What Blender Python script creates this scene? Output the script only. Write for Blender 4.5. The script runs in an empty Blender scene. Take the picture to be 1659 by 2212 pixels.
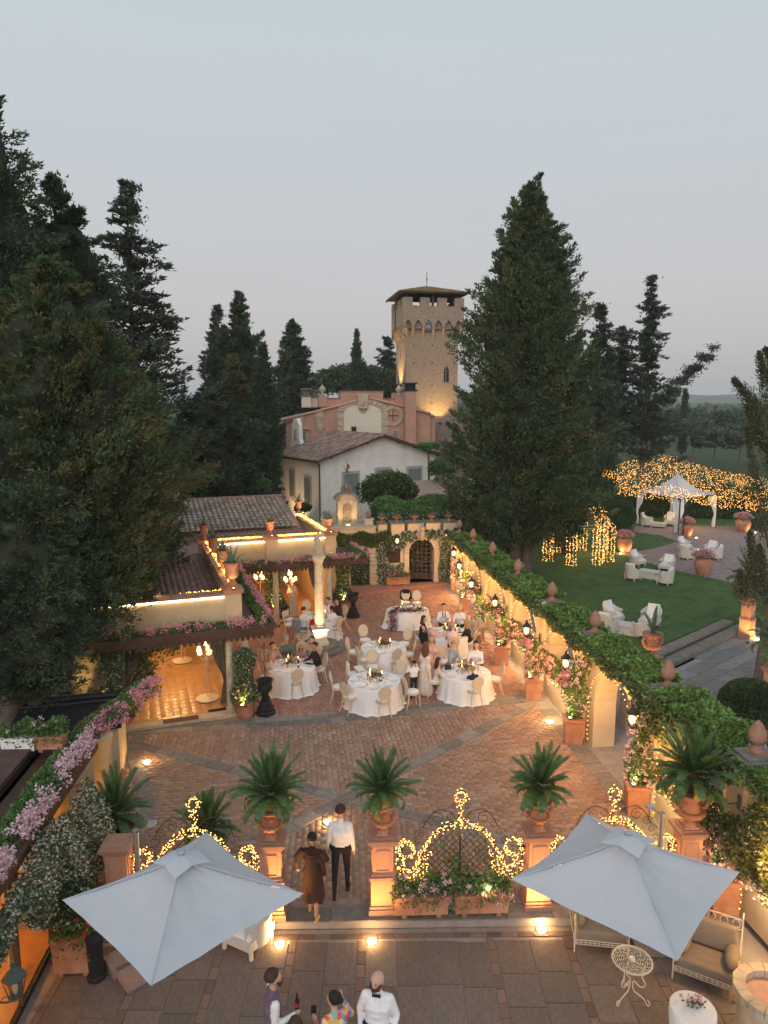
import bpy, math, random
import numpy as np
from mathutils import Vector, Matrix
random.seed(7); RNG = np.random.default_rng(7)
S = bpy.context.scene
COL = S.collection
PI = math.pi
R = math.radians
cos, sin, rU = math.cos, math.sin, random.uniform
# ------------------------------------------------------------------ camera
CAM_H = 9.3; FPX = 1535.0; TH = R(8.7)
cam_data = bpy.data.cameras.new('camera'); cam = bpy.data.objects.new('camera', cam_data); COL.objects.link(cam)
cam.location = (0, 0, CAM_H); cam.rotation_euler = (R(90) - TH, 0, 0)
cam_data.sensor_fit = 'HORIZONTAL'; cam_data.sensor_width = 36.0; cam_data.lens = 36.0 * FPX / 1659.0
cam_data.clip_start = 0.1; cam_data.clip_end = 9000
S.camera = cam
S.render.resolution_x = 768; S.render.resolution_y = 1024
# ------------------------------------------------------------------ sky
def srgb(r, g, b):
 f = lambda c: (c / 255) / 12.92 if c / 255 <= .04045 else ((c / 255 + .055) / 1.055) ** 2.4
 return (f(r), f(g), f(b), 1)
world = bpy.data.worlds.new("World"); S.world = world; world.use_nodes = True
nt = world.node_tree; bg = nt.nodes['Background']
tc = nt.nodes.new('ShaderNodeTexCoord'); sx = nt.nodes.new('ShaderNodeSeparateXYZ'); cr = nt.nodes.new('ShaderNodeValToRGB')
nt.links.new(tc.outputs['Generated'], sx.inputs[0]); nt.links.new(sx.outputs['Z'], cr.inputs[0])
mpw = nt.nodes.new('ShaderNodeMapping'); mpw.inputs['Scale'].default_value = (1.2, 1.2, 9); nzw = nt.nodes.new('ShaderNodeTexNoise'); nzw.inputs['Scale'].default_value = 1.4; nzw.inputs['Detail'].default_value = 5; rpw = nt.nodes.new('ShaderNodeMapRange'); rpw.inputs['To Min'].default_value = .955; rpw.inputs['To Max'].default_value = 1.045
mxw = nt.nodes.new('ShaderNodeVectorMath'); mxw.operation = 'SCALE'; nt.links.new(tc.outputs['Generated'], mpw.inputs[0]); nt.links.new(mpw.outputs[0], nzw.inputs[0]); nt.links.new(nzw.outputs['Fac'], rpw.inputs['Value']); nt.links.new(cr.outputs[0], mxw.inputs[0]); nt.links.new(rpw.outputs[0], mxw.inputs['Scale']); nt.links.new(mxw.outputs[0], bg.inputs[0])
bg.inputs[1].default_value = 0.94
stops = [(0.0, (170, 174, 182)), (.035, (188, 183, 183)), (.09, (199, 194, 194)), (.15, (202, 201, 203)), (.28, (198, 204, 209)), (.46, (196, 208, 214)), (1.0, (188, 204, 217))]
cr.color_ramp.elements[0].position = 0; cr.color_ramp.elements[0].color = srgb(*stops[0][1])
cr.color_ramp.elements[1].position = 1; cr.color_ramp.elements[1].color = srgb(*stops[-1][1])
for p_, c_ in stops[1:-1]:
 e_ = cr.color_ramp.elements.new(p_); e_.color = srgb(*c_)
# the last light of the west, behind the camera: very soft and weak
sd = bpy.data.lights.new('sun', 'SUN'); so = bpy.data.objects.new('sun', sd); COL.objects.link(so)
sd.energy = 1.5; sd.angle = R(55); sd.color = (1.0, .9, .84); so.rotation_euler = (R(73), 0, R(-12)); so.location = (0, 0, 60)
S.view_settings.view_transform = 'Standard'; S.view_settings.look = 'None'; S.view_settings.gamma = 1; S.view_settings.exposure = 0.1
S.view_settings.use_curve_mapping = False
S.render.engine = 'CYCLES'
S.cycles.use_denoising = True; S.cycles.max_bounces = 6; S.cycles.diffuse_bounces = 3; S.cycles.glossy_bounces = 3
S.cycles.transmission_bounces = 5; S.cycles.transparent_max_bounces = 10; S.cycles.volume_bounces = 2
S.cycles.sample_clamp_indirect = 3.0; S.cycles.sample_clamp_direct = 0; S.cycles.use_light_tree = True
S.cycles.caustics_reflective = False; S.cycles.caustics_refractive = False
# ------------------------------------------------------------------ measuring the place
cT, sT = cos(TH), sin(TH)
def ray(px, py):
 u = (px - 829.5) / FPX; v = (py - 1106) / FPX
 return (u, cT - v * sT, -sT - v * cT)
def P(px, py, z=0.0):
 r = ray(px, py); t = (z - CAM_H) / r[2]
 return Vector((r[0] * t, r[1] * t, z))
def W(px, py, Y):
 r = ray(px, py); t = Y / r[1]
 return Vector((r[0] * t, Y, CAM_H + r[2] * t))
# ------------------------------------------------------------------ materials
MATS = {}
def mat(name, col, rough=.75, var=.18, scale=6.0, bump=0.0, bscale=30.0, isl=0.0, spec=.3, hue=0.0, trans=0.0, metal=0.0, stain=None, stain_scale=1.2, stain_amt=.5, emit=None, objrand=0.0, detail=4):
 if name in MATS: return MATS[name]
 m = bpy.data.materials.new(name); m.use_nodes = True; MATS[name] = m
 n = m.node_tree.nodes; l = m.node_tree.links; b = n['Principled BSDF']
 b.inputs['Roughness'].default_value = rough; b.inputs['Specular IOR Level'].default_value = spec; b.inputs['Metallic'].default_value = metal
 c = (col[0], col[1], col[2], 1)
 t = n.new('ShaderNodeTexCoord'); src = None
 if var > 0:
  nz = n.new('ShaderNodeTexNoise'); nz.inputs['Scale'].default_value = scale; nz.inputs['Detail'].default_value = detail; nz.inputs['Roughness'].default_value = .65
  l.new(t.outputs['Object'], nz.inputs['Vector'])
  rp = n.new('ShaderNodeValToRGB'); rp.color_ramp.elements[0].position = .3; rp.color_ramp.elements[1].position = .7
  rp.color_ramp.elements[0].color = tuple(min(1, x * (1 - var)) for x in col[:3]) + (1,)
  rp.color_ramp.elements[1].color = tuple(min(1, x * (1 + var)) for x in col[:3]) + (1,)
  l.new(nz.outputs['Fac'], rp.inputs[0]); src = rp.outputs[0]
 if stain is not None:
  n2 = n.new('ShaderNodeTexNoise'); n2.inputs['Scale'].default_value = stain_scale; n2.inputs['Detail'].default_value = 6; n2.inputs['Roughness'].default_value = .7
  l.new(t.outputs['Object'], n2.inputs['Vector'])
  r2 = n.new('ShaderNodeValToRGB'); r2.color_ramp.elements[0].position = .5; r2.color_ramp.elements[1].position = .68
  l.new(n2.outputs['Fac'], r2.inputs[0])
  mu = n.new('ShaderNodeMath'); mu.operation = 'MULTIPLY'; mu.inputs[1].default_value = stain_amt; l.new(r2.outputs[0], mu.inputs[0])
  mx = n.new('ShaderNodeMixRGB'); l.new(mu.outputs[0], mx.inputs[0])
  if src: l.new(src, mx.inputs[1])
  else: mx.inputs[1].default_value = c
  mx.inputs[2].default_value = (*stain, 1); src = mx.outputs[0]
 if isl > 0 or objrand > 0 or hue > 0:
  hs = n.new('ShaderNodeHueSaturation')
  if objrand > 0:
   oi = n.new('ShaderNodeObjectInfo'); rnd = oi.outputs['Random']
  else:
   ge = n.new('ShaderNodeNewGeometry'); rnd = ge.outputs['Random Per Island']
  a = isl or objrand
  mr = n.new('ShaderNodeMapRange'); mr.inputs['To Min'].default_value = 1 - a; mr.inputs['To Max'].default_value = 1 + a
  l.new(rnd, mr.inputs['Value']); l.new(mr.outputs[0], hs.inputs['Value'])
  if hue > 0:
   m3 = n.new('ShaderNodeMath'); m3.operation = 'MULTIPLY'; m3.inputs[1].default_value = 7.31; l.new(rnd, m3.inputs[0])
   fr = n.new('ShaderNodeMath'); fr.operation = 'FRACT'; l.new(m3.outputs[0], fr.inputs[0])
   mh = n.new('ShaderNodeMapRange'); mh.inputs['To Min'].default_value = .5 - hue; mh.inputs['To Max'].default_value = .5 + hue
   l.new(fr.outputs[0], mh.inputs['Value']); l.new(mh.outputs[0], hs.inputs['Hue'])
  if src: l.new(src, hs.inputs['Color'])
  else: hs.inputs['Color'].default_value = c
  src = hs.outputs[0]
 if src: l.new(src, b.inputs['Base Color'])
 else: b.inputs['Base Color'].default_value = c
 if bump > 0:
  nb = n.new('ShaderNodeTexNoise'); nb.inputs['Scale'].default_value = bscale; nb.inputs['Detail'].default_value = 5
  l.new(t.outputs['Object'], nb.inputs['Vector'])
  bp = n.new('ShaderNodeBump'); bp.inputs['Strength'].default_value = bump; bp.inputs['Distance'].default_value = .02
  l.new(nb.outputs['Fac'], bp.inputs['Height']); l.new(bp.outputs[0], b.inputs['Normal'])
 if trans > 0:
  tr = n.new('ShaderNodeBsdfTranslucent'); ms = n.new('ShaderNodeMixShader'); ms.inputs[0].default_value = trans
  if src: l.new(src, tr.inputs[0])
  else: tr.inputs[0].default_value = c
  l.new(b.outputs[0], ms.inputs[1]); l.new(tr.outputs[0], ms.inputs[2]); l.new(ms.outputs[0], n['Material Output'].inputs[0])
 return m
def emis(name, col, strength, sample=True):
 if name in MATS: return MATS[name]
 m = bpy.data.materials.new(name); m.use_nodes = True; MATS[name] = m
 n = m.node_tree.nodes; l = m.node_tree.links; n.remove(n['Principled BSDF'])
 e = n.new('ShaderNodeEmission'); e.inputs[0].default_value = (*col, 1); e.inputs[1].default_value = strength
 l.new(e.outputs[0], n['Material Output'].inputs[0])
 if not sample: m.cycles.emission_sampling = 'NONE'
 return m
def glass(name, tint=(1, 1, 1), fac=.12, rough=.05):
 if name in MATS: return MATS[name]
 m = bpy.data.materials.new(name); m.use_nodes = True; MATS[name] = m
 n = m.node_tree.nodes; l = m.node_tree.links; n.remove(n['Principled BSDF'])
 a = n.new('ShaderNodeBsdfTransparent'); a.inputs[0].default_value = (*tint, 1); g = n.new('ShaderNodeBsdfGlossy'); g.inputs['Roughness'].default_value = rough
 g.inputs[0].default_value = (.8, .8, .8, 1)
 mx = n.new('ShaderNodeMixShader'); mx.inputs[0].default_value = fac
 l.new(a.outputs[0], mx.inputs[1]); l.new(g.outputs[0], mx.inputs[2]); l.new(mx.outputs[0], n['Material Output'].inputs[0])
 return m
M_TERRA = mat('terracotta', (.43, .19, .11), .8, .2, 4, .25, 40, stain=(.5, .38, .3), stain_scale=2.5, stain_amt=.45)
M_TERRA2 = mat('terracotta_worn', (.36, .19, .13), .85, .25, 5, .35, 50, stain=(.16, .14, .11), stain_scale=3, stain_amt=.6)
M_PED = mat('painted_plaster_pink', (.52, .27, .17), .8, .1, 3, .12, 60, stain=(.42, .3, .22), stain_amt=.3)
M_PEDT = mat('painted_plaster_trim', (.38, .2, .14), .8, .12, 4, .15, 60)
M_CREAM = mat('cream_stucco', (.62, .5, .33), .85, .1, 1.5, .2, 50, stain=(.46, .36, .24), stain_scale=.9, stain_amt=.45)
M_CREAM2 = mat('pale_stucco', (.74, .66, .53), .85, .08, 1.2, .15, 50, stain=(.5, .43, .34), stain_scale=.6, stain_amt=.35)
M_WHITEST = mat('white_stucco', (.84, .8, .74), .85, .06, 1.2, .12, 40, stain=(.44, .41, .38), stain_scale=.5, stain_amt=.35)
M_RED = mat('red_stucco', (.5, .28, .2), .85, .14, .8, .15, 40, stain=(.46, .3, .23), stain_scale=.7, stain_amt=.45)
M_STONE = mat('grey_stone', (.2, .185, .165), .9, .3, 4, .5, 25, stain=(.3, .19, .06), stain_scale=3, stain_amt=.35)
M_STONEP = mat('pale_stone', (.5, .42, .31), .9, .18, 5, .4, 30, stain=(.26, .22, .17), stain_scale=3, stain_amt=.5)
M_FLAG = mat('flagstone', (.22, .19, .165), .8, .25, 7, .35, 40, isl=.25, hue=.02)
M_FLAGO = mat('terrace_slab', (.17, .135, .115), .75, .22, 8, .35, 30, objrand=.16, stain=(.21, .16, .13), stain_scale=2, stain_amt=.4)
M_BRICK = mat('floor_brick', (.32, .195, .135), .82, .18, 9, .4, 40, isl=.17, hue=.01, stain=(.42, .35, .3), stain_scale=1.3, stain_amt=.5)
M_BRICKO = mat('floor_brick_single', (.32, .195, .135), .82, .18, 9, .4, 40, objrand=.17, hue=.01, stain=(.42, .35, .3), stain_scale=1.3, stain_amt=.5)
M_BRICKP = mat('platform_brick', (.37, .195, .135), .85, .16, 6, .3, 40, isl=.16, hue=.012)
M_MORTAR = mat('mortar', (.3, .26, .24), .95, .2, 3, .3, 60)
M_IRON = mat('dark_iron', (.03, .026, .024), .55, .2, 20, .1, 60, spec=.4)
M_IRONW = mat('cream_iron', (.62, .54, .42), .5, .08, 20)
M_BROWN = mat('brown_fascia', (.075, .042, .03), .6, .25, 5, .1, 40)
M_BARK = mat('bark', (.13, .105, .085), .95, .35, 6, .8, 14)
M_BARKD = mat('dark_bark', (.06, .05, .042), .95, .3, 6, .8, 14)
M_TILE = mat('roof_tile', (.38, .27, .21), .9, .25, 6, .3, 30, isl=.33, hue=.02, stain=(.34, .3, .26), stain_scale=2.2, stain_amt=.6)
M_TILEO = mat('roof_tile_single', (.42, .32, .25), .9, .25, 6, .3, 30, objrand=.33, hue=.02, stain=(.2, .17, .15), stain_scale=2.2, stain_amt=.5)
M_TILEF = mat('flat_roof_tile', (.3, .18, .145), .85, .2, 6, .3, 30, isl=.18)
M_LINEN = mat('white_linen', (.8, .79, .78), .85, .03, 4, .08, 30)
M_CANVAS = mat('umbrella_canvas', (.53, .56, .61), .8, .05, 2.2, .5, 7, stain=(.44, .44, .45), stain_scale=1.1, stain_amt=.25, trans=.15)
M_WICKER = mat('white_wicker', (.62, .58, .52), .7, .18, 60, .7, 90)
M_CUSH = mat('white_cushion', (.78, .76, .74), .9, .03, 5, .1, 60)
M_BEIGE = mat('beige_cushion', (.24, .19, .14), .9, .08, 12, .2, 120)
M_CHAIR = mat('limewashed_wood', (.58, .49, .36), .6, .12, 14, .1, 40)
M_CANE = mat('woven_cane', (.64, .53, .38), .7, .15, 80, .3, 120)
M_MET = mat('brushed_metal', (.5, .5, .5), .35, .05, 10, metal=.8)
M_BLACK = mat('black_matter', (.02, .02, .022), .6, .2, 10)
M_GREENSH = mat('grey_green_shutter', (.22, .26, .25), .7, .1, 10)
M_DARKGL = mat('dark_window_glass', (.02, .025, .03), .12, .1, 3, spec=.6)
M_WOODG = mat('weathered_wood', (.1, .07, .05), .8, .3, 8, .3, 20)
WARM = (1.0, .56, .2); WARM2 = (1.0, .66, .32)
M_BULB = emis('warm_bulb', (1.0, .43, .09), 5.5, False)
M_BULBN = emis('warm_bulb_near', (1.0, .48, .12), 5.5, False)
M_LAMPG = emis('lantern_glow', (1.0, .62, .26), 9.0, False)
M_DISC = emis('uplight_lens', (1.0, .66, .3), 16.0, False)
M_LED = emis('led_strip', (1.0, .72, .4), 13.0, True)
M_FLAME = emis('candle_flame', (1.0, .5, .12), 7.0, False)
M_SHADE = emis('lit_lamp_shade', (1.0, .68, .3), 3.2, False)
# foliage
M_CON1 = mat('conifer_green', (.08, .118, .055), .8, .3, .45, isl=.4, hue=.02, trans=.2)
M_CON2 = mat('conifer_dark', (.06, .092, .056), .8, .3, .5, isl=.4, hue=.015, trans=.15)
M_CON3 = mat('conifer_olive', (.13, .128, .05), .8, .35, .4, isl=.4, hue=.02, trans=.2)
M_CYP = mat('cypress_green', (.06, .1, .056), .8, .3, .6, isl=.4, hue=.015, trans=.15)
M_PINE = mat('pine_dark', (.06, .08, .056), .8, .3, .6, isl=.4, hue=.015, trans=.15)
M_IVY = mat('ivy_leaf', (.16, .25, .06), .5, .35, .9, isl=.4, hue=.025, trans=.25, spec=.4)
M_IVYD = mat('ivy_leaf_dark', (.12, .15, .045), .5, .35, .9, isl=.4, hue=.025, trans=.25, spec=.4)
M_JAS = mat('jasmine_leaf', (.08, .13, .055), .5, .3, 1.5, isl=.4, hue=.02, trans=.2, spec=.4)
M_HEDGE = mat('hedge_leaf', (.11, .22, .07), .6, .3, .8, isl=.35, hue=.02, trans=.25)
M_HEDGED = mat('dark_hedge_leaf', (.06, .1, .045), .6, .3, .8, isl=.35, hue=.02, trans=.2)
M_OLIVE = mat('olive_leaf', (.1, .125, .085), .7, .25, .4, isl=.3, trans=.2)
M_CYCAD = mat('cycad_leaf', (.085, .15, .05), .45, .3, 2, isl=.3, hue=.02, trans=.2, spec=.5)
M_CYCADY = mat('cycad_old_leaf', (.32, .24, .06), .5, .3, 2, isl=.3, hue=.02, trans=.2)
M_AGAVE = mat('agave_leaf', (.16, .2, .15), .55, .2, 4, isl=.2)
M_GER = mat('geranium_leaf', (.11, .19, .055), .6, .3, 3, isl=.35, hue=.02, trans=.25)
M_PINK = mat('pink_petal', (.7, .34, .4), .6, .15, 6, isl=.3, hue=.03, trans=.3)
M_PINKP = mat('pale_pink_petal', (.74, .53, .58), .6, .12, 6, isl=.2, hue=.03, trans=.3)
M_RED_F = mat('dark_red_petal', (.18, .012, .02), .6, .2, 6, isl=.4, trans=.2)
M_WHITE_F = mat('white_petal', (.74, .7, .6), .6, .08, 6, isl=.15, trans=.3)
# ------------------------------------------------------------------ objects
def empty(name, loc=(0, 0, 0), rz=0):
 o = bpy.data.objects.new(name, None); COL.objects.link(o); o.location = loc; o.rotation_euler = (0, 0, rz); o.empty_display_size = .2
 return o
def tag(o, label, cat, group=None, kind=None):
 o['label'] = label; o['category'] = cat
 if group: o['group'] = group
 if kind: o['kind'] = kind
 return o
def thing(name, label, cat, loc=(0, 0, 0), rz=0, group=None):
 return tag(empty(name, loc, rz), label, cat, group)
def link(name, me, parent=None):
 o = bpy.data.objects.new(name, me); COL.objects.link(o)
 if parent is not None: o.parent = parent
 return o
def kids(o): return CH.get(o.name, [])
def dup(root, loc, rz, label=None, group=None, sc=None, keep=None):
 def rec(o, par):
  c = o.copy(); COL.objects.link(c)
  if par is not None: c.parent = par
  for k in list(o.children): rec(k, c)
  return c
 r = rec(root, None); r.location = loc; r.rotation_euler = (0, 0, rz)
 if sc is not None: r.scale = (sc, sc, sc) if not hasattr(sc, '__len__') else sc
 if label: r['label'] = label
 if group: r['group'] = group
 return r
def npmesh(name, V, F, mats, smooth=False, midx=None):
 me = bpy.data.meshes.new(name); V = np.asarray(V, np.float32); F = np.asarray(F, np.int32); k = F.shape[1]
 me.vertices.add(len(V)); me.vertices.foreach_set('co', V.ravel())
 me.loops.add(F.size); me.loops.foreach_set('vertex_index', F.ravel())
 me.polygons.add(len(F)); me.polygons.foreach_set('loop_start', np.arange(0, F.size, k, dtype=np.int32))
 if midx is not None: me.polygons.foreach_set('material_index', np.asarray(midx, np.int32))
 if smooth: me.polygons.foreach_set('use_smooth', np.ones(len(F), bool))
 for m in (mats if isinstance(mats, (list, tuple)) else [mats]): me.materials.append(m)
 me.update(calc_edges=True)
 return me
class MB:
 def __init__(s): s.v = []; s.f = []; s.mi = []; s.cur = 0
 def add(s, vs, fs):
  o = len(s.v); s.v += [tuple(v) for v in vs]
  for f in fs: s.f.append(tuple(i + o for i in f)); s.mi.append(s.cur)
  return s
 def box(s, c, d, rz=0, top=1.0):
  x, y, z = d[0] / 2, d[1] / 2, d[2] / 2; cc, ss = cos(rz), sin(rz); vs = []
  for k, zz in ((1.0, -z), (top, z)):
   for a, b in ((-x, -y), (x, -y), (x, y), (-x, y)):
    a *= k; b *= k; vs.append((c[0] + a * cc - b * ss, c[1] + a * ss + b * cc, c[2] + zz))
  return s.add(vs, [(0, 3, 2, 1), (4, 5, 6, 7), (0, 1, 5, 4), (1, 2, 6, 5), (2, 3, 7, 6), (3, 0, 4, 7)])
 def prism(s, poly, z0, z1):
  n = len(poly); vs = [(p[0], p[1], z0) for p in poly] + [(p[0], p[1], z1) for p in poly]
  fs = [tuple(range(n, 2 * n)), tuple(range(n - 1, -1, -1))] + [(i, (i + 1) % n, n + (i + 1) % n, n + i) for i in range(n)]
  return s.add(vs, fs)
 def lathe(s, prof, n=16, c=(0, 0, 0), wob=None, cap=True):
  vs = []; fs = []
  for r, z in prof:
   for i in range(n):
    a = 2 * PI * i / n; rr = r * (1 if wob is None else wob(a, z)); vs.append((c[0] + rr * cos(a), c[1] + rr * sin(a), c[2] + z))
  for j in range(len(prof) - 1):
   for i in range(n):
    fs.append((j * n + i, j * n + (i + 1) % n, (j + 1) * n + (i + 1) % n, (j + 1) * n + i))
  if cap:
   fs.append(tuple(range(n - 1, -1, -1))); k = (len(prof) - 1) * n; fs.append(tuple(range(k, k + n)))
  return s.add(vs, fs)
 def tube(s, pts, r, n=6, cap=True):
  pts = [Vector(p) for p in pts]; rs = r if hasattr(r, '__len__') else [r] * len(pts); vs = []; fs = []; up = Vector((0, 0, 1))
  prev = None
  for i, p in enumerate(pts):
   t = (pts[min(i + 1, len(pts) - 1)] - pts[max(i - 1, 0)]); t = t.normalized() if t.length > 1e-9 else Vector((0, 0, 1))
   if prev is None: a = t.cross(up) if abs(t.z) < .95 else t.cross(Vector((1, 0, 0)))
   else: a = prev - t * prev.dot(t)
   if a.length < 1e-6: a = t.orthogonal()
   a.normalize(); b = t.cross(a); prev = a
   for k in range(n):
    an = 2 * PI * k / n; vs.append(p + (a * cos(an) + b * sin(an)) * rs[i])
  for i in range(len(pts) - 1):
   for k in range(n): fs.append((i * n + k, i * n + (k + 1) % n, (i + 1) * n + (k + 1) % n, (i + 1) * n + k))
  if cap: fs.append(tuple(range(n - 1, -1, -1))); k = (len(pts) - 1) * n; fs.append(tuple(range(k, k + n)))
  return s.add(vs, fs)
 def bar(s, a, b, w, d=None):
  d = d or w; return s.tube([a, b], w / 2 * 1.2, 4)
 def ball(s, c, r, n=10, m=7, sc=(1, 1, 1)):
  pr = [(max(.0005, r * sin(PI * j / m)), -r * cos(PI * j / m)) for j in range(m + 1)]; o = len(s.v)
  s.lathe(pr, n, (0, 0, 0)); s.v[o:] = [(c[0] + x * sc[0], c[1] + y * sc[1], c[2] + z * sc[2]) for x, y, z in s.v[o:]]
  return s
 def slices(s, fn, s0, s1, H, ops, depth, n_arc=12, back=True, caps=True, ends=True, z0=0):
  """wall sheet along s from s0 to s1, height H(z), thickness depth; fn(s,d,z)->xyz; ops=[(a0,a1,sill,spring,kind)] kind arch|flat|ogive"""
  cuts = [s0, s1]
  for o in ops:
   a0, a1 = o[0], o[1]; cuts += [a0 + (a1 - a0) * (1 - cos(PI * k / n_arc)) / 2 for k in range(n_arc + 1)] if o[4] != 'flat' else [a0, a1]
  cuts = sorted(set(round(c, 5) for c in cuts if s0 - 1e-6 <= c <= s1 + 1e-6))
  def top(o, x):
   a0, a1, sill, spr, kd = o[:5]
   if kd == 'flat': return spr
   c = (a0 + a1) / 2; h = (a1 - a0) / 2; q = min(1, abs(x - c) / h)
   if kd == 'arch': return spr + h * math.sqrt(max(0, 1 - q * q))
   if kd == 'seg': return spr + h * .45 * math.sqrt(max(0, 1 - q * q))
   return spr + 1.7 * h * (1 - q) ** .62
  for a, b in zip(cuts[:-1], cuts[1:]):
   mid = (a + b) / 2; op = [o for o in ops if o[0] < mid < o[1]]
   Ha, Hb = (H(a), H(b)) if callable(H) else (H, H)
   segs = []
   if not op: segs = [(z0, z0, Ha, Hb, False, False)]
   else:
    o = op[0]
    if o[2] > z0: segs.append((z0, z0, o[2], o[2], False, True))
    segs.append((top(o, a), top(o, b), Ha, Hb, True, False))
   for (l0, l1, h0, h1, und, over) in segs:
    q = [fn(a, 0, l0), fn(b, 0, l1), fn(b, 0, h1), fn(a, 0, h0), fn(a, depth, l0), fn(b, depth, l1), fn(b, depth, h1), fn(a, depth, h0)]
    fs = [(0, 1, 2, 3)]
    if back: fs.append((5, 4, 7, 6))
    if und: fs.append((0, 4, 5, 1))
    fs.append((3, 2, 6, 7))
    s.add(q, fs)
  for o in ops:
   for x in (o[0], o[1]):
    q = [fn(x, 0, o[2]), fn(x, depth, o[2]), fn(x, depth, o[3]), fn(x, 0, o[3])]; s.add(q, [(0, 1, 2, 3)])
  if ends:
   for x in (s0, s1):
    h = H(x) if callable(H) else H; s.add([fn(x, 0, z0), fn(x, depth, z0), fn(x, depth, h), fn(x, 0, h)], [(0, 1, 2, 3)])
  return s
 def build(s, name, mats, parent=None, smooth=False, off=(0, 0, 0)):
  me = bpy.data.meshes.new(name); v = s.v if off == (0, 0, 0) else [(a - off[0], b - off[1], c - off[2]) for a, b, c in s.v]
  me.from_pydata(v, [], s.f)
  for m in (mats if isinstance(mats, (list, tuple)) else [mats]): me.materials.append(m)
  if any(s.mi): me.polygons.foreach_set('material_index', s.mi)
  if smooth:
   me.polygons.foreach_set('use_smooth', [True] * len(me.polygons))
   try: me.set_sharp_from_angle(angle=R(40))
   except Exception: pass
  me.update()
  o = link(name, me, parent)
  if off != (0, 0, 0): o.location = off
  return o
def structure(o, kind='structure'):
 o['kind'] = kind; return o
# ---- leaves
def unit(a): return a / np.maximum(np.linalg.norm(a, axis=1, keepdims=True), 1e-9)
def leaf_geo(pos, dirs, L, Wd, cup=.0):
 N = len(pos); d = unit(dirs); rnd = unit(RNG.normal(size=(N, 3))); side = unit(np.cross(d, rnd)); L = np.broadcast_to(L, N)[:, None]; Wd = np.broadcast_to(Wd, N)[:, None]
 V = np.empty((N, 4, 3)); V[:, 0] = pos; V[:, 1] = pos + d * L * .45 + side * Wd * .5; V[:, 2] = pos + d * L; V[:, 3] = pos + d * L * .45 - side * Wd * .5
 if cup:
  nrm = np.cross(d, side); V[:, 2] -= nrm * L * cup
 return V.reshape(-1, 3), np.arange(N * 4).reshape(-1, 4)
def leaves(name, pos, dirs, L, Wd, m, parent=None, midx=None, cup=0.0, tri=False):
 if tri:
  pos = np.asarray(pos); N = len(pos); d = unit(np.asarray(dirs)); s = unit(np.cross(d, unit(RNG.normal(size=(N, 3))))); L = np.broadcast_to(L, N)[:, None]; Wd = np.broadcast_to(Wd, N)[:, None] * .7
  V = np.stack([pos - s * Wd, pos + s * Wd + d * L * .15, pos + d * L], 1).reshape(-1, 3); return link(name, npmesh(name, V, np.arange(N * 3).reshape(-1, 3), m, midx=midx), parent)
 V, F = leaf_geo(np.asarray(pos), np.asarray(dirs), L, Wd, cup)
 return link(name, npmesh(name, V, F, m, midx=midx), parent)
def rn(*sh): return RNG.normal(size=sh)
def ru(a, b, *sh): return RNG.uniform(a, b, size=sh)
OCT = np.array([(1, 0, 0), (-1, 0, 0), (0, 1, 0), (0, -1, 0), (0, 0, 1), (0, 0, -1)], float)
OCF = np.array([(0, 2, 4), (2, 1, 4), (1, 3, 4), (3, 0, 4), (2, 0, 5), (1, 2, 5), (3, 1, 5), (0, 3, 5)])
def bulbs(name, pts, r, m, parent=None):
 pts = np.asarray(pts); N = len(pts); V = (pts[:, None, :] + OCT[None] * r).reshape(-1, 3); F = (OCF[None] + (np.arange(N) * 6)[:, None, None]).reshape(-1, 3)
 o = link(name, npmesh(name, V, F, m), parent); o['kind'] = 'stuff'
 return o
def lamp(kind, loc, power, parent=None, col=WARM, rad=.05, spot=None, target=None, name='light_source', blend=.6):
 d = bpy.data.lights.new(name, kind); d.energy = power * 1.7; d.color = col; d.shadow_soft_size = rad
 if kind == 'SPOT': d.spot_size = R(spot or 90); d.spot_blend = blend
 o = bpy.data.objects.new(name, d); COL.objects.link(o); o.location = loc
 if parent is not None: o.parent = parent
 if target is not None: o.rotation_euler = (Vector(target) - Vector(loc)).to_track_quat('-Z', 'Y').to_euler()
 return o
def inpoly(x, y, poly):
 c = False; n = len(poly); j = n - 1
 for i in range(n):
  xi, yi = poly[i][0], poly[i][1]; xj, yj = poly[j][0], poly[j][1]
  if (yi > y) != (yj > y) and x < (xj - xi) * (y - yi) / (yj - yi) + xi: c = not c
  j = i
 return c
# ================================================================== GROUND
def sheet(name, poly, z, m, parent=None, thick=0):
 b = MB()
 if thick: b.prism(poly, z - thick, z)
 else: b.add([(p[0], p[1], z) for p in poly], [tuple(range(len(poly)))])
 return b.build(name, m, parent)
M_GROUND = mat('field_grass', (.045, .075, .028), .95, .35, .25, .3, 3, stain=(.12, .1, .05), stain_scale=.05, stain_amt=.5)
gb = MB(); gb.add([(-4000, -200, -.3), (4000, -200, -.3), (4000, 7000, -.3), (-4000, 7000, -.3)], [(0, 1, 2, 3)])
structure(gb.build('ground', M_GROUND))
AX8 = Vector((cos(R(8)), sin(R(8)))); AY8 = Vector((-sin(R(8)), cos(R(8))))
def RW(Y, off=0.0, z=0.0): return (8.15 - .135 * Y + off, Y + off * .135, z)      # the long garden wall: off grows away from the courtyard
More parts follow.
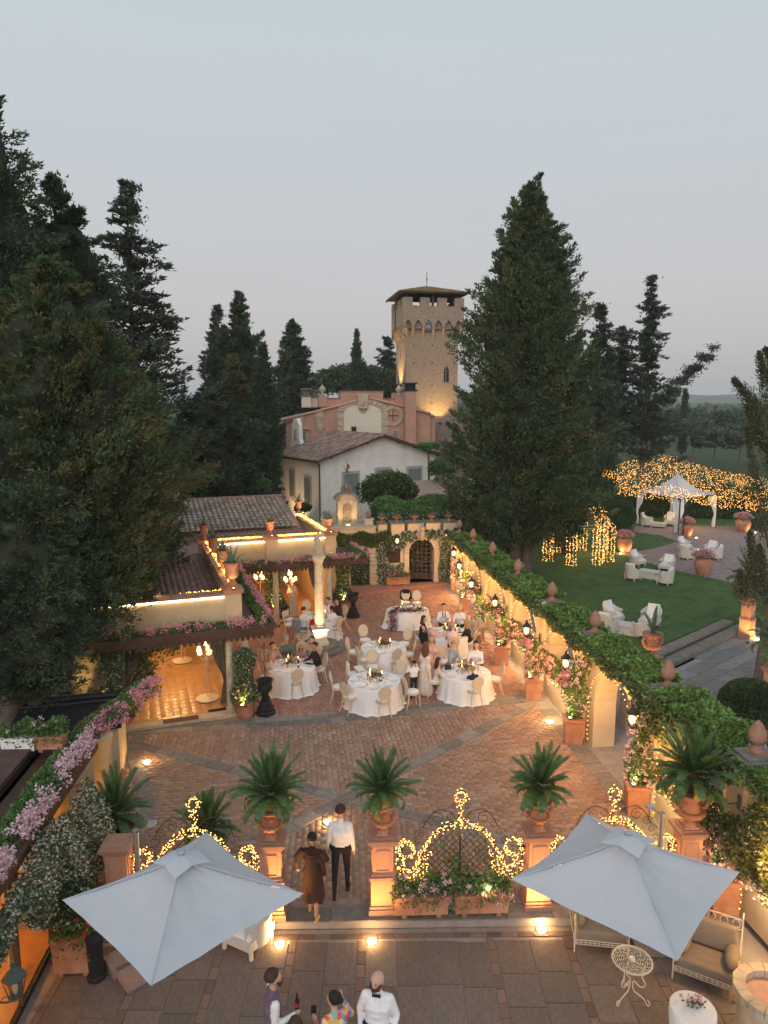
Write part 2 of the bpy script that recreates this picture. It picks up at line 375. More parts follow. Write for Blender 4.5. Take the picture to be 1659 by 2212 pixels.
# the courtyard slab: mortar bed with a riser to the lower terrace
court = structure(sheet('courtyard', [(-9.5, 11.52), (7.0, 11.78), (8.6, 11.85), (8.5, 40), (-9.5, 40)], 0.0, M_MORTAR, thick=.29))
FRONT = lambda x: 11.62 + .02 * x
BANDA = [Vector(p) for p in ((-7.9, 19.15), (-1.61, 20.0), (4.9, 21.6))]
def bandA_y(x):
 for a, b in zip(BANDA[:-1], BANDA[1:]):
  if x <= b.x: return a.y + (b.y - a.y) * (x - a.x) / (b.x - a.x)
 return BANDA[-1].y
B0, B1 = Vector((4.73, 21.2)), Vector((-2.6, 14.0)); C0, C1 = Vector((-6.73, 18.32)), Vector((5.6, 12.75))
def sd2(p, a, b): d = b - a; return (d.x * (p[1] - a.y) - d.y * (p[0] - a.x)) / d.length
LB = [(-6.92, 18.9), (-6.9, 18.14), (-6.24, 16.86), (-5.48, 15.33), (-5.35, 14.42), (-5.1, 11.9)]
def lb_x(y):
 for a, b in zip(LB[:-1], LB[1:]):
  if y >= b[1]: return a[0] + (b[0] - a[0]) * (a[1] - y) / (a[1] - b[1])
 return LB[-1][0]
bricks = []   # x,y,angle,kind
BL, BW, GAP = .262, .135, .012
def fill(test, ang, x0, x1, y0, y1, L=BL, Wd=BW, kind=0):
 ca, sa = cos(ang), sin(ang); cx, cy = (x0 + x1) / 2, (y0 + y1) / 2; ext = math.hypot(x1 - x0, y1 - y0) / 2
 j = 0; v = -ext
 while v < ext:
  u = -ext + (L / 2 if j % 2 else 0) + rU(-.012, .012)
  while u < ext:
   x, y = cx + u * ca - v * sa, cy + u * sa + v * ca
   if x0 < x < x1 and y0 < y < y1 and test(x, y): bricks.append((x, y, ang, kind))
   u += L
  v += Wd; j += 1
inC = lambda x, y: y < bandA_y(x) - .33 and y > FRONT(x) + .52 and x > lb_x(y) + .16 and x < RW(y, -.62)[0]
okB = lambda x, y: abs(sd2((x, y), B0, B1)) > .2 or y < 13.9; okC = lambda x, y: abs(sd2((x, y), C0, C1)) > .2
tB = lambda x, y: sd2((x, y), B1, B0) > 0; tC = lambda x, y: sd2((x, y), C0, C1) > 0
A8 = R(8)
fill(lambda x, y: inC(x, y) and okB(x, y) and okC(x, y) and tB(x, y) and tC(x, y), A8 + PI / 2, -7.5, 6.5, 11.6, 21.6)
fill(lambda x, y: inC(x, y) and okB(x, y) and okC(x, y) and not tB(x, y) and tC(x, y), A8, -7.5, 7, 11.6, 21.6)
fill(lambda x, y: inC(x, y) and okB(x, y) and okC(x, y) and tB(x, y) and not tC(x, y), A8, -7.5, 6.5, 11.6, 21.6)
fill(lambda x, y: inC(x, y) and okB(x, y) and okC(x, y) and not tB(x, y) and not tC(x, y), PI / 2 + R(3), -7.5, 7, 11.6, 21.6)
fill(lambda x, y: y > FRONT(x) + .37 and y < FRONT(x) + .51 and x > -5.2 and x < 6.3, R(1), -5.4, 6.5, 11.5, 12.3, kind=0)
n_court = len(bricks)
inP = lambda x, y: y > bandA_y(x) + .33 and x < RW(y, -.35)[0] and y < 35.2 + .15 * x and x > -7.6
fill(lambda x, y: inP(x, y), R(14 + 90), -7.8, 5.5, 19, 36.4, L=.29, Wd=.145, kind=1)
fill(lambda x, y: x < lb_x(y) - .25 and x > -8.2 and y < 19.0, R(14 + 90), -8.4, -5, 12, 19.1, L=.29, Wd=.145, kind=1)
def brick_geo(items):
 a = np.array([(x, y, g) for x, y, g, k in items]); N = len(a); k = np.array([i[3] for i in items])
 L = np.where(k == 0, BL, .29) - GAP; Wd = np.where(k == 0, BW, .145) - GAP
 base = np.array([(-.5, -.5, 0), (.5, -.5, 0), (.5, .5, 0), (-.5, .5, 0), (-.47, -.45, 1), (.47, -.45, 1), (.47, .45, 1), (-.47, .45, 1)])
 V = np.repeat(base[None], N, 0); V[:, :, 0] *= L[:, None]; V[:, :, 1] *= Wd[:, None]; V[:, :, 2] = V[:, :, 2] * (.012 + ru(-.003, .004, N))[:, None] + .001
 c, s = np.cos(a[:, 2])[:, None], np.sin(a[:, 2])[:, None]; x = V[:, :, 0] * c - V[:, :, 1] * s + a[:, 0:1]; y = V[:, :, 0] * s + V[:, :, 1] * c + a[:, 1:2]
 V = np.stack([x, y, V[:, :, 2]], 2).reshape(-1, 3)
 F = np.array([(4, 5, 6, 7), (0, 1, 5, 4), (1, 2, 6, 5), (2, 3, 7, 6), (3, 0, 4, 7)]); F = (F[None] + (np.arange(N) * 8)[:, None, None]).reshape(-1, 4)
 return V, F
order = sorted(range(n_court), key=lambda i: bricks[i][1] + .3 * abs(bricks[i][0] + .3)); near = set([i for i in order if -2.3 < bricks[i][0] < 3.4][:300])
V_, F_ = brick_geo([(0, 0, 0, 0)]); one = npmesh('brick', V_, F_, M_BRICKO)
for i in near:
 o = link('brick', one, court); x, y, g, k = bricks[i]; o.location = (x, y, rU(-.002, .003)); o.rotation_euler = (rU(-.006, .006), rU(-.006, .006), g + rU(-.012, .012))
V_, F_ = brick_geo([b for i, b in enumerate(bricks[:n_court]) if i not in near]); o = link('brick_paving', npmesh('brick_paving', V_, F_, M_BRICK), court); o['kind'] = 'stuff'
V_, F_ = brick_geo(bricks[n_court:]); o = link('platform_brick_paving', npmesh('platform_brick_paving', V_, F_, M_BRICKP), court); o['kind'] = 'stuff'
# grey flagstone bands
fl = MB()
def band(a, b, w, rows=1, L=.62, z=.02):
 a = Vector(a[:2]); b = Vector(b[:2]); d = (b - a); n = max(1, int(d.length / L)); ang = math.atan2(d.y, d.x); nn = Vector((-d.y, d.x)).normalized()
 for r_ in range(rows):
  t = 0.0; off = (r_ - (rows - 1) / 2) * w / rows
  while t < d.length - .1:
   l = min(rU(L * .7, L * 1.25), d.length - t); p = a + d.normalized() * (t + l / 2) + nn * off
   fl.box((p.x, p.y, z / 2), (l - .012, w / rows - .012, z + rU(0, .005)), ang, .99); t += l
for a, b in zip(BANDA[:-1], BANDA[1:]): band(a, b, .62, 2)
band(B0, B1, .36); band(C0, C1, .36, z=.016)
for a, b in zip(LB[:-1], LB[1:]): band(a, b, .34)
band(RW(21.2, -.36), RW(12.2, -.36), .5, z=.017)
band((-5.3, FRONT(-5.3) + .18), (7.0, FRONT(7) + .18), .36, L=1.1, z=.024)
o = fl.build('flagstone_band', M_FLAG, court); o['kind'] = 'stuff'
# step in front of the gate
gs = MB(); gs.prism([(-1.6, 33.55), (3.75, 35.85), (3.6, 38), (-2.5, 37)], -.1, .13); st = structure(gs.build('gate_step', M_BRICKP))
# lower terrace with big slabs
terr = structure(sheet('lower_terrace', [(-8, -2), (9.5, -2), (9.5, 11.85), (7.0, 11.76), (-8, 11.5)], -.158, M_MORTAR, thick=.1))
slab = MB().box((0, 0, -.006), (1, 1, .03), 0, .985).build('tmp', M_FLAGO).data; bpy.data.objects.remove(bpy.data.objects['tmp'])
slabr = slab.copy(); slabr.materials.clear(); slabr.materials.append(mat('terrace_brick', (.19, .13, .1), .8, .2, 9, .3, 40, objrand=.25))
def add_slab(x, y, w, l, nm='stone_slab', me=slab):
 o = link(nm, me, terr); o.location = (x, y, -.152 + rU(-.002, .002)); o.scale = (w - .012, l - .012, 1)
strips = [-5.4, -4.1, -2.85, -1.61, -.39, 1.89, 3.26, 4.6, 5.9]
for a, b in zip(strips[:-1], strips[1:]):
 n = max(2, round((b - a - .14) / .58)); w = (b - a - .14) / n
 for k in range(n):
  y = 11.5 + .02 * a + rU(-.02, .01) - .16
  while y > 7.2:
   l = rU(.55, 1.15); add_slab(a + .07 + w * (k + .5), y - l / 2, w, l); y -= l
for a in strips:
 y = 11.36 + .02 * a
 while y > 8.4: add_slab(a, y - .14, .14, .28, 'brick', slabr); y -= .28
x = -5.3
while x < 6.4: add_slab(x, 11.45 + .02 * x, .28, .13, 'brick', slabr); x += .28
# ================================================================== GARDEN BEHIND THE WALL
M_LAWN = mat('lawn_grass', (.07, .125, .04), .95, .3, 1.2, .6, 60, stain=(.09, .15, .04), stain_scale=.35, stain_amt=.6)
lawn_poly = [(4.6, 52), (6.2, 34), (8.0, 23.6), (8.7, 24.2), (9.4, 24.85), (14.3, 29.0), (24, 36), (40, 50), (40, 70), (4, 70)]
lawn = structure(sheet('lawn', lawn_poly, .3, M_LAWN, thick=.5))
N = 60000; gx = ru(5.5, 24, N); gy = ru(23, 50, N); okm = np.array([inpoly(a, b, lawn_poly) for a, b in zip(gx, gy)])
path_poly = [(14.21, 42.01), (15.05, 39.74), (15.94, 37.69), (17.88, 34.79), (19.5, 31.5), (40, 30), (40, 52), (18.7, 52), (17.6, 49.6), (19.03, 48.25), (19.39, 45.93), (16.93, 43.67)]
okm &= ~np.array([inpoly(a, b, path_poly) for a, b in zip(gx, gy)])
gp = np.stack([gx[okm], gy[okm], np.full(okm.sum(), .3)], 1); gd = np.stack([rn(len(gp)) * .4, rn(len(gp)) * .4, np.ones(len(gp))], 1)
o = leaves('grass', gp, gd, ru(.04, .08, len(gp)), .02, mat('grass_blade', (.075, .14, .045), .8, .3, .8, isl=.3, hue=.02)); tag(o, 'short mown lawn grass in the garden beyond the ivy wall', 'grass', kind='stuff')
M_PAVE = mat('garden_paver', (.27, .21, .2), .9, .15, 3, .3, 30, isl=.14, stain=(.2, .16, .15), stain_scale=.5, stain_amt=.5)
gpath = structure(sheet('garden_path', path_poly, .304, M_MORTAR))
pv = []
def inpp(x, y): return inpoly(x, y, path_poly) and x < 27 and y < 52
for j in range(150):
 for i in range(90):
  u = i * .25 + (.12 if j % 2 else 0); v = j * .15; x = 13.5 + u * cos(.7) - v * sin(.7) + 4; y = 29 + u * sin(.7) + v * cos(.7)
  if inpp(x, y): pv.append((x, y, .7, 0))
V_, F_ = brick_geo(pv); V_[:, 2] += .303; V_[:, 2] = .303 + (V_[:, 2] - .303) * .8
o = link('paver_field', npmesh('paver_field', V_, F_, M_PAVE), gpath); o['kind'] = 'stuff'
# stone terrace right of the wall
stp = [(8.4, 11.9), (9.9, 23.7), (15.2, 28.2), (30, 36), (30, 8), (9, 8)]
ust = structure(sheet('side_terrace', stp, 0.002, M_MORTAR, thick=.28))
fs = []
M_PAVG = mat('grey_terrace_paving', (.2, .19, .19), .85, .2, 5, .3, 30, isl=.18)
pb = MB()
for j in range(26):
 u = -1 + rU(0, .5)
 while u < 18:
  l = rU(.6, 1.3); v = j * .55; x = 8.9 + (u + l / 2) * .77 + v * .64; y = 22.9 + (u + l / 2) * .64 - v * .77
  if inpoly(x, y, stp) and x > RW(y, 1.6)[0] and x < 24 and y > 11: pb.box((x, y, .012), (l - .02, .53, .02), math.atan2(.64, .77), .985)
  u += l
o = pb.build('terrace_paving', M_PAVG, ust); o['kind'] = 'stuff'
# two stone steps up to the lawn
steps = thing('stone_steps', 'dark lichened stone steps between the grey side terrace and the lawn', 'steps', (9.4, 23.6, 0), math.atan2(4.13, 4.73))
b = MB(); b.box((3.6, .3, .07), (7.2, .9, .14)); b.build('tread_base', M_STONE, steps)
for j, (yy, zz) in enumerate(((.05, .16), (.55, .31))):
 u = 0
 while u < 7.0:
  l = rU(.42, .7); s_ = MB(); s_.box((u + l / 2, yy, zz - .02), (l - .02, .44, .09), rU(-.02, .02), .96); s_.build('stone', M_STONE, steps); u += l
# far path on the left of the gate, seen through the opening
structure(sheet('gate_path', [(-1, 37.4), (4, 38.0), (6, 48), (-3, 47)], .135, mat('gate_paving', (.22, .15, .15), .9, .2, 6, .3, 30)))
# ================================================================== THE LONG IVY WALL
def finial(loc, label, g='terracotta pine cone finials on the garden wall', sc=1.0, plain=False):
 global FIN0
 if 'FIN0' not in globals():
  t = thing('pine_cone_finial', label, 'finial', (0, 0, 0), 0, g)
  b = MB(); b.box((0, 0, .03), (.27, .27, .06)); b.lathe([(.12, .06), (.1, .1), (.055, .15), (.06, .18), (.1, .2)], 14); b.build('base', M_TERRA2, t, True)
  b = MB(); prof = [(.09, .19), (.14, .25), (.155, .33), (.145, .42), (.105, .52), (.05, .6), (.004, .64)]
  def wob(a, z): return 1 + .05 * cos(a * 9 + z * 34) * cos(a * 9 - z * 34)
  pr = []
  for i in range(19):
   q = i / 18 * 6; k = min(5, int(q)); f = q - k; pr.append((prof[k][0] * (1 - f) + prof[k + 1][0] * f, prof[k][1] * (1 - f) + prof[k + 1][1] * f))
  b.lathe(pr, 36, wob=wob); b.build('cone', M_TERRA2, t, True); FIN0 = t; r = t
  r.location = loc
 else: r = dup(FIN0, loc, rU(0, 3), label, g)
 r.scale = (sc, sc, sc); return r
CAPS = [8.6, 12.1, 15.15, 18.97, 22.2, 25.6, 28.9, 32.0, 34.6]
wall = thing('garden_wall', 'long cream stucco arcade wall with ivy along its top beside the courtyard', 'wall', RW(12.1, 0, 0))
wo = Vector(RW(12.1, 0, 0))
def wfn(s, d, z): p = RW(s, d, z); return (p[0] - wo.x, p[1] - wo.y, z)
WT = .62; WH = 2.78
for i, (a, b_) in enumerate(zip(CAPS[:-1], CAPS[1:])):
 w = b_ - a; door = (i == 2); op0, op1 = a + .5, b_ - .5
 if door: ops = [(a + .75, b_ - .75, 0.0, 1.35, 'arch')]
 else: ops = [(op0, op1, 1.12, 1.5, 'arch')]
 h = (ops[0][1] - ops[0][0]) / 2; ops = [(ops[0][0], ops[0][1], ops[0][2], min(ops[0][3], 2.5 - h if not door else 2.45 - h), 'arch')]
 m = MB(); m.slices(wfn, a, b_, WH, ops, WT, ends=(i in (0, 7))); m.build('wall_bay', M_CREAM, wall)
 if not door:
  m = MB(); q = [wfn(op0 - .05, -.16, 1.04), wfn(op1 + .05, -.16, 1.04), wfn(op1 + .05, .5, 1.04), wfn(op0 - .05, .5, 1.04)]
  m.add(q + [(x, y, 1.13) for x, y, z in q], [(0, 3, 2, 1), (4, 5, 6, 7), (0, 1, 5, 4), (1, 2, 6, 5), (2, 3, 7, 6), (3, 0, 4, 7)]); m.build('ledge', M_STONEP, wall)
  m = MB(); q = [wfn(op0, -.12, 1.02), wfn(op1, -.12, 1.02), wfn(op1, -.1, 1.02), wfn(op0, -.1, 1.02)]
  m.add(q + [(x, y, 1.035) for x, y, z in q], [(0, 3, 2, 1), (4, 5, 6, 7), (0, 1, 5, 4), (1, 2, 6, 5), (2, 3, 7, 6), (3, 0, 4, 7)]); m.build('light_strip', M_LED, wall)
  m = MB(); m.tube([wfn(op0, -.1, 1.12), wfn(op0, -.1, 1.55), wfn((op0 + op1) / 2, -.12, 1.62), wfn(op1, -.1, 1.55), wfn(op1, -.1, 1.12)], .012, 5)
  for k in range(9):
   u = op0 + (op1 - op0) * (k + .5) / 9; m.tube([wfn(u - .08, -.11, 1.14), wfn(u, -.13, 1.3), wfn(u + .06, -.11, 1.42), wfn(u, -.1, 1.58)], .008, 4)
  m.build('iron_flower_rail', M_IRON, wall)
for c in CAPS:
 m = MB(); q = lambda d0, d1, s0, s1: [wfn(s0, d0, 0)[:2], wfn(s1, d0, 0)[:2], wfn(s1, d1, 0)[:2], wfn(s0, d1, 0)[:2]]
 m.prism(q(-.1, .03, c - .24, c + .24), 0, 2.74); m.build('pilaster', M_CREAM, wall)
 m = MB(); m.prism(q(-.2, .72, c - .4, c + .4), 2.79, 2.87); m.prism(q(-.12, .64, c - .32, c + .32), 2.87, 2.95); m.prism(q(-.04, .56, c - .24, c + .24), 2.95, 3.0); m.build('cap_slab', M_STONE, wall)
 m = MB(); m.prism(q(-.08, .6, c - .3, c + .3), 2.72, 2.79); m.build('cap_corbel', M_CREAM, wall)
FL = ['over the lawn-side urn nearest the camera', 'on the cap left of the near urn with the fallen frond', 'on the cap beside the doorway opening', 'on the cap with the white spotlight lamp in front of it', 'behind the capped pier with the lantern pair', 'above the far arches', 'next to the cypress trunk', 'farthest but one', 'farthest of the row in the corner']
FL = ['on the lichened cap at the lower end of the ivy wall', 'on the cap behind the urn palm at the near umbrella', 'on the cap above the open doorway arch', 'on the cap level with the wicker chairs on the grass', 'on the cap beside the small white garden spotlight', 'on the cap just before the cypress trunk', 'on the cap under the big cypress', 'on the cap, one before last towards the gate', 'on the last cap in the corner by the gate']
for i, c in enumerate(CAPS):
 p = RW(c, .26, 3.0); finial(p, 'terracotta pine cone finial ' + FL[i])
# ivy on top and hanging down in front
def ivy_strip(n, s0, s1):
 s = ru(s0, s1, n); prof = .12 * np.sin(s * 3.1) + .1 * np.sin(s * 7.3 + 1) + .08 * np.sin(s * 17)
 return s, prof
n = 38000; dens = 1 / (np.linspace(8.6, 35, 200)); s = np.random.choice(np.linspace(8.7, 34.9, 2000), n, p=None); s = s + ru(-.02, .02, n); s = 8.7 + (26.2) * (ru(0, 1, n) ** 1.35)
prof = .1 * np.sin(s * 3.1) + .08 * np.sin(s * 7.3 + 1) + .05 * np.sin(s * 17)
d = ru(-.2, .85, n); z = 2.86 + .16 * np.sqrt(np.clip(1 - ((d - .33) / .68) ** 2, 0, 1)) + prof * .55 + ru(-.03, .07, n)
capd = np.min(np.abs(s[:, None] - np.array(CAPS)[None]), 1); keep = ~((capd < .36) & (d > -.16)); s, d, z = s[keep], d[keep], z[keep]
X = 8.15 - .135 * s + d; Y = s + .135 * d
pos = np.stack([X, Y, z], 1); nd = np.stack([(d - .33) * .9 - .3, rn(len(s)) * .5, np.full(len(s), -.25)], 1) + rn(len(s), 3) * .55
o = leaves('ivy', pos, nd, ru(.07, .13, len(s)), ru(.06, .1, len(s)), M_IVY, cup=.25)
tag(o, 'thick bright green ivy running along the top of the garden wall', 'ivy', kind='stuff')
n = 48000; s = 8.7 + 26.2 * (ru(0, 1, n) ** 1.25); prof = .3 * np.sin(s * 1.9 + .6) + .18 * np.sin(s * 5.3) + .1 * np.sin(s * 13)
u = ru(0, 1, n) ** 1.3; drop = .2 + prof * .22
# near the piers the curtain hangs lower, over the arches it is cut back
capd = np.min(np.abs(s[:, None] - np.array(CAPS)[None]), 1); drop = drop + np.where(capd < .55, .3 * (1 - capd / .55), 0) ** 1.0 + .5 * ((s > 13.6) & (s < 15.6))
z = 2.92 - u * drop * 1.0; d = -.2 + rn(n) * .05 - .08 * np.sin(u * 3)
keep = ~((capd < .12) & (RNG.random(n) < .75)); s, z, d, u = s[keep], z[keep], d[keep], u[keep]
pos = np.stack([8.15 - .135 * s + d, s + .135 * d, z], 1); nd = np.stack([np.full(len(s), -.5), rn(len(s)) * .4, np.full(len(s), -.8)], 1) + rn(len(s), 3) * .45
o = leaves('hanging_ivy', pos, nd, ru(.06, .11, len(s)), ru(.05, .085, len(s)), M_IVYD, cup=.2)
tag(o, 'curtain of ivy hanging down the courtyard face of the wall, lit gold', 'ivy', kind='stuff')
# string lights up the pilasters and round the arches
def arch_string(i):
 a, b_ = CAPS[i], CAPS[i + 1]; door = i == 2; e = .7 if door else .45; x0, x1 = a + e, b_ - e; h = (x1 - x0) / 2; spr = 2.45 - h + .05; pts = []
 z = .25 if True else 1
 while z < spr: pts.append(RW(x1, -.14, z)); z += .13
 k = 0; nA = int(PI * h / .15)
 for k in range(nA): an = PI * k / nA; pts.append(RW((x0 + x1) / 2 + h * cos(an), -.14, spr + h * sin(an)))
 if door:
  z = .2
  while z < spr: pts.append(RW(x0, -.14, z)); z += .13
 return pts
POSN = ['lowest arch behind the right parasol', 'arch behind the iron armchair urn', 'open doorway', 'arch beside the doorway lantern', 'arch with the densest pink roses', 'arch level with the far round table', 'arch beside the old man in the white shirt', 'last arch by the gate']
for i in range(8):
 t = thing('string_lights', 'warm string lights outlining the ' + POSN[i], 'string lights', RW(CAPS[i], -.14, 0), 0, 'string lights on the garden wall arches')
 pts = np.array(arch_string(i)) + rn(len(arch_string(i)), 3) * .01 - np.array(RW(CAPS[i], -.14, 0))
 bulbs('bulb', pts, .016 if i < 4 else .02, M_BULBN, t); m = MB(); m.tube([tuple(p) for p in pts[::3]], .004, 3); m.build('wire', M_BLACK, t)
 c = (CAPS[i] + CAPS[i + 1]) / 2
 lamp('POINT', tuple(Vector(RW(c, -.55, 2.0)) - Vector(t.location)), 85, t, (1, .5, .15), .3)  # warm fill lamp added before the arch, standing for the bulbs' glow
 if i != 2:
  lamp('AREA', tuple(Vector(RW(c, -.16, 1.0)) - Vector(t.location)), 16, t, (1, .7, .36)); L_ = COL.objects[-1]; L_.data.shape = 'RECTANGLE'; L_.data.size = .05; L_.data.size_y = 2.0
  L_.rotation_euler = (0, R(28), math.atan(.135))
# lanterns on brackets
def lantern(loc, rz, label, lit=True, g='wall lanterns on iron brackets', reach=.42, power=240):
 global LAN0, LAN1
 key = 'LAN0' if lit else 'LAN1'
 if key not in globals():
  t = thing('wall_lantern', label, 'lantern', (0, 0, 0), 0, g)
  fr = M_IRON if lit else mat('verdigris_iron', (.07, .1, .11), .6, .2, 10)
  b = MB(); b.lathe([(.05, .5), (.03, .47), (.05, .44), (.07, .42), (.12, .36), (.165, .33), (.165, .31)], 6); b.build('cap', fr, t)
  b = MB()
  for k in range(6):
   a = PI / 3 * k; b.tube([(.155 * cos(a), .155 * sin(a), .31), (.09 * cos(a), .09 * sin(a), .02)], .008, 4)
  b.lathe([(.1, .03), (.1, .0), (.04, -.03), (.01, -.07)], 6); b.build('cage', fr, t)
  b = MB(); b.lathe([(.148, .305), (.087, .03)], 6, cap=False); b.build('glass_pane', glass('lantern_glass', (1, .95, .85), .08), t)
  b = MB(); b.tube([(0, 0, -.05), (0, .15, -.1), (0, .3, -.09), (0, reach, -.05)], .014, 6); b.tube([(0, .05, -.05), (0, .12, .0), (0, .2, -.03), (0, .22, -.09)], .01, 5); b.box((0, reach, -.05), (.1, .03, .26)); b.build('bracket', fr, t)
  if lit:
   b = MB(); b.lathe([(.02, .05), (.06, .1), (.07, .18), (.045, .25), (.01, .28)], 10); b.build('lit_bulb', M_LAMPG, t, True)
   lamp('POINT', (0, 0, .17), power, t, (1, .5, .15), .07)
  else:
   b = MB(); b.lathe([(.02, .05), (.035, .1), (.04, .16), (.01, .22)], 10); b.build('unlit_bulb', mat('frosted_bulb', (.6, .6, .55), .4), t, True)
  globals()[key] = t; t.location = loc; t.rotation_euler = (0, 0, rz); return t
 return dup(globals()[key], loc, rz, label, g)
rzW = -PI / 2 - math.atan(.135) + PI * 0
LANS = [(1366, 1553, 'beside the open doorway in the ivy wall'), (1222, 1432, 'over the pink roses, just beyond the doorway'), (1137, 1362, 'second beyond the doorway'), (1069, 1302, 'over the square planter level with the seated couple'), (1018, 1262, 'third from the gate corner'), (992, 1223, 'second from the gate corner'), (980, 1195, 'nearest the gate corner on the ivy wall')]
for px, py, lb in LANS:
 r_ = ray(px, py); t_ = (8.15 - .55) / (r_[0] + .135 * r_[1]); p = Vector((r_[0] * t_, r_[1] * t_, CAM_H + r_[2] * t_ - .17))
 lantern(p, rzW, 'lit brass lantern ' + lb)
r_ = ray(1545, 1705); t_ = (8.15 - .6) / (r_[0] + .135 * r_[1]); lantern(Vector((r_[0] * t_, r_[1] * t_, CAM_H + r_[2] * t_ - .17)), rzW, 'unlit blue grey lantern between the right urn palm and the ivy wall', False)
# passage seen through the doorway: rubble wall with climbing jasmine, and its own floor light
pw = thing('rubble_wall', 'rough stone wall of the passage behind the doorway arch', 'wall', (6.9, 19.3, 0), R(48))
for j in range(5):
 x = 0.0
 while x < 1.2:
  l = rU(.25, .5); b = MB(); b.box((x + l / 2, rU(-.02, .02), j * .25 + .125), (l - .03, .3, .225), rU(-.05, .05), .92); b.build('stone', M_STONEP, pw); x += l
b = MB(); b.box((.6, .05, .6), (1.2, .2, 1.2)); b.build('mortar_core', M_MORTAR, pw)
# ================================================================== BACK WALL WITH THE GATE
GB = Vector((3.55, 36.15, 0)); gdir = Vector((-cos(R(9.5)), -sin(R(9.5)), 0)); gn = Vector((-sin(R(9.5)), cos(R(9.5)), 0))
bw = thing('gate_wall', 'cream stucco wall with battlements, arched gateway and ivy at the end of the courtyard', 'wall', GB)
def bfn(s, d, z): p = gdir * s + gn * d; return (p.x, p.y, z)
ops = [(.98, 2.3, .13, 1.75, 'arch'), (4.35, 5.3, .1, 1.55, 'arch')]
m = MB(); m.slices(bfn, -.2, 7.6, 2.82, ops, .8); m.build('wall_face', M_CREAM, bw)
def ring_arch(m, c, r0, r1, spr, d0, d1, fn, n=14, a0=0, a1=PI):
 for k in range(n):
  t0 = a0 + (a1 - a0) * k / n + .012; t1 = a0 + (a1 - a0) * (k + 1) / n - .012
  q = [fn(c + r * cos(t), d, spr + r * sin(t)) for d in (d0, d1) for r, t in ((r0, t0), (r1, t0), (r1, t1), (r0, t1))]
  m.add(q, [(0, 1, 2, 3), (7, 6, 5, 4), (0, 4, 5, 1), (1, 5, 6, 2), (2, 6, 7, 3), (3, 7, 4, 0)])
m = MB(); ring_arch(m, 1.64, .66, .92, 1.75, -.06, .02, bfn, 1);
for s0 in (.72, 2.3): m.add([bfn(s0, -.06, .13), bfn(s0 + .26, -.06, .13), bfn(s0 + .26, -.06, 1.75), bfn(s0, -.06, 1.75), bfn(s0, .0, .13), bfn(s0 + .26, .0, .13), bfn(s0 + .26, .0, 1.75), bfn(s0, .0, 1.75)], [(0, 1, 2, 3), (0, 4, 5, 1), (1, 5, 6, 2), (2, 6, 7, 3), (3, 7, 4, 0)])
m2 = MB(); ring_arch(m2, 1.64, .66, .92, 1.75, -.07, .02, bfn, 16); m2.build('arch_surround', M_CREAM, bw)
m = MB()
for s0 in (.72, 2.3): m.add([bfn(s0, -.07, .13), bfn(s0 + .26, -.07, .13), bfn(s0 + .26, -.07, 1.75), bfn(s0, -.07, 1.75), bfn(s0, .0, .13), bfn(s0 + .26, .0, .13), bfn(s0 + .26, .0, 1.75), bfn(s0, .0, 1.75)], [(0, 1, 2, 3), (0, 4, 5, 1), (1, 5, 6, 2), (2, 6, 7, 3), (3, 7, 4, 0)])
m.build('jamb', M_CREAM, bw)
for k in range(9):      # voussoirs of the left arch, one by one
 m = MB(); ring_arch(m, 4.82, .47, .85, 1.55, -.08, .02, bfn, 1, PI * k / 9, PI * (k + 1) / 9); m.build('voussoir', M_STONEP, bw)
for j in range(7):
 m = MB(); z0 = .1 + j * .207; m.add([bfn(a, d, z) for d in (-.08, .02) for a, z in ((4.0, z0), (4.34, z0), (4.34, z0 + .19), (4.0, z0 + .19))], [(0, 1, 2, 3), (0, 4, 5, 1), (1, 5, 6, 2), (2, 6, 7, 3), (3, 7, 4, 0)]); m.build('quoin_stone', M_STONEP, bw)
m = MB(); m.slices(bfn, 4.2, 5.4, 2.8, [], .05, z0=.1); o = m.build('niche_back', mat('niche_back_dark', (.14, .11, .08), .9), bw); o.location = gn * .75  # back plate in a much darker tone than the wall face
# merlons: one object each
def V_to_s(px, py=1130):
 r_ = ray(px, py); # intersect with wall plane
 den = r_[0] * gn.x + r_[1] * gn.y; t = (GB.x * gn.x + GB.y * gn.y) / den; p = Vector((r_[0] * t, r_[1] * t, 0)) - GB; return p.dot(gdir)
MER = [(958, 989), (920, 951), (881, 915), (845, 874), (817, 836)]
pots = []
for x0, x1 in MER:
 s1_, s0_ = V_to_s(x0), V_to_s(x1); m = MB(); w = s1_ - s0_
 q = [bfn(s0_, -.04, 0)[:2], bfn(s1_, -.04, 0)[:2], bfn(s1_, .84, 0)[:2], bfn(s0_, .84, 0)[:2]]; m.prism(q, 2.825, 3.22); m.build('merlon', M_CREAM, bw)
 q = [bfn(s0_ - .04, -.08, 0)[:2], bfn(s1_ + .04, -.08, 0)[:2], bfn(s1_ + .04, .88, 0)[:2], bfn(s0_ - .04, .88, 0)[:2]]; m = MB(); m.prism(q, 3.223, 3.27); m.build('merlon_cap', M_STONE, bw)
 pots.append(GB + gdir * ((s0_ + s1_) / 2) + gn * .35 + Vector((0, 0, 3.27)))
for a, b_ in zip(MER[1:], MER[:-1]):
 s0_, s1_ = V_to_s(b_[0]), V_to_s(a[1]); q = [bfn(s0_ + .04, -.03, 0)[:2], bfn(s1_ - .04, -.03, 0)[:2], bfn(s1_ - .04, .83, 0)[:2], bfn(s0_ + .04, .83, 0)[:2]]; m = MB(); m.prism(q, 2.825, 2.86); m.build('coping_slab', M_STONE, bw)
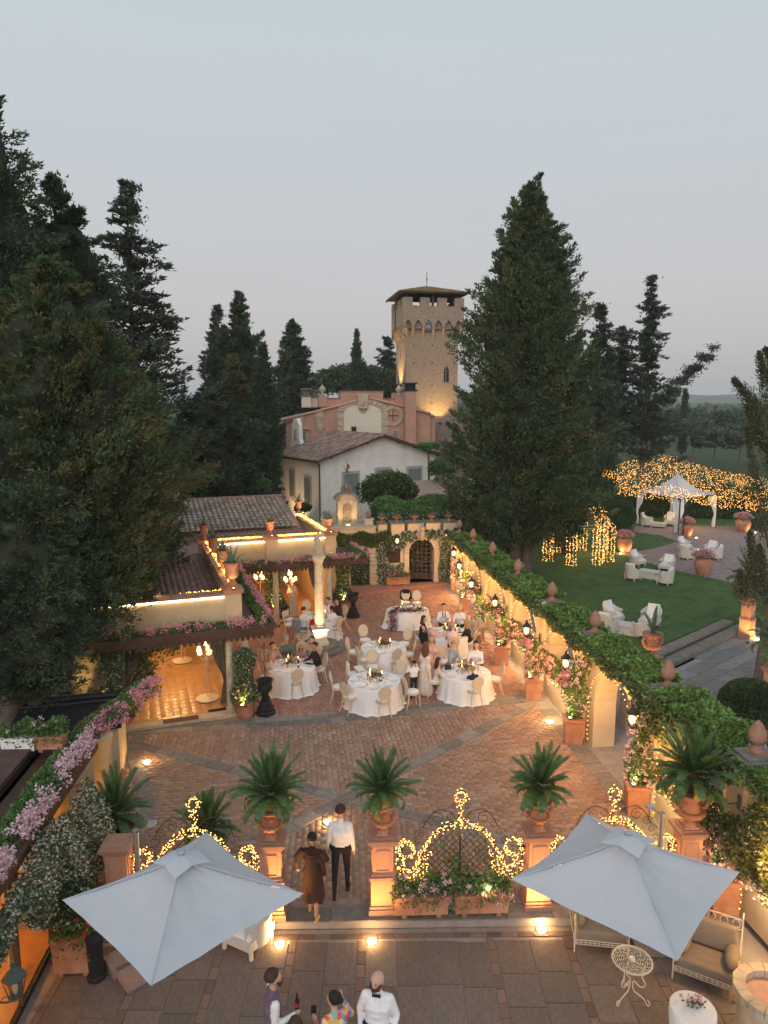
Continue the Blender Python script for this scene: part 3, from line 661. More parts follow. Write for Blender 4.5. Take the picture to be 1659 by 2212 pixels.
m = MB(); s0_ = V_to_s(815); q = [bfn(s0_ + .1, -.06, 0)[:2], bfn(7.7, -.06, 0)[:2], bfn(7.7, 1.9, 0)[:2], bfn(s0_ + .1, 1.9, 0)[:2]]; m.prism(q, 2.83, 3.06); m.build('terrace_block', M_CREAM, bw)
q = [bfn(s0_ + .06, -.12, 0)[:2], bfn(7.7, -.12, 0)[:2], bfn(7.7, 1.9, 0)[:2], bfn(s0_ + .06, 1.9, 0)[:2]]; m = MB(); m.prism(q, 3.06, 3.14); m.build('terrace_coping', M_STONEP, bw)
# scroll keystone over the gate
m = MB(); m.tube([bfn(1.64, -.1, 2.4), bfn(1.64, -.22, 2.55), bfn(1.64, -.14, 2.8), bfn(1.64, -.22, 3.02), bfn(1.64, -.06, 3.1)], [.1, .13, .1, .16, .1], 8); m.build('scroll_keystone', M_STONEP, bw, True)
# window niche left of the gate with its ledge
m = MB(); m.add([bfn(a, d, z) for d in (-.08, -.0) for a, z in ((2.7, 1.12), (3.55, 1.12), (3.55, 1.2), (2.7, 1.2))], [(0, 1, 2, 3), (0, 4, 5, 1), (1, 5, 6, 2), (2, 6, 7, 3), (3, 7, 4, 0)]); m.build('niche_ledge', M_CREAM, bw)
m = MB(); m.slices(bfn, 2.75, 3.5, 2.0, [], .01, z0=1.21); o = m.build('niche_shade_sheet', mat('niche_shadow', (.05, .035, .025), .9), bw); o.location = gn * -.012  # dark sheet on the flush wall; the niche's shade is painted in its colour
# open gate leaf: timber grid
gate = thing('lattice_gate', 'dark timber lattice gate leaf standing open in the arch', 'gate', GB + gdir * 1.0 + gn * .45 + Vector((0, 0, .14)), R(180 + 9.5 - 24))
gw, gh = 1.0, 2.22
def gtop(x): return 1.6 + .62 * math.sqrt(max(0, 1 - (max(0, x - .3) / .75) ** 2)) if True else gh
for i in range(5):
 x = .04 + i * .235; m = MB(); m.box((x, 0, gtop(1 - x) / 2), (.06, .05, gtop(1 - x))); m.build('stile', M_WOODG, gate)
for j in range(10):
 z = .05 + j * .225; x0 = 0.0 if z < 1.6 else max(0, 1 - (.3 + .75 * math.sqrt(max(0, 1 - ((z - 1.6) / .62) ** 2)))); m = MB()
 if x0 < .9: m.box(((x0 + 1) / 2, 0, z), (1 - x0, .042, .055)); m.build('rail', M_WOODG, gate)
for i in range(2):
 px, py = ((858, 1168), (966, 1157))[i]; s_ = V_to_s(px, py); r_ = ray(px, py); den = r_[0] * gn.x + r_[1] * gn.y; t_ = ((GB - gn * .45).dot(gn)) / den
 lantern(Vector((r_[0] * t_, r_[1] * t_, CAM_H + r_[2] * t_ - .17)), R(9.5), 'lit lantern on the gate wall, %s of the arch' % ('left', 'right')[i])
# creepers on the gate wall
def wall_creeper(name, lab, areas, n, Lf, m_, fl=0, thick=.12, kind='stuff'):
 ps = []; tot = sum(a[4] for a in areas)
 for s0, s1, z0, z1, wgt in areas:
  k = int(n * wgt / tot); s = ru(0, 1, k); z = ru(0, 1, k); e = .06 * np.sin(z * 9 + s0) ; ps.append(np.stack([s0 + (s1 - s0) * s + e, z0 + (z1 - z0) * z + .08 * np.sin(s * 14), -.05 - thick * ru(0, 1, k) * np.sin(np.clip(s, .05, .95) * PI)], 1))
 q = np.concatenate(ps); g = np.array([gdir.x, gdir.y, 0]); nv = np.array([gn.x, gn.y, 0]); pos = np.array(GB) + q[:, 0:1] * g + q[:, 2:3] * nv; pos[:, 2] = q[:, 1]
 dirs = -nv * .6 + np.array([0, 0, -.5]) + rn(len(q), 3) * .6
 ms = [m_]; mi = None
 if fl > 0: ms = [m_, M_WHITE_F]; mi = (RNG.random(len(q)) < fl).astype(int); pos = pos - nv * (mi[:, None] * .05)
 o = leaves(name, pos, dirs, np.where(mi == 1, Lf * .8, Lf) if mi is not None else Lf, Lf * .75, ms, midx=mi, cup=.2); return tag(o, lab, 'creeper', kind=kind)
wall_creeper('creeper', 'dense ivy over the wall between the pavilion and the gate', [(3.3, 6.0, 2.15, 2.85, 2.2), (3.0, 3.9, 1.8, 2.6, .8), (5.2, 5.9, 1.8, 2.4, .5)], 7000, .09, M_IVYD)
wall_creeper('jasmine_creeper', 'flowering jasmine climbing beside the gate arch on the pedestal side', [(2.62, 3.95, .2, 1.15, 1.0), (3.45, 3.98, 1.1, 2.3, 1.0), (2.5, 3.3, 1.95, 2.6, .6), (1.9, 2.7, 2.35, 2.8, .6)], 7000, .075, M_JAS, .16)
wall_creeper('jasmine_creeper', 'flowering jasmine filling the corner between gate and ivy wall', [(-.25, .72, .1, 2.85, 3.2), (.6, 1.4, 2.45, 2.85, .6)], 9000, .08, M_JAS, .2, .25)
wall_creeper('creeper', 'dark jasmine leaves inside the small left arch', [(4.4, 5.25, .1, 2.0, 1)], 2500, .08, M_JAS, .06)
# ball finials and the aedicule on the block
AED = W(750, 1118, 36.2); AED.z = 3.14
aed = thing('stone_aedicule', 'small stone shrine with latticed arch and curved top on the wall, lit from below', 'shrine', AED, R(9.5))
lf = lambda s, d, z: (s, d, z)
m = MB(); m.slices(lf, -.5, .5, 1.28, [(-.24, .24, .08, .85, 'arch')], .55); m.build('body', M_STONEP, aed)
for sx in (-1, 1):
 m = MB(); m.box((sx * .42, -.03, .6), (.17, .1, 1.2)); m.box((sx * .42, -.05, 1.17), (.22, .14, .08)); m.box((sx * .42, -.05, .05), (.22, .14, .1)); m.build('pilaster', M_STONEP, aed)
 m = MB(); m.tube([(sx * .55, .2, .02), (sx * .72, .2, .1), (sx * .7, .2, .3), (sx * .58, .2, .42), (sx * .55, .2, .6)], [.1, .13, .1, .1, .06], 7); m.build('scroll', M_STONEP, aed, True)
m = MB()
for k in range(10):
 a0, a1 = PI * k / 10, PI * (k + 1) / 10; q = [(r * cos(a) * 1.0, d, 1.26 + .36 * r / .62 * sin(a)) for d in (-.14, .68) for r, a in ((.5, a0), (.64, a0), (.64, a1), (.5, a1))]
 m.add(q, [(0, 1, 2, 3), (7, 6, 5, 4), (0, 4, 5, 1), (1, 5, 6, 2), (2, 6, 7, 3), (3, 7, 4, 0)])
m.build('curved_roof', M_STONE, aed)
m = MB(); pr = [(.5 * cos(PI * k / 10), 1.26 + .3 * sin(PI * k / 10)) for k in range(11)]; m.add([(x, -.0, z) for x, z in pr], [tuple(range(11))]); m.build('tympanum', M_STONEP, aed)
m = MB(); m.box((0, .27, 1.66), (.5, .4, .1)); m.lathe([(.1, 1.7), (.13, 1.78), (.13, 2.0), (.07, 2.1), (.08, 2.2), (.01, 2.28)], 10, (0, .27, 0)); m.lathe([(.09, 1.7), (.11, 1.8), (.05, 1.95), (.01, 2.0)], 8, (-.2, .27, 0)); m.lathe([(.09, 1.7), (.11, 1.8), (.05, 1.95), (.01, 2.0)], 8, (.2, .27, 0)); m.build('crowning_figure', M_STONE, aed, True)
m = MB()
for k in range(-4, 12):
 x0 = -.24; z0 = .1 + k * .12
 for sg in (1, -1):
  a = (sg * x0, .1, z0); b_ = (sg * -x0, .1, z0 + .6)
  if a[2] < .1: f = (.1 - a[2]) / .6; a = (a[0] * (1 - 2 * f), .1, .1)
  if b_[2] > 1.05: f = (1.05 - a[2]) / max(.01, (b_[2] - a[2])); b_ = (a[0] + (b_[0] - a[0]) * f, .1, 1.05)
  if b_[2] > a[2] + .02: m.tube([a, b_], .01, 4)
m.build('lattice', M_IRONW, aed)
m = MB(); m.add([(-.4, .5, 0), (.4, .5, 0), (.4, .5, 1.2), (-.4, .5, 1.2)], [(0, 1, 2, 3)]); m.build('back_wall', M_WOODG, aed)
lamp('SPOT', (0, -.55, .05), 28, aed, (1, .62, .28), .04, 110, (0, 0, 1.0))
m = MB(); m.lathe([(.06, .0), (.07, .03)], 10, (0, -.45, .01)); m.build('floor_lamp', M_DISC, aed)
fm = thing('weather_vane', 'rusty lion shaped weather vane on a tall iron rod', 'weather vane', AED + Vector((0, .25, 2.2)))
m = MB(); m.tube([(0, 0, 0), (0, 0, 1.15)], .012, 5); m.tube([(-.2, 0, .42), (.2, 0, .42)], .01, 4); m.build('rod', M_IRON, fm)
m = MB(); m.mi; RU = mat('rusty_iron', (.16, .05, .03), .8, .3, 20)
for pts, rr in (([(-.04, 0, .5), (0, 0, .62), (.05, 0, .72), (.04, 0, .8)], [.035, .06, .07, .05]), ([(.05, 0, .8), (.09, 0, .86)], [.07, .04]), ([(.05, 0, .72), (.16, 0, .75), (.18, 0, .7)], [.03, .02, .015]), ([(.04, 0, .66), (.15, 0, .63)], [.025, .015]), ([(-.03, 0, .55), (-.08, 0, .46), (-.02, 0, .43)], [.04, .02, .015]), ([(.0, 0, .55), (.07, 0, .5), (.06, 0, .43)], [.04, .022, .015]), ([(-.05, 0, .56), (-.15, 0, .6), (-.13, 0, .74), (-.18, 0, .82)], [.02, .014, .012, .02])):
 m.tube(pts, rr, 6)
m.build('lion_figure', RU, fm, True)
for k, (px, py, lb) in enumerate(((703, 1118, 'left of the lit shrine'), (796, 1118, 'right of the lit shrine'))):
 p = W(px, py, 36.0); t = thing('ball_finial', 'stone ball finial on a square pier ' + lb, 'finial', (p.x, 36.0, 3.1), R(9.5), 'ball finials beside the shrine')
 m = MB(); m.box((0, 0, .16), (.42, .42, .32)); m.box((0, 0, .34), (.5, .5, .05)); m.build('pier', M_CREAM, t); m = MB(); m.lathe([(.17, .37), (.1, .42), (.07, .47)], 12); m.ball((0, 0, .6), .16, 12, 8); m.build('ball', M_STONE, t, True)
# ================================================================== PAVILION (L-shaped)
PO = Vector((-4.3, 20.7, 0)); PA = R(20)
def PV(a, b, z=0): return Vector((PO.x + a * cos(PA) - b * sin(PA), PO.y + a * sin(PA) + b * cos(PA), z))
pav = thing('pavilion', 'ochre dining pavilion with lit parapets, tiled roofs and open glazed front', 'building', PO, PA)
def pbox(name, a0, a1, b0, b1, z0, z1, m_, par=None):
 m = MB(); m.box(((a0 + a1) / 2, (b0 + b1) / 2, (z0 + z1) / 2), (a1 - a0, b1 - b0, z1 - z0)); return m.build(name, m_, par or pav)
ZP = 3.7
M_OCH = mat('ochre_plaster', (.56, .42, .25), .85, .08, 1.5, .15, 50, stain=(.46, .33, .2), stain_amt=.35)
pbox('front_parapet', -9.0, -.45, 0, .3, 2.72, ZP - .05, M_OCH)
pbox('side_parapet', -.3, 0, .44, 7.9, 2.72, ZP - .05, M_OCH)
pbox('rear_parapet', .0, 5.0, 8.1, 8.4, 2.72, ZP - .05, M_OCH)
pbox('return_parapet', 4.9, 5.2, 8.5, 13.9, 2.72, ZP - .05, M_OCH)
for k in range(22): pbox('coping_tile', -9.0 + k * .388, -8.63 + k * .388, -.06, .36, ZP - .05, ZP + .02, M_TERRA2)
for k in range(19): pbox('coping_tile', -.36, .06, .5 + k * .388, .87 + k * .388, ZP - .05, ZP + .02, M_TERRA2)
for k in range(12): pbox('coping_tile', .1 + k * .4, .48 + k * .4, 8.04, 8.46, ZP - .05, ZP + .02, M_TERRA2)
for k in range(13): pbox('coping_tile', 4.84, 5.26, 8.5 + k * .4, 8.88 + k * .4, ZP - .05, ZP + .02, M_TERRA2)
for a, b in ((-.22, .2), (-.2, 8.2), (2.5, 8.22), (5.05, 8.25)):
 pbox('pier', a - .24, a + .24, b - .24, b + .24, 2.7, ZP, M_OCH); pbox('pier_cap', a - .3, a + .3, b - .3, b + .3, ZP, ZP + .12, M_TERRA)
pbox('led_strip', -8.9, -.5, -.05, -.03, ZP - .11, ZP - .07, M_LED); pbox('led_strip', .1, 2.2, 8.0, 8.03, ZP - .11, ZP - .07, M_LED); pbox('led_strip', 2.8, 4.8, 8.0, 8.03, ZP - .11, ZP - .07, M_LED)
# roofs
pbox('roof_slab', -9, -.3, .3, 13.8, 3.05, 3.12, M_TILEF); pbox('roof_slab', -.3, 4.9, 8.4, 13.8, 3.05, 3.12, M_TILEF)
def tile_field(name, a0, a1, b0, b1, z0, z1, tw, tl, m_, individual=0, barrel=True, m1=None, alt=True):
 """rows of tiles climbing from b0 to b1"""
 na = int((a1 - a0) / tw); nb = int((b1 - b0) / tl); sl = (z1 - z0) / (b1 - b0); ang = math.atan(sl); r = tw * .5
 n = 5 if barrel else 3
 base = []
 for y, rr in ((0, 1.0), (tl * 1.12, .82)):
  for k in range(n + 1): th = PI * k / n; base.append((-r * rr * cos(th), y, (r * .75 if barrel else r * .35) * rr * sin(th) + (.02 if y == 0 else .0)))
 m = MB(); fs = [(k, k + 1, n + 1 + k + 1, n + 1 + k) for k in range(n)]; base = np.array(base); F = np.array(fs); one = None; V = []; FF = []; cnt = 0
 for j in range(nb):
  for i in range(na):
   x = a0 + (i + .5) * tw; y = b0 + j * tl; z = z0 + (y - b0) * sl
   q = base.copy(); q[:, 2] += q[:, 1] * sl; off = np.array((x + rU(-.008, .008), y + rU(-.012, .012), z + rU(0, .012)))
   if cnt < individual:
    if one is None: one = npmesh('roof_tile', q, F, m1 or m_)
    o = link('roof_tile', one, pav); o.location = off; cnt += 1
   else: V.append(q + off); FF.append(F + len(V) * len(base) - len(base))
 if V:
  o = link(name, npmesh(name, np.concatenate(V), np.concatenate(FF), m_, smooth=False), pav); o['kind'] = 'stuff'
tile_field('low_roof_tiling', .0, 4.9, 8.45, 11.6, 3.16, 3.42, .2, .36, M_TILEF, barrel=False)
tile_field('flat_roof_tiling', -8.4, -.35, .4, 8.2, 3.16, 3.3, .2, .36, M_TILEF, barrel=False)
pbox('roof_riser', -1.9, 4.7, 11.62, 11.75, 3.1, 3.44, M_TILEF)
tile_field('upper_roof_tiling', -2.4, 4.6, 11.6, 16.2, 3.5, 4.45, .245, .36, M_TILE, individual=300, m1=M_TILEO)
m = MB(); m.add([(-2.5, 11.6, 3.4), (4.7, 11.6, 3.4), (4.7, 16.3, 4.36), (-2.5, 16.3, 4.36)], [(0, 1, 2, 3)]); m.build('roof_deck', M_TILEF, pav)
pbox('rear_wall', -2.5, 4.7, 16.2, 16.45, 0, 4.35, M_OCH)
m = MB(); m.tube([(-2.5, 16.3, 4.42), (4.7, 16.3, 4.42)], .1, 6); m.build('ridge_roll', M_TERRA2, pav)
# chimney behind the ridge
m = MB(); m.box((-.9, 16.9, 4.5), (.75, .6, 1.1)); m.build('chimney', M_OCH, pav)
ch = pav.children[-1]
for k in range(4): m = MB(); m.box((-1.17 + k * .18, 16.62, 5.27), (.07, .07, .42)); m.build('chimney_pot_pillar', M_TERRA2, ch)
m = MB(); m.box((-.9, 16.9, 5.06), (.85, .7, .06)); m.box((-.9, 16.9, 5.27), (.5, .45, .42)); m.box((-.9, 16.9, 5.5), (.85, .7, .06)); m.box((-.9, 16.9, 5.58), (.7, .55, .1), 0, .3); m.build('chimney_cap', M_TERRA2, ch)
# awning / brown cornice with scalloped lower edge, flowers on top
def cornice(a0, b0, a1, b1, z0=2.4, z1=2.8, nm='fascia'):
 d = Vector((a1 - a0, b1 - b0)); L = d.length; an = math.atan2(d.y, d.x)
 m = MB(); c = ((a0 + a1) / 2, (b0 + b1) / 2)
 nx, ny = sin(an), -cos(an)
 for zz0, zz1, o in ((z0 + .06, z0 + .2, .0), (z0 + .205, z0 + .3, .04), (z0 + .305, z1, .08)):
  m.box((c[0] + nx * (o - .05), c[1] + ny * (o - .05), (zz0 + zz1) / 2), (L + o, .12, zz1 - zz0), an)
 m.build(nm, M_BROWN, pav)
 m = MB(); k = int(L / .16)
 for i in range(k):
  q = (i + .5) / k; x, y = a0 + d.x * q, a0 * 0 + b0 + d.y * q; m.lathe([(.06, z0 + .08), (.05, z0 + .0), (.015, z0 - .045)], 6, (x, y, 0))
 m.build('scalloped_trim', M_BROWN, pav)
cornice(-4.1, -.52, .85, -.52); cornice(.85, -.5, 1.0, 7.5); cornice(1.0, 7.5, 6.5, 7.5, 2.42, 2.72); cornice(6.5, 7.6, 6.6, 10.5, 2.42, 2.72)
pbox('awning_deck', -4.1, .85, -.5, .0, 2.62, 2.7, M_BROWN); pbox('awning_deck', .0, .85, .0, 7.5, 2.62, 2.7, M_BROWN); pbox('awning_deck', .0, 6.5, 7.5, 8.1, 2.56, 2.64, M_BROWN); pbox('awning_deck', 5.2, 6.5, 8.1, 10.4, 2.56, 2.64, M_BROWN)
# floors, walls, ceiling, columns of the dining rooms
M_GLOSS = mat('polished_terracotta_floor', (.42, .2, .08), .32, .2, 3, .3, 8, spec=.5)
fl_ = pbox('dining_floor', -6.2, -.05, -.12, 7.9, .0, .1, M_GLOSS); fl2 = pbox('dining_floor', -.0, 5.0, 8.0, 15.9, .0, .1, M_GLOSS)
vt = []
for j in range(27):
 for i in range(20): vt.append((-6.1 + i * .305 + .15, -.0 + j * .292 + .15, .3))
V_, F_ = brick_geo([(x, y, 0, 0) for x, y, _ in vt]); Vq = V_.reshape(-1, 8, 3); cq = np.array([(x, y, 0) for x, y, _ in vt])[:, None, :]; Vq = cq + (Vq - cq) * np.array([1.19, 2.36, .25]); Vq[:, :, 2] += .1
o = link('floor_tiling', npmesh('floor_tiling', Vq.reshape(-1, 3), F_, mat('dining_floor_tile', (.4, .23, .11), .34, .15, 5, .3, 12, isl=.1, spec=.5)), pav); o['kind'] = 'stuff'
pbox('threshold', -3.6, .15, -.5, -.13, .0, .1, M_STONEP); pbox('door_mat', -2.4, -1.4, -.46, -.2, .1, .115, mat('coir_mat', (.12, .07, .045), .95, .2, 40))
pbox('ceiling', -6.3, -.02, .02, 8.0, 2.66, 2.7, M_OCH); pbox('ceiling', .02, 5.1, 8.12, 15.9, 2.66, 2.7, M_OCH)
pbox('inner_wall', -6.4, -6.2, .0, 16, .0, 3.0, M_OCH); pbox('inner_wall', -6.2, .0, 15.95, 16.1, .0, 3.0, M_OCH); pbox('inner_wall', 4.95, 5.1, 8.4, 16, .0, 2.72, M_OCH)
pbox('outer_wall', -9, -3.75, .02, .28, 0, 2.72, M_OCH); pbox('inner_wall', -6.2, -3.6, .3, .4, 0, 2.66, M_OCH)
pbox('side_glazing', -.12, -.1, .5, 7.8, .1, 2.6, glass('pavilion_glass', (1, .96, .9), .1, .03))
for b in (2.4, 5.0): pbox('glazing_post', -.14, -.06, b, b + .06, .1, 2.62, M_WOODG)
pbox('front_glazing', -1.05, -.35, -.06, -.04, .14, 2.5, glass('pavilion_glass'))
pbox('glazing_rail', -1.08, -.3, -.08, -.02, .1, .15, M_BLACK)
for a, b in ((-3.62, -.05), (-.42, -.2), (0.05, -.25), (.35, 7.75), (4.9, 7.8), (2.6, 7.8)):
 m = MB(); m.lathe([(.15, .1), (.15, .2), (.115, .25), (.115, 2.3), (.13, 2.36), (.15, 2.42), (.15, 2.6)], 16, (a, b, 0)); m.build('column', M_STONEP, pav, True)
# pleated drapes tied back
def drape(a, b, side, m_=mat('grey_drape', (.2, .19, .17), .9, .1, 10)):
 m = MB(); n = 22; rows = [(2.5, .55), (2.0, .5), (1.5, .38), (1.1, .2), (.9, .16), (.6, .22), (.12, .3)]; vs = []; fs = []
 for z, w in rows:
  for k in range(n + 1): u = k / n; vs.append((a + side * u * w, b + .05 * sin(u * 30) * (w / .5 + .2), z))
 for j in range(len(rows) - 1):
  for k in range(n): i = j * (n + 1) + k; fs.append((i, i + 1, i + n + 2, i + n + 1))
 m.add(vs, fs); m.build('drape', m_, pav, True)
drape(-.4, .3, -1); drape(-3.45, .3, 1); drape(4.7, 8.6, -1); drape(.5, 8.6, 1)
# interior light
for a, b, pw in ((-1.8, 1.6, 150), (-1.9, 4.5, 170), (-4.4, 4.0, 120), (1.3, 9.4, 150), (3.6, 10.2, 130)):
 lamp('POINT', (a, b, 2.35), pw * .6, pav, (1, .55, .2), .12)
# standard lamps with several shades
def stand_lamp(a, b, label):
 t = thing('chandelier_stand', label, 'lamp', PV(a, b, .12), PA, 'white iron chandelier stands in the pavilion')
 m = MB(); m.lathe([(.34, .0), (.36, .03), (.3, .05), (.04, .08)], 16); m.tube([(0, 0, .05), (0, 0, 1.75)], .018, 6)
 for k in range(5):
  an = 2 * PI * k / 5; c, s_ = cos(an), sin(an); m.tube([(0, 0, 1.35), (.12 * c, .12 * s_, 1.28), (.24 * c, .24 * s_, 1.4), (.24 * c, .24 * s_, 1.5)], .01, 4)
 m.tube([(.12, 0, .08), (.12, 0, .9), (0, 0, 1.1)], .008, 4); m.build('stand', M_IRONW, t)
 for k in range(5):
  an = 2 * PI * k / 5; m = MB(); m.lathe([(.075, 1.52), (.05, 1.68)], 10, (.24 * cos(an), .24 * sin(an), 0)); m.build('lamp_shade', M_SHADE, t, True)
 m = MB(); m.lathe([(.11, 1.78), (.07, 2.0)], 12); m.build('lamp_shade', M_SHADE, t, True)
stand_lamp(-1.0, .9, 'lit chandelier stand with pleated shades beside the front grey drape'); stand_lamp(-1.5, 4.6, 'chandelier stand deeper inside the front dining room')
stand_lamp(3.45, 8.9, 'lit chandelier stand behind the statue column'); stand_lamp(2.3, 9.8, 'chandelier stand far back behind the ivy pillar')
# garland of fairy lights along the parapets
def garland(name, lab, p0, p1, w, n, base):
 t = thing(name, lab, 'string lights', base, 0, 'fairy light garlands on the pavilion parapet')
 u = ru(0, 1, n); p0, p1 = np.array(p0), np.array(p1); q = p0 + (p1 - p0) * u[:, None]; d = unit((p1 - p0)[None])[0]; side = np.array([-d[1], d[0], 0]); q = q + side * (ru(-.5, .5, n) * w)[:, None]; q[:, 2] += ru(0, w * .35, n)
 bulbs('bulb', q - np.array(base), .017, M_BULB, t); m = MB(); m.tube([tuple(x - np.array(base)) for x in (p0, p1)], .01, 4); m.build('cable', M_BLACK, t)
 for k in range(2):
  c = p0 + (p1 - p0) * (.25 + .5 * k) - np.array(base); lamp('POINT', tuple(c + np.array((0, 0, .15))), 5, t, (1, .6, .22), .1)
pz = ZP + .06
for nm, x, y in (('front edge of the flat roof', PV(-8, .55, 3.4), PV(-.5, .45, pz - .1)), ('long side parapet between the agave urns', PV(-.12, .6, pz), PV(-.12, 7.9, pz)), ('rear wing parapet, left of its middle urn', PV(.1, 8.5, pz - .06), PV(2.2, 8.5, pz - .06)), ('rear wing parapet, right of its middle urn', PV(2.8, 8.5, pz - .06), PV(4.8, 8.5, pz - .06)), ('short return parapet towards the shrine', PV(5.05, 8.7, pz), PV(5.05, 13.6, pz))):
 garland('fairy_lights', 'warm fairy light garland along the ' + nm, x, y, .2, 520, x)
# urns with agaves
def urn_mesh(kind):
 if kind == 'small': return [(.11, 0), (.11, .03), (.07, .06), (.05, .1), (.06, .13), (.12, .17), (.145, .24), (.13, .3), (.14, .42), (.155, .44), (.185, .47), (.185, .5), (.15, .5), (.13, .46)]
def agave_geo(t, n, L, w, z0, m_=M_AGAVE, droop=.25, name='leaf'):
 for k in range(n):
  a = k * 2.4 + rU(-.2, .2); el = R(85 - 68 * (k / n) ** .8) + rU(-.08, .08); l = L * rU(.8, 1.08); m = MB(); vs = []; fs = []
  c, s_ = cos(a), sin(a)
  for i in range(5):
   q = i / 4; r = l * q * cos(el) + .02; z = z0 + l * q * sin(el) - droop * l * q * q * cos(el); ww = w * (1 - q) ** .7 * (.8 + .6 * q * (1 - q) * 2) + .001
   for e, dz in ((-1, .012), (0, 0), (1, .012)): vs.append((r * c - e * ww * s_, r * s_ + e * ww * c, z + dz * abs(e)))
  for i in range(4):
   for j in range(2): fs.append((i * 3 + j, i * 3 + j + 1, i * 3 + j + 4, i * 3 + j + 3))
  m.add(vs, fs); m.build(name, m_, t)
def agave_urn(loc, label, g, sc=1.0, uplit=False, L=.48, n=16):
 t = thing('agave_urn', label, 'potted plant', loc, rU(0, 6), g)
 m = MB(); m.box((0, 0, .02), (.26, .26, .04)); m.lathe([(r, z + .04) for r, z in urn_mesh('small')], 18); m.build('urn', M_TERRA, t, True)
 agave_geo(t, n, L, .035, .5); t.scale = (sc, sc, sc); return t
ag = agave_urn(PV(-.22, .2, ZP + .12), 'large terracotta urn with blue agave on the front corner pier', 'agave urns on the parapets', 1.45)
for (a, b, s_, lb) in ((-.15, 2.9, 1.3, 'agave urn second from the front corner on the side parapet'), (-.15, 5.6, 1.2, 'agave urn third from the front corner on the side parapet'), (-.2, 8.2, 1.15, 'agave urn on the inner corner pier beside the cypress'), (2.5, 8.22, 1.15, 'agave urn on the middle pier of the rear wing'), (5.05, 8.25, 1.1, 'agave urn on the right pier of the rear wing, brightly lit'), (5.05, 13.9, 1.15, 'agave urn at the far end of the short parapet')):
 dup(ag, PV(a, b, ZP + .12 if (a, b) != (-.15, 2.9) and (a, b) != (-.15, 5.6) else ZP + .03), rU(0, 6), lb, 'agave urns on the parapets', s_)
def pier_light(a, b, z, label, power=14, dirz=1.0):
 t = thing('spotlight', label, 'spotlight', PV(a, b, z), PA, 'small spotlights on the pavilion')
 m = MB(); m.lathe([(.03, 0), (.035, .05)], 8); m.build('lamp_body', M_BLACK, t); m = MB(); m.lathe([(.026, .052), (.028, .056)], 8); m.build('lens', M_DISC, t)
 lamp('SPOT', (0, 0, .07), power, t, (1, .6, .24), .03, 100, (0, .06, 1.0))
for a, b, z, l in ((-.22, -.28, 2.72, 'at the foot of the front corner pier'), (2.5, 7.75, 2.66, 'at the foot of the middle rear pier'), (5.05, 7.8, 2.66, 'at the foot of the right rear pier')): pier_light(a, b, z, 'small bright spotlight ' + l, 26)
for a, b, l in ((-.22, -.14, 'front corner urn'), (2.5, 7.86, 'middle rear urn'), (5.05, 7.88, 'right rear urn'), (5.2, 13.6, 'far return urn')): pier_light(a, b, ZP + .13 if b > 0 or True else 0, 'little spotlight under the ' + l, 12)
# geraniums along the awnings
def flower_ribbon(name, lab, p0, p1, width, n, hgt=.26, frac=.28, Lf=.05, petals=M_PINK, drop=.2, leaf=M_GER, fside=-1, fl_sz=.055, cluster=True):
 p0, p1 = np.array(p0, float), np.array(p1, float); d = unit((p1 - p0)[None])[0]; side = np.array([d[1], -d[0], 0]) * 1.0; Ln = np.linalg.norm(p1 - p0)
 t = thing(name, lab, 'flowers', tuple(p0))
 u = ru(0, 1, n); s = ru(-.5, .5, n); h = hgt * (np.sqrt(np.clip(1 - (s * 1.7) ** 2, .05, 1))) * (.65 + .25 * np.sin(u * Ln * 2.6) + .15 * np.sin(u * Ln * 7)) * ru(.35, 1, n)
 q = (p1 - p0) * u[:, None] + side * (s * width)[:, None]; q[:, 2] += h; hang = (s > .3); q[:, 2] -= np.where(hang, drop * ru(0, 1, n), 0)
 leaves('foliage', q, rn(n, 3) * .7 + np.array([0, 0, .3]), Lf * ru(.8, 1.3, n), Lf * 1.0, leaf, t, cup=.2)
 nc = int(Ln * 26 * frac / .28); cu = np.clip(np.sort(ru(0, 1, nc)) + .012 * np.sin(np.arange(nc)), 0, 1); keepc = (np.sin(cu * Ln * 3.1) + np.sin(cu * Ln * 7.7 + 1)) > -1.0; cu = cu[keepc]; nc = len(cu)
 cs = ru(.1, .62, nc) * width; ch_ = hgt * ru(.2, 1.05, nc) - np.where(cs > .35 * width, drop * ru(.0, 1.3, nc), 0)
 c = (p1 - p0) * cu[:, None] + side * cs[:, None]; c[:, 2] += ch_; k = 16; cc = np.repeat(c, k, 0) + rn(nc * k, 3) * fl_sz * .62
 leaves('blossom', cc, rn(nc * k, 3) + side * .6 + np.array([0, 0, .5]), fl_sz * ru(.6, 1.1, nc * k), fl_sz * .8, petals, t, cup=.2)
 return t
flower_ribbon('geranium_bed', 'pink geraniums along the top of the front awning', PV(-4.4, -.34, 2.76), PV(.7, -.34, 2.76), .36, 6000, fl_sz=.06, drop=.06)
flower_ribbon('geranium_bed', 'pink and white geraniums along the side awning above the potted shrubs', PV(.68, -.1, 2.76), PV(.8, 6.8, 2.76), .4, 6500, drop=.06)
flower_ribbon('geranium_bed', 'pink geraniums along the rear wing awning behind the statue', PV(1.0, 7.7, 2.7), PV(6.4, 7.7, 2.7), .36, 7000, fl_sz=.065, drop=.06)
flower_ribbon('geranium_bed', 'pink geraniums on the short end of the rear awning by the ivy arch', PV(6.45, 7.7, 2.68), PV(6.55, 10.2, 2.68), .4, 2500)
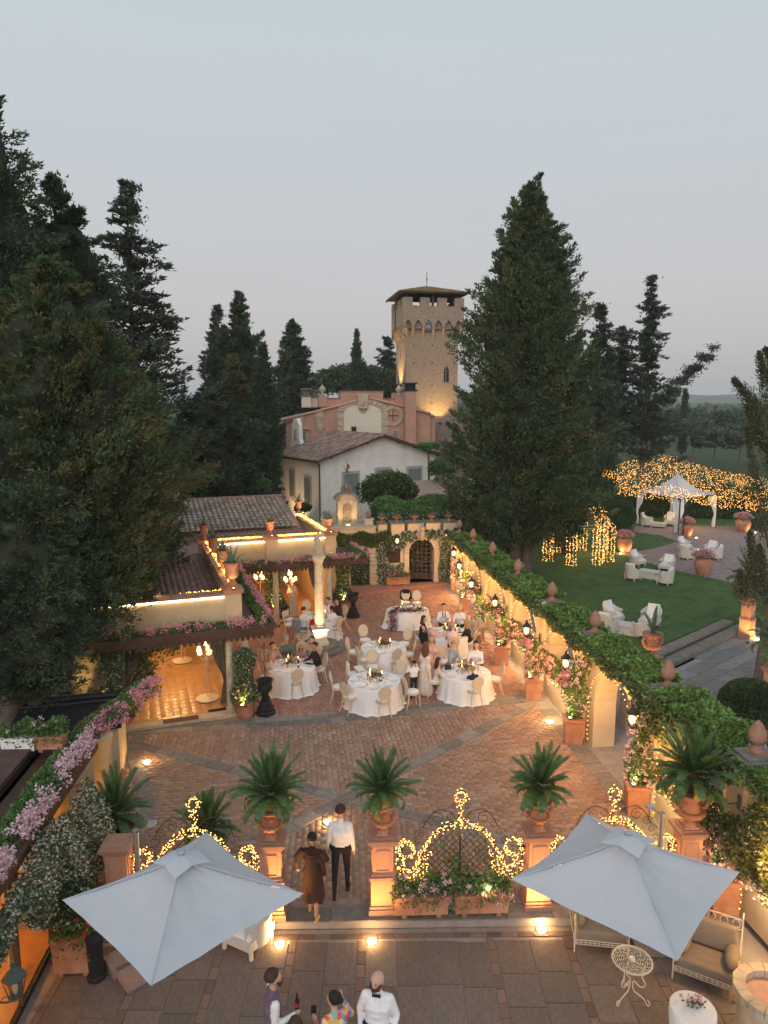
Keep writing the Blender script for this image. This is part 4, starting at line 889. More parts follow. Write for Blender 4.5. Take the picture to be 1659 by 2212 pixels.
# ivy pillars (jasmine trained into columns)
def leafy_column(name, lab, loc, r, z0, z1, n, m_=M_JAS, fl=.12, Lf=.075, cat='climbing plant', pot=None, taper=.75):
 t = thing(name, lab, cat, loc, 0)
 z = z0 + (z1 - z0) * ru(0, 1, n) ; a = ru(0, 2 * PI, n); tt = (z - z0) / (z1 - z0); rad = r * (.78 + .22 * np.sin(tt * 7 + 1) + .08 * np.sin(a * 5 + tt * 9)) * (1 - (1 - taper) * tt) * np.clip(ru(.75, 1.1, n), 0, 2); rad *= np.clip(np.minimum(tt, 1 - tt) * 9, .3, 1)
 q = np.stack([rad * np.cos(a), rad * np.sin(a), z], 1); d = np.stack([np.cos(a), np.sin(a), np.full(n, -.4)], 1) + rn(n, 3) * .5
 mi = (RNG.random(n) < fl).astype(int); q[mi == 1, :2] *= 1.05
 leaves('foliage', q, d, np.where(mi == 1, Lf * .75, Lf), Lf * .7, [m_, M_WHITE_F], t, midx=mi, cup=.2)
 m = MB(); m.tube([(0, 0, z0 - .3), (.03, .02, (z0 + z1) / 2), (0, 0, z1 - .1)], [.06, .05, .03], 7); m.build('stem', M_BARK, t)
 if pot == 'round': m = MB(); m.lathe([(.24, 0), (.26, .05), (.31, .42), (.34, .44), (.34, .5), (.3, .5), (.28, .44)], 22); m.build('pot', M_TERRA, t, True)
 if pot == 'square':
  m = MB(); m.box((0, 0, .28), (.56, .56, .52), 0, 1.06); m.box((0, 0, .56), (.66, .66, .06)); m.build('planter_box', M_TERRA, t)
  for sx in (-1, 1):
   for sy in (-1, 1): m = MB(); m.box((sx * .22, sy * .22, .015), (.07, .07, .04)); m.build('foot', M_TERRA2, t)
 return t
def potted_flowers(t, r, z, n=500, m_=M_PINK, hang=.12, nb=14, fs=.05):
 a = ru(0, 2 * PI, n); rr = r * np.sqrt(ru(0, 1, n)) * 1.15; q = np.stack([rr * np.cos(a), rr * np.sin(a), z + .16 * ru(0, 1, n) * (1.2 - rr / r) - hang * (rr > r) * ru(0, 1, n)], 1); leaves('foliage', q, rn(n, 3) + np.array([0, 0, .4]), .05, .05, M_GER, t, cup=.2)
 a = ru(0, 2 * PI, nb); rr = r * ru(.6, 1.25, nb); c = np.stack([rr * np.cos(a), rr * np.sin(a), z + ru(-hang, .15, nb)], 1); k = 14; cc = np.repeat(c, k, 0) + rn(nb * k, 3) * fs * .6
 leaves('blossom', cc, rn(nb * k, 3), fs * .9, fs * .75, m_, t, cup=.2)
def uplight_on(t, z, power=26, off=(0, -.3, 0), tgt=(0, 0, 1.6), col=(1, .72, .26)):
 m = MB(); m.lathe([(.035, 0), (.045, .05)], 8, (off[0], off[1], z)); m.build('lamp_body', M_BLACK, t); m = MB(); m.lathe([(.036, .052), (.04, .06)], 8, (off[0], off[1], z)); m.build('lens', M_DISC, t)
 lamp('SPOT', (off[0], off[1], z + .08), power, t, col, .03, 120, tgt)
p = P(530, 1545); t = leafy_column('jasmine_shrub', 'tall jasmine column in a round terracotta pot with geraniums beside the black brazier', p, .42, .42, 2.1, 5200, pot='round'); potted_flowers(t, .34, .48, 500); uplight_on(t, .5, 70, (.02, -.5, 0), (0, 0, 1.9))
p = P(253, 1585); t = leafy_column('jasmine_shrub', 'jasmine in a round terracotta pot at the left end of the front dining room', p, .36, .42, 2.5, 4200, pot='round'); potted_flowers(t, .34, .48, 400); uplight_on(t, .5, 70, (.0, -.5, 0), (0, 0, 1.9))
p = P(592, 1333); t = leafy_column('jasmine_shrub', 'lit jasmine pillar at the left of the rear dining opening', p, .5, .3, 2.35, 4800, Lf=.085, pot='square'); potted_flowers(t, .4, .6, 400); uplight_on(t, .6, 100, (.1, -.6, 0), (0, 0, 1.9))
p = P(741, 1318); t = leafy_column('jasmine_shrub', 'lit jasmine pillar at the right of the rear dining opening by the black urn', p, .42, .3, 2.4, 4200, Lf=.085, pot='square'); potted_flowers(t, .36, .6, 380); uplight_on(t, .6, 100, (.05, -.55, 0), (0, 0, 1.9))
# climbing pink bougainvillea left of the front opening
p = P(225, 1560); t = leafy_column('bougainvillea', 'pink bougainvillea climbing up to the left end of the front awning', p + Vector((0, .5, 0)), .38, .5, 2.9, 2600, m_=M_GER, fl=0, taper=1.0)
n = 1500; a = ru(0, 6.28, n); z = .9 + 2.1 * ru(0, 1, n); leaves('blossom', np.stack([.4 * np.cos(a), .4 * np.sin(a), z], 1) + rn(n, 3) * .05, rn(n, 3), .07, .06, M_PINK, t, cup=.2)
# black cast iron brazier urns
def brazier(loc, label, chain=True):
 t = thing('iron_urn', label, 'urn', loc, R(20), 'black cast iron urns')
 m = MB(); m.lathe([(.3, 0), (.31, .1), (.26, .14), (.27, .22), (.2, .26), (.19, .38), (.13, .42)], 8); m.build('plinth', M_BLACK, t)
 m = MB()
 for k in range(4): a = PI / 2 * k + .4; m.tube([(.13 * cos(a), .13 * sin(a), .4), (.09 * cos(a), .09 * sin(a), .6), (.15 * cos(a), .15 * sin(a), .72)], [.035, .02, .03], 6)
 m.lathe([(.05, .42), (.04, .6), (.06, .72)], 8); m.build('stem', M_BLACK, t, True)
 m = MB(); m.lathe([(.08, .7), (.2, .76), (.22, .84), (.2, .98), (.26, 1.06), (.27, 1.08), (.22, 1.07), (.17, .9), (.02, .86)], 20); m.build('bowl', M_BLACK, t, True)
 if chain:
  for k in range(9):
   m = MB(); z = 1.05 + k * .14; pts = [(.028 * cos(q) if k % 2 == 0 else 0, .028 * cos(q) if k % 2 else 0, z + .08 * sin(q)) for q in np.linspace(0, 2 * PI, 9)]; m.tube(pts, .009, 4, False); m.build('chain_link', M_IRON, t)
 return t
brazier(P(574, 1542), 'tall black iron urn with a hanging chain beside the jasmine pot'); t = brazier(P(763, 1333), 'black iron urn beside the right jasmine pillar of the rear wing', False)
# ================================================================== VILLA, TOWER, FAR LAND
def brickmat(name, c1, c2, cm, sc=1.0, bw=.28, rh=.075):
 m = bpy.data.materials.new(name); m.use_nodes = True; n = m.node_tree.nodes; l = m.node_tree.links; b = n['Principled BSDF']; b.inputs['Roughness'].default_value = .9
 tc_ = n.new('ShaderNodeTexCoord'); mp = n.new('ShaderNodeMapping'); l.new(tc_.outputs['Object'], mp.inputs[0])
 sp = n.new('ShaderNodeSeparateXYZ'); l.new(mp.outputs[0], sp.inputs[0]); ad = n.new('ShaderNodeMath'); ad.operation = 'ADD'; l.new(sp.outputs[0], ad.inputs[0]); l.new(sp.outputs[1], ad.inputs[1])
 cb = n.new('ShaderNodeCombineXYZ'); l.new(ad.outputs[0], cb.inputs[0]); l.new(sp.outputs[2], cb.inputs[1])
 bt = n.new('ShaderNodeTexBrick'); bt.inputs['Scale'].default_value = sc; bt.inputs['Brick Width'].default_value = bw; bt.inputs['Row Height'].default_value = rh; bt.inputs['Mortar Size'].default_value = .012; bt.inputs['Bias'].default_value = 0
 bt.inputs['Color1'].default_value = (*c1, 1); bt.inputs['Color2'].default_value = (*c2, 1); bt.inputs['Mortar'].default_value = (*cm, 1); l.new(cb.outputs[0], bt.inputs[0])
 nz = n.new('ShaderNodeTexNoise'); nz.inputs['Scale'].default_value = 3.0; nz.inputs['Detail'].default_value = 6; l.new(tc_.outputs['Object'], nz.inputs[0])
 mp2 = n.new('ShaderNodeMapping'); mp2.inputs['Scale'].default_value = (1, 1, 7); l.new(tc_.outputs['Object'], mp2.inputs[0]); l.new(mp2.outputs[0], nz.inputs[0])
 mx = n.new('ShaderNodeMixRGB'); mx.blend_type = 'MULTIPLY'; mx.inputs[0].default_value = .6; rp = n.new('ShaderNodeValToRGB'); rp.color_ramp.elements[0].color = (.5, .5, .5, 1); rp.color_ramp.elements[1].color = (1.5, 1.45, 1.35, 1); rp.color_ramp.elements[0].position = .3; rp.color_ramp.elements[1].position = .7
 l.new(nz.outputs[0], rp.inputs[0]); l.new(bt.outputs[0], mx.inputs[1]); l.new(rp.outputs[0], mx.inputs[2]); l.new(mx.outputs[0], b.inputs['Base Color'])
 bp = n.new('ShaderNodeBump'); bp.inputs['Strength'].default_value = .6; bp.inputs['Distance'].default_value = .03; l.new(nz.outputs[0], bp.inputs['Height']); l.new(bp.outputs[0], b.inputs['Normal'])
 return m
M_TB = brickmat('tower_brick', (.31, .235, .175), (.22, .165, .125), (.36, .28, .22))
M_MOSS = mat('mossy_tile', (.34, .21, .08), .95, .3, 4, .3, 20, isl=.35, hue=.02)
# --- tower
TW_D = 70.0; TP = W(877, 900, TW_D); tower = thing('tower', 'square medieval brick tower with battlements, pointed corbel arches and a tiled roof', 'tower', (TP.x, TW_D, 0), R(10))
def TZ(y): return W(877, y, TW_D).z
w = 5.15; zc0, zc1, zm, zt = TZ(731), TZ(697), TZ(661), TZ(642.6)
ov = .42
def sidefn(k, o):      # k-th face, o outward offset
 def f(s, d, z):
  x, y = s, -o + d
  for _ in range(k): x, y = w - y, x
  return (x, y, z)
 return f
m = MB()
for k in range(4):
 ops = []
 if k == 0: ops = [(3.75, 4.3, TZ(825), TZ(800), 'ogive')]
 if k == 3: ops = [(2.2, 2.6, TZ(770), TZ(745), 'ogive')]
 m.slices(sidefn(k, 0), 0, w, zc0 + .6, ops, .45, ends=False, back=True)
m.build('shaft', M_TB, tower)
# tarred slot windows in pane
def tower_window(k, s0, s1, z0, z1, o=0.0):
 f = sidefn(k, o); m = MB(); m.add([f(s0, .3, z0), f(s1, .3, z0), f(s1, .3, z1), f(s0, .3, z1)], [(0, 1, 2, 3)]); q = m.build('window', M_DARKGL, tower)
 m = MB(); mid = (s0 + s1) / 2; m.add([f(mid - .03, .26, z0), f(mid + .03, .26, z0), f(mid + .03, .26, z1), f(mid - .03, .26, z1)], [(0, 1, 2, 3)]); m.add([f(s0 - .1, -.04, z0 - .08), f(s1 + .1, -.04, z0 - .08), f(s1 + .1, -.04, z0), f(s0 - .1, -.04, z0), f(s0 - .1, .1, z0), f(s1 + .1, .1, z0)], [(0, 1, 2, 3), (3, 2, 5, 4)]); m.build('frame', M_GREENSH, q)
tower_window(0, 3.7, 4.35, TZ(826), TZ(786)); tower_window(3, 2.1, 2.7, TZ(771), TZ(735))
# upper chamber, its corbelled arches
na = 6; wu = w + 2 * ov
def upfn(k, o=ov):
 g = sidefn(k, o)
 return lambda s, d, z: g(s - ov, d, z)
for k in range(4):
 m = MB(); aw = wu / na; ops = [(i * aw + .13, (i + 1) * aw - .13, zc1 - .5, zc1 - .35, 'ogive') for i in range(na)]
 m.slices(upfn(k), 0, wu, zm, ops, .45, z0=zc1 - .55, ends=False, n_arc=8); m.build('chamber_wall', M_TB, tower)
 for i in range(na + 1):
  f = upfn(k); s0 = max(0.0, i * aw - .13); s1 = min(wu, i * aw + .13); m = MB()
  m.add([f(s0, 0, zc1 - .5), f(s1, 0, zc1 - .5), f(s1, ov + .02, zc0), f(s0, ov + .02, zc0), f(s0, ov + .02, zc1 - .5), f(s1, ov + .02, zc1 - .5), f(s0, ov * .4, zc1 - 1.1 + .1), f(s1, ov * .4, zc1 - 1.0)], [(0, 1, 7, 6), (6, 7, 2, 3), (0, 6, 4), (6, 3, 4), (1, 5, 7), (7, 5, 2)]); m.build('corbel', mat('corbel_brick', (.42, .29, .18), .9, .2, 5), tower)
 f = sidefn(k, .01); m = MB(); m.add([f(-.01, 0, zc0 - .2), f(w + .01, 0, zc0 - .2), f(w + .01, 0, zc1 + .3), f(-.01, 0, zc1 + .3)], [(0, 1, 2, 3)]); m.build('recess_wall', M_TB, tower)
 mer = 4; mw = wu / (mer * 2 - 1) * 1.08
 for i in range(mer):
  s0 = (wu - mw) * i / (mer - 1); s0, s1 = max(s0, .0), min(s0 + mw, wu); f = upfn(k); m = MB()
  a0, a1 = (s0 + (.452 if i == 0 and k % 2 else 0), s1 - (.452 if i == mer - 1 and k % 2 else 0))
  m.add([f(a0, 0, zm), f(a1, 0, zm), f(a1, 0, zt), f(a0, 0, zt), f(a0, .45, zm), f(a1, .45, zm), f(a1, .45, zt), f(a0, .45, zt)], [(0, 1, 2, 3), (5, 4, 7, 6), (1, 5, 6, 2), (4, 0, 3, 7), (3, 2, 6, 7)]); m.build('merlon', M_TB, tower)
 if k == 0:
  q = 2; f = upfn(k); s0 = q * aw + .16; s1 = (q + 1) * aw - .16; m = MB(); mid = (s0 + s1) / 2
  m.add([f(s0, .2, zc1 - .75), f(s1, .2, zc1 - .75), f(s1, .2, zc1 - .1), f(mid, .2, zc1 + .35), f(s0, .2, zc1 - .1)], [(0, 1, 2, 3, 4)]); wq = m.build('window', mat('sky_painted_glass', (.25, .27, .28), .15, .05, 2, spec=.6), tower)  # pale base colour paints the sky's light into this pane
  m = MB(); m.tube([f(s0, .17, zc1 - .75), f(s1, .17, zc1 - .75), f(s1, .17, zc1 - .1), f(mid, .17, zc1 + .35), f(s0, .17, zc1 - .1), f(s0, .17, zc1 - .75)], .04, 4); m.tube([f(s0, .17, zc1 - .1), f(s1, .17, zc1 - .1)], .04, 4); m.build('frame', M_WOODG, wq)
m = MB(); m.box((w / 2, w / 2, zm - .1), (wu - .9, wu - .9, .1)); m.build('deck', M_WOODG, tower)
# tower roof on posts
ro = .5; rz0, rz1 = W(871, 633, TW_D).z, W(921, 619, TW_D + 2.5).z
m = MB(); e0, e1 = -ov - ro * .9, w + ov + ro * .9; cx = w / 2; m.add([(e0, e0, rz0), (e1, e0, rz0), (e1, e1, rz0), (e0, e1, rz0), (cx, cx, rz1)], [(0, 1, 4), (1, 2, 4), (2, 3, 4), (3, 0, 4), (3, 2, 1, 0)]); rf = m.build('roof', M_WOODG, tower)
V = []; F = []; cnt = 0
for k in range(4):
 L_ = e1 - e0; rows = 13
 for j in range(rows):
  q = j / rows; wd = L_ * (1 - q); n_ = max(1, int(wd / .28))
  for i in range(n_):
   s = -wd / 2 + (i + .5) * wd / n_; dd = L_ / 2 * (1 - q); z = rz0 + (rz1 - rz0) * q + .03; d2 = dd - L_ / 2 / rows * 1.15; z2 = rz0 + (rz1 - rz0) * min(1, q + 1.1 / rows) + .03
   pts = [(s - .13, -dd - .04, z + .02), (s, -dd - .04, z + .12), (s + .13, -dd - .04, z + .02), (s + .11, -d2, z2 + .02), (s, -d2, z2 + .1), (s - .11, -d2, z2 + .02)]
   for x, y, zz in pts:
    for _ in range(k): x, y = -y, x
    V.append((x + cx, y + cx, zz))
   o_ = cnt * 6; F += [(o_, o_ + 1, o_ + 4, o_ + 5), (o_ + 1, o_ + 2, o_ + 3, o_ + 4)]; cnt += 1
o = link('roof_tiling', npmesh('roof_tiling', V, F, M_MOSS), rf); o['kind'] = 'stuff'
for x, y in ((0, 0), (w, 0), (w, w), (0, w), (w / 2, 0), (w / 2, w), (0, w / 2), (w, w / 2)): m = MB(); m.box((x, y, (zm + rz0) / 2), (.22, .22, rz0 - zm)); m.build('post', M_WOODG, tower)
m = MB(); m.tube([(e0, e0, rz0 - .05), (e1, e0, rz0 - .05)], .07, 6); m.tube([(e0, e0, rz0 - .05), (e0, e1, rz0 - .05)], .07, 6); m.tube([(e0 + .1, e0 + .3, rz0 - .1), (-ov - .08, w * .6, zt), (-ov - .08, w * .6, zm - 2)], .05, 5); m.build('gutter', M_IRON, tower)
m = MB(); m.tube([(cx, cx, rz1), (cx, cx, rz1 + 1.5)], .03, 4); m.ball((cx, cx, rz1 + .75), .08); m.build('lightning_rod', M_IRON, tower)
# putlog holes
for y in (747, 786, 834, 872, 915, 961):
 for s in (.7, 2.5, 4.75):
  if (y, s) == (915, 4.75): continue
  f = sidefn(0, .015); z = TZ(y * 1.0); m = MB(); m.add([f(s, 0, z), f(s + .14, 0, z), f(s + .14, 0, z + .14), f(s, 0, z + .14)], [(0, 1, 2, 3)]); m.build('putlog_hole', M_BLACK, tower)
# grey plinth of the tower with pointed window
pl = MB();
m = MB(); m.slices(sidefn(0, .25), -.25, w + 2.5, TZ(911), [(2.1, 2.85, TZ(985), TZ(967), 'ogive')], .3); m.build('plinth_wall', mat('grey_render', (.27, .21, .18), .9, .2, 1.5, .3, 20), tower)
tower_window(0, 2.1, 2.85, TZ(986), TZ(948), .25)
for (s, dy, tz, pw, zl) in ((3.0, -1.6, TZ(880), 600, TZ(912)), (1.2, -1.5, TZ(880), 150, TZ(912))):
 lamp('SPOT', (s, dy, zl), pw, tower, (1, .62, .2), .1, 95, (s, 0, tz + 1.0))
lamp('SPOT', (-1.3, 2.5, TZ(850)), 1100, tower, (1, .66, .22), .1, 75, (0, 2.6, TZ(760)))
m = MB(); m.lathe([(.12, 0), (.16, .18)], 8, (3.0, -1.65, TZ(912) - .2)); m.lathe([(.12, 0), (.16, .18)], 8, (-1.35, 2.5, TZ(850) - .2)); m.build('floodlight', M_BLACK, tower)
# --- red house with stepped parapet
RH = 62.0; RP = W(618, 905, RH); red = thing('red_house', 'brick red villa front with a big cream arch, stone shields and a stepped parapet', 'house', (RP.x, RH, 0), R(8))
def RX(px): return (W(px, 900, RH).x - RP.x) / cos(R(8))
def RZ(py, px=780): return W(px, py, RH + 1.0).z
XR = RX(932); xa = RX(797); ze = RZ(903); zp = RZ(858)
def Hred(s):
 return ze + (zp - ze) * (1 - abs(s - xa) / (xa if s < xa else (XR - xa) * 1.35))
fr = lambda s, d, z: (s, d, z)
cuts = []
m = MB(); m.slices(fr, 0, xa, Hred, [(RX(643), RX(659), RZ(955), RZ(932), 'flat')], .3, ends=True); m.slices(fr, xa, XR, Hred, [], .3); m.build('front_wall', M_RED, red)
m = MB(); m.slices(fr, RX(735), RX(829), RZ(846), [], .5, z0=RZ(872)); m.slices(fr, RX(693), RX(735), RZ(861), [], .5, z0=RZ(885)); m.slices(fr, RX(829), RX(868), RZ(862), [], .5, z0=RZ(885)); o = m.build('parapet', M_RED, red); o.location = (0, .32, 0)
for a, b_, y in ((735, 829, 846), (693, 735, 861), (829, 868, 862)):
 m = MB(); z = RZ(y) ; m.box(((RX(a) + RX(b_)) / 2, .55, z + .03), (RX(b_) - RX(a) + .1, .62, .08)); m.build('parapet_coping', M_TERRA2, red)
for px, zy in ((697, 861), (864, 862)):
 m = MB(); m.box((RX(px), .5, RZ(867)), (.75, .75, .9)); m.build('parapet_pier', M_RED, red)
 m = MB(); m.lathe([(.12, 0), (.2, .08), (.1, .2), (.28, .45), (.3, .6), (.15, .75), (.1, .85), (.02, .95)], 12, (RX(px), .5, RZ(862) + .3)); m.build('roof_urn', M_STONEP, red, True)
m = MB()
for s0, s1 in ((0, xa), (xa, XR)):
 m.tube([(s0, -.12, Hred(s0) - .08), (s1, -.12, Hred(s1) - .08)], .12, 4)
m.build('raking_cornice', M_RED, red)
# roofs running back
for s0, s1, sg in ((-.5, xa, -1), (xa, XR + .9, 1)):
 m = MB(); z0, z1 = (Hred(0) - .15, Hred(xa) - .3) if sg < 0 else (Hred(xa) - .3, Hred(XR) - .35); m.add([(s0, .3, z0), (s1, .3, z1), (s1, 9, z1), (s0, 9, z0), (s0, .3, z0 - .12), (s1, .3, z1 - .12)], [(0, 1, 2, 3), (4, 5, 1, 0)]); m.build('roof', M_TILE, red)
# cream arch with stone surround
ac = (RX(741) + RX(824)) / 2; ar = (RX(824) - RX(741)) / 2
m = MB(); pts = [(ac + ar * cos(PI * k / 16), RZ(889) + ar * .42 * sin(PI * k / 16)) for k in range(17)] + [(ac - ar, 0), (ac + ar, 0)]; m.add([(x, -.03, z) for x, z in pts], [tuple(range(19))]); m.build('cream_panel', M_CREAM2, red)
for k in range(11):
 a0, a1 = PI * k / 11 + .015, PI * (k + 1) / 11 - .015; q = [(ac + r * cos(a), d, RZ(889) + (r * .42 + (r - ar) * .3) * sin(a)) for d in (-.16, 0) for r, a in ((ar, a0), (ar + .55, a0), (ar + .55, a1), (ar, a1))]
 m = MB(); m.add(q, [(0, 1, 2, 3), (0, 4, 5, 1), (1, 5, 6, 2), (2, 6, 7, 3), (3, 7, 4, 0)]); m.build('arch_stone', M_STONEP, red)
for s in (-1, 1):
 for j in range(5): m = MB(); m.box((ac + s * (ar + .28), -.08, RZ(889) - .35 - j * .62), (.55, .16, .58)); m.build('jamb_stone', M_STONEP, red)
m = MB(); m.box((ac, -.2, RZ(866)), (.75, .4, 1.3), 0, 1.3); m.lathe([(.12, -.4), (.2, 0), (.1, .4)], 10, (ac, -.4, RZ(866))); m.build('keystone', M_STONEP, red)
def shield(px, py, sc=1.0, par=red):
 x, z = RX(px), RZ(py); m = MB(); m.add([(x - .3 * sc, -.1, z + .4 * sc), (x + .3 * sc, -.1, z + .4 * sc), (x + .32 * sc, -.14, z), (x, -.1, z - .5 * sc), (x - .32 * sc, -.14, z), (x, -.2, z + .1)], [(0, 1, 5), (1, 2, 5), (2, 3, 5), (3, 4, 5), (4, 0, 5)]); m.box((x, -.1, z + .48 * sc), (.75 * sc, .14, .14 * sc)); m.tube([(x - .38 * sc, -.05, z + .4 * sc), (x - .38 * sc, -.1, z - .1), (x - .1, -.05, z - .52 * sc)], .05, 5); m.tube([(x + .38 * sc, -.05, z + .4 * sc), (x + .38 * sc, -.1, z - .1), (x + .1, -.05, z - .52 * sc)], .05, 5); m.build('coat_of_arms', M_STONEP, par)
shield(646, 908); shield(688.5, 900); shield(690, 922, .9); shield(783.5, 881, .9)
def shuttered(par, x0, x1, z0, z1, y=-.02, frame=M_STONEP, nm='window', louvre=9, tr=M_GREENSH, fw=.12):
 m = MB(); m.box(((x0 + x1) / 2, y, (z0 + z1) / 2), (x1 - x0 + 2 * fw, .05, z1 - z0 + 2 * fw)); q = m.build(nm, frame, par)
 for a, b_ in ((x0, (x0 + x1) / 2 - .02), ((x0 + x1) / 2 + .02, x1)):
  m = MB(); t_ = .06
  for xx in (a + t_ / 2, b_ - t_ / 2): m.box((xx, y - .05, (z0 + z1) / 2), (t_, .05, z1 - z0))
  for zz in (z0 + t_ / 2, (z0 + z1) / 2, z1 - t_ / 2): m.box(((a + b_) / 2, y - .048, zz), (b_ - a - 2 * t_, .045, t_))
  k = int((z1 - z0) / .085)
  for i in range(k): zz = z0 + t_ + (z1 - z0 - 2 * t_) * (i + .5) / k; m.add([(a + t_, y - .065, zz - .03), (b_ - t_, y - .065, zz - .03), (b_ - t_, y - .03, zz + .03), (a + t_, y - .03, zz + .03)], [(0, 1, 2, 3)])
  m.build('shutter', tr, q)
 return q
shuttered(red, RX(644), RX(659), RZ(959), RZ(932), -.0); m = MB(); m.box((RX(651), -.15, RZ(925)), (1.3, .35, .12)); m.build('window_hood', M_STONEP, red)
m = MB(); m.box((RX(763), -.05, RZ(928)), (.55, .08, .7)); q = m.build('window', M_STONEP, red); m = MB(); m.box((RX(763), -.1, RZ(929)), (.4, .03, .55)); m.build('pane', M_DARKGL, q)
m = MB(); m.lathe([(.62, 0), (.9, .0)], 24, cap=False); vs = [(RX(849) + x, -.12, RZ(898) + y) for x, y, z in m.v]; m2 = MB(); m2.add(vs, m.f); m2.build('round_window', M_STONEP, red)
m = MB(); m.tube([(RX(849) - .5, -.05, RZ(898)), (RX(849) + .5, -.05, RZ(898))], .03, 4); m.tube([(RX(849), -.05, RZ(898) - .5), (RX(849), -.05, RZ(898) + .5)], .03, 4); m.build('window_bar', M_IRON, red)
# right wing and low gable
m = MB(); m.slices(fr, XR - .0, RX(946), lambda s: RZ(893) - .6 * (s - XR) / 2, [], .3); o = m.build('side_wall', M_RED, red); o.location = (0, .5, 0)
shuttered(red, RX(850) + 0, RX(859), RZ(950), RZ(931), .0)
# chimneys
def chimney(px, ytop, ybot, wd, lab, m_=M_RED, cap=M_BLACK, par=red, Y=None, y=1.0):
 m = MB(); z1 = RZ(ytop); z0 = RZ(ybot); m.box((RX(px), y, (z0 + z1 - .7) / 2), (wd, wd, z1 - z0 - .7)); c = m.build('chimney', m_, par)
 m = MB(); m.box((RX(px), y, z1 - .66), (wd * 1.2, wd * 1.2, .12)); m.box((RX(px), y, z1 - .05), (wd * 1.2, wd * 1.2, .12))
 for k in range(8): a = PI / 4 * k + .39; m.box((RX(px) + wd * .46 * cos(a), y + wd * .46 * sin(a), z1 - .34), (.09, .09, .52))
 m.box((RX(px), y, z1 - .34), (wd * .6, wd * .6, .5)); m.build('chimney_cap', cap, c)
chimney(884, 827, 990, .95, '', y=-.6); chimney(662, 839, 880, .8, '', M_CREAM2, M_STONE); chimney(679, 842, 880, .7, '', M_CREAM2, M_STONE, y=1.8); chimney(866, 829, 880, .8, '', M_RED, M_BLACK, y=2.5)
# left cream wing, side windows
m = MB(); a_ = W(594, 905, 66); b_ = W(618, 905, RH); lw = thing('cream_wing', 'cream stucco side wing of the villa with small shutters and a drainpipe', 'house', (a_.x, a_.y, 0), math.atan2(b_.y - a_.y, b_.x - a_.x)); Lw = (b_ - a_).length
m = MB(); m.slices(fr, 0, Lw, 7.7, [], .3); m.build('wall', M_CREAM2, lw)
for zz in (2.2, 5.2):
 for s in (Lw * .25, Lw * .7): shuttered(lw, s - .35, s + .35, zz, zz + 1.5, -.03)
m = MB(); m.tube([(Lw - .05, -.12, 7.6), (Lw - .05, -.12, 0)], .06, 6); m.build('drainpipe', M_WOODG, lw)
m = MB(); m.add([(-.5, -.5, 7.6), (Lw + .4, -.5, 7.6), (Lw + .4, 4, 8.6), (-.5, 4, 8.6), (-.5, -.5, 7.5), (Lw + .4, -.5, 7.5)], [(0, 1, 2, 3), (4, 5, 1, 0)]); m.build('roof', M_TILE, lw)
# wrought iron weather frame and aerial on the roof
p = W(775, 846, RH + 1.5); an = thing('roof_aerial', 'tv aerial and wrought iron scroll frame on the villa parapet', 'aerial', p)
m = MB(); m.tube([(0, 0, 0), (0, 0, 2.6)], .035, 4); m.tube([(-1.2, 0, 2.45), (.05, 0, 2.45)], .03, 4); m.tube([(-1.1, 0, 1.35), (1.0, 0, 1.35)], .03, 4)
for s in (-1, 1):
 for k in range(3): c = s * (.35 + .45 * k); m.tube([(c + .2 * cos(q), 0, .35 + .05 * (2 - k) + .2 * sin(q)) for q in np.linspace(0, 5.2, 10)], .02, 4)
 m.tube([(s * 1.8, 0, .05), (s * 1.0, 0, .3), (s * .3, 0, 1.1), (s * .45, 0, 1.8)], .025, 4)
m.build('frame', M_IRON, an)
# --- white house in front
WO = W(691, 993, 50); PHI = R(33); wh = thing('white_house', 'white stucco house with grey green shutters and an old tiled roof', 'house', (WO.x, WO.y, 0), PHI)
zE, zA = 5.4, 6.95; GW = 10.2; GD = 6.6
def Hg(s): return zE + (zA - zE) * (1 - abs(s - GW / 2) / (GW / 2))
m = MB(); m.slices(fr, 0, GW / 2, Hg, [], .3, ends=True); m.slices(fr, GW / 2, GW, Hg, [], .3, ends=True); m.build('gable_wall', M_WHITEST, wh)
m = MB(); m.add([(0, .3, 0), (0, GD, 0), (0, GD, zE), (0, .3, zE), (.3, .3, 0), (.3, GD, 0), (.3, GD, zE), (.3, .3, zE)], [(1, 0, 3, 2), (4, 5, 6, 7), (1, 2, 6, 5)]); m.build('side_wall', M_WHITEST, wh)
m = MB(); m.add([(GW - .3, .3, 0), (GW - .3, GD, 0), (GW - .3, GD, zE), (GW - .3, .3, zE)], [(0, 1, 2, 3)]); m.build('side_wall', M_WHITEST, wh)
m = MB(); m.slices(fr, 0, GW, Hg, [], .3); o = m.build('rear_wall', M_WHITEST, wh); o.location = (0, GD, 0)
sl = (zA - zE) / (GW / 2)
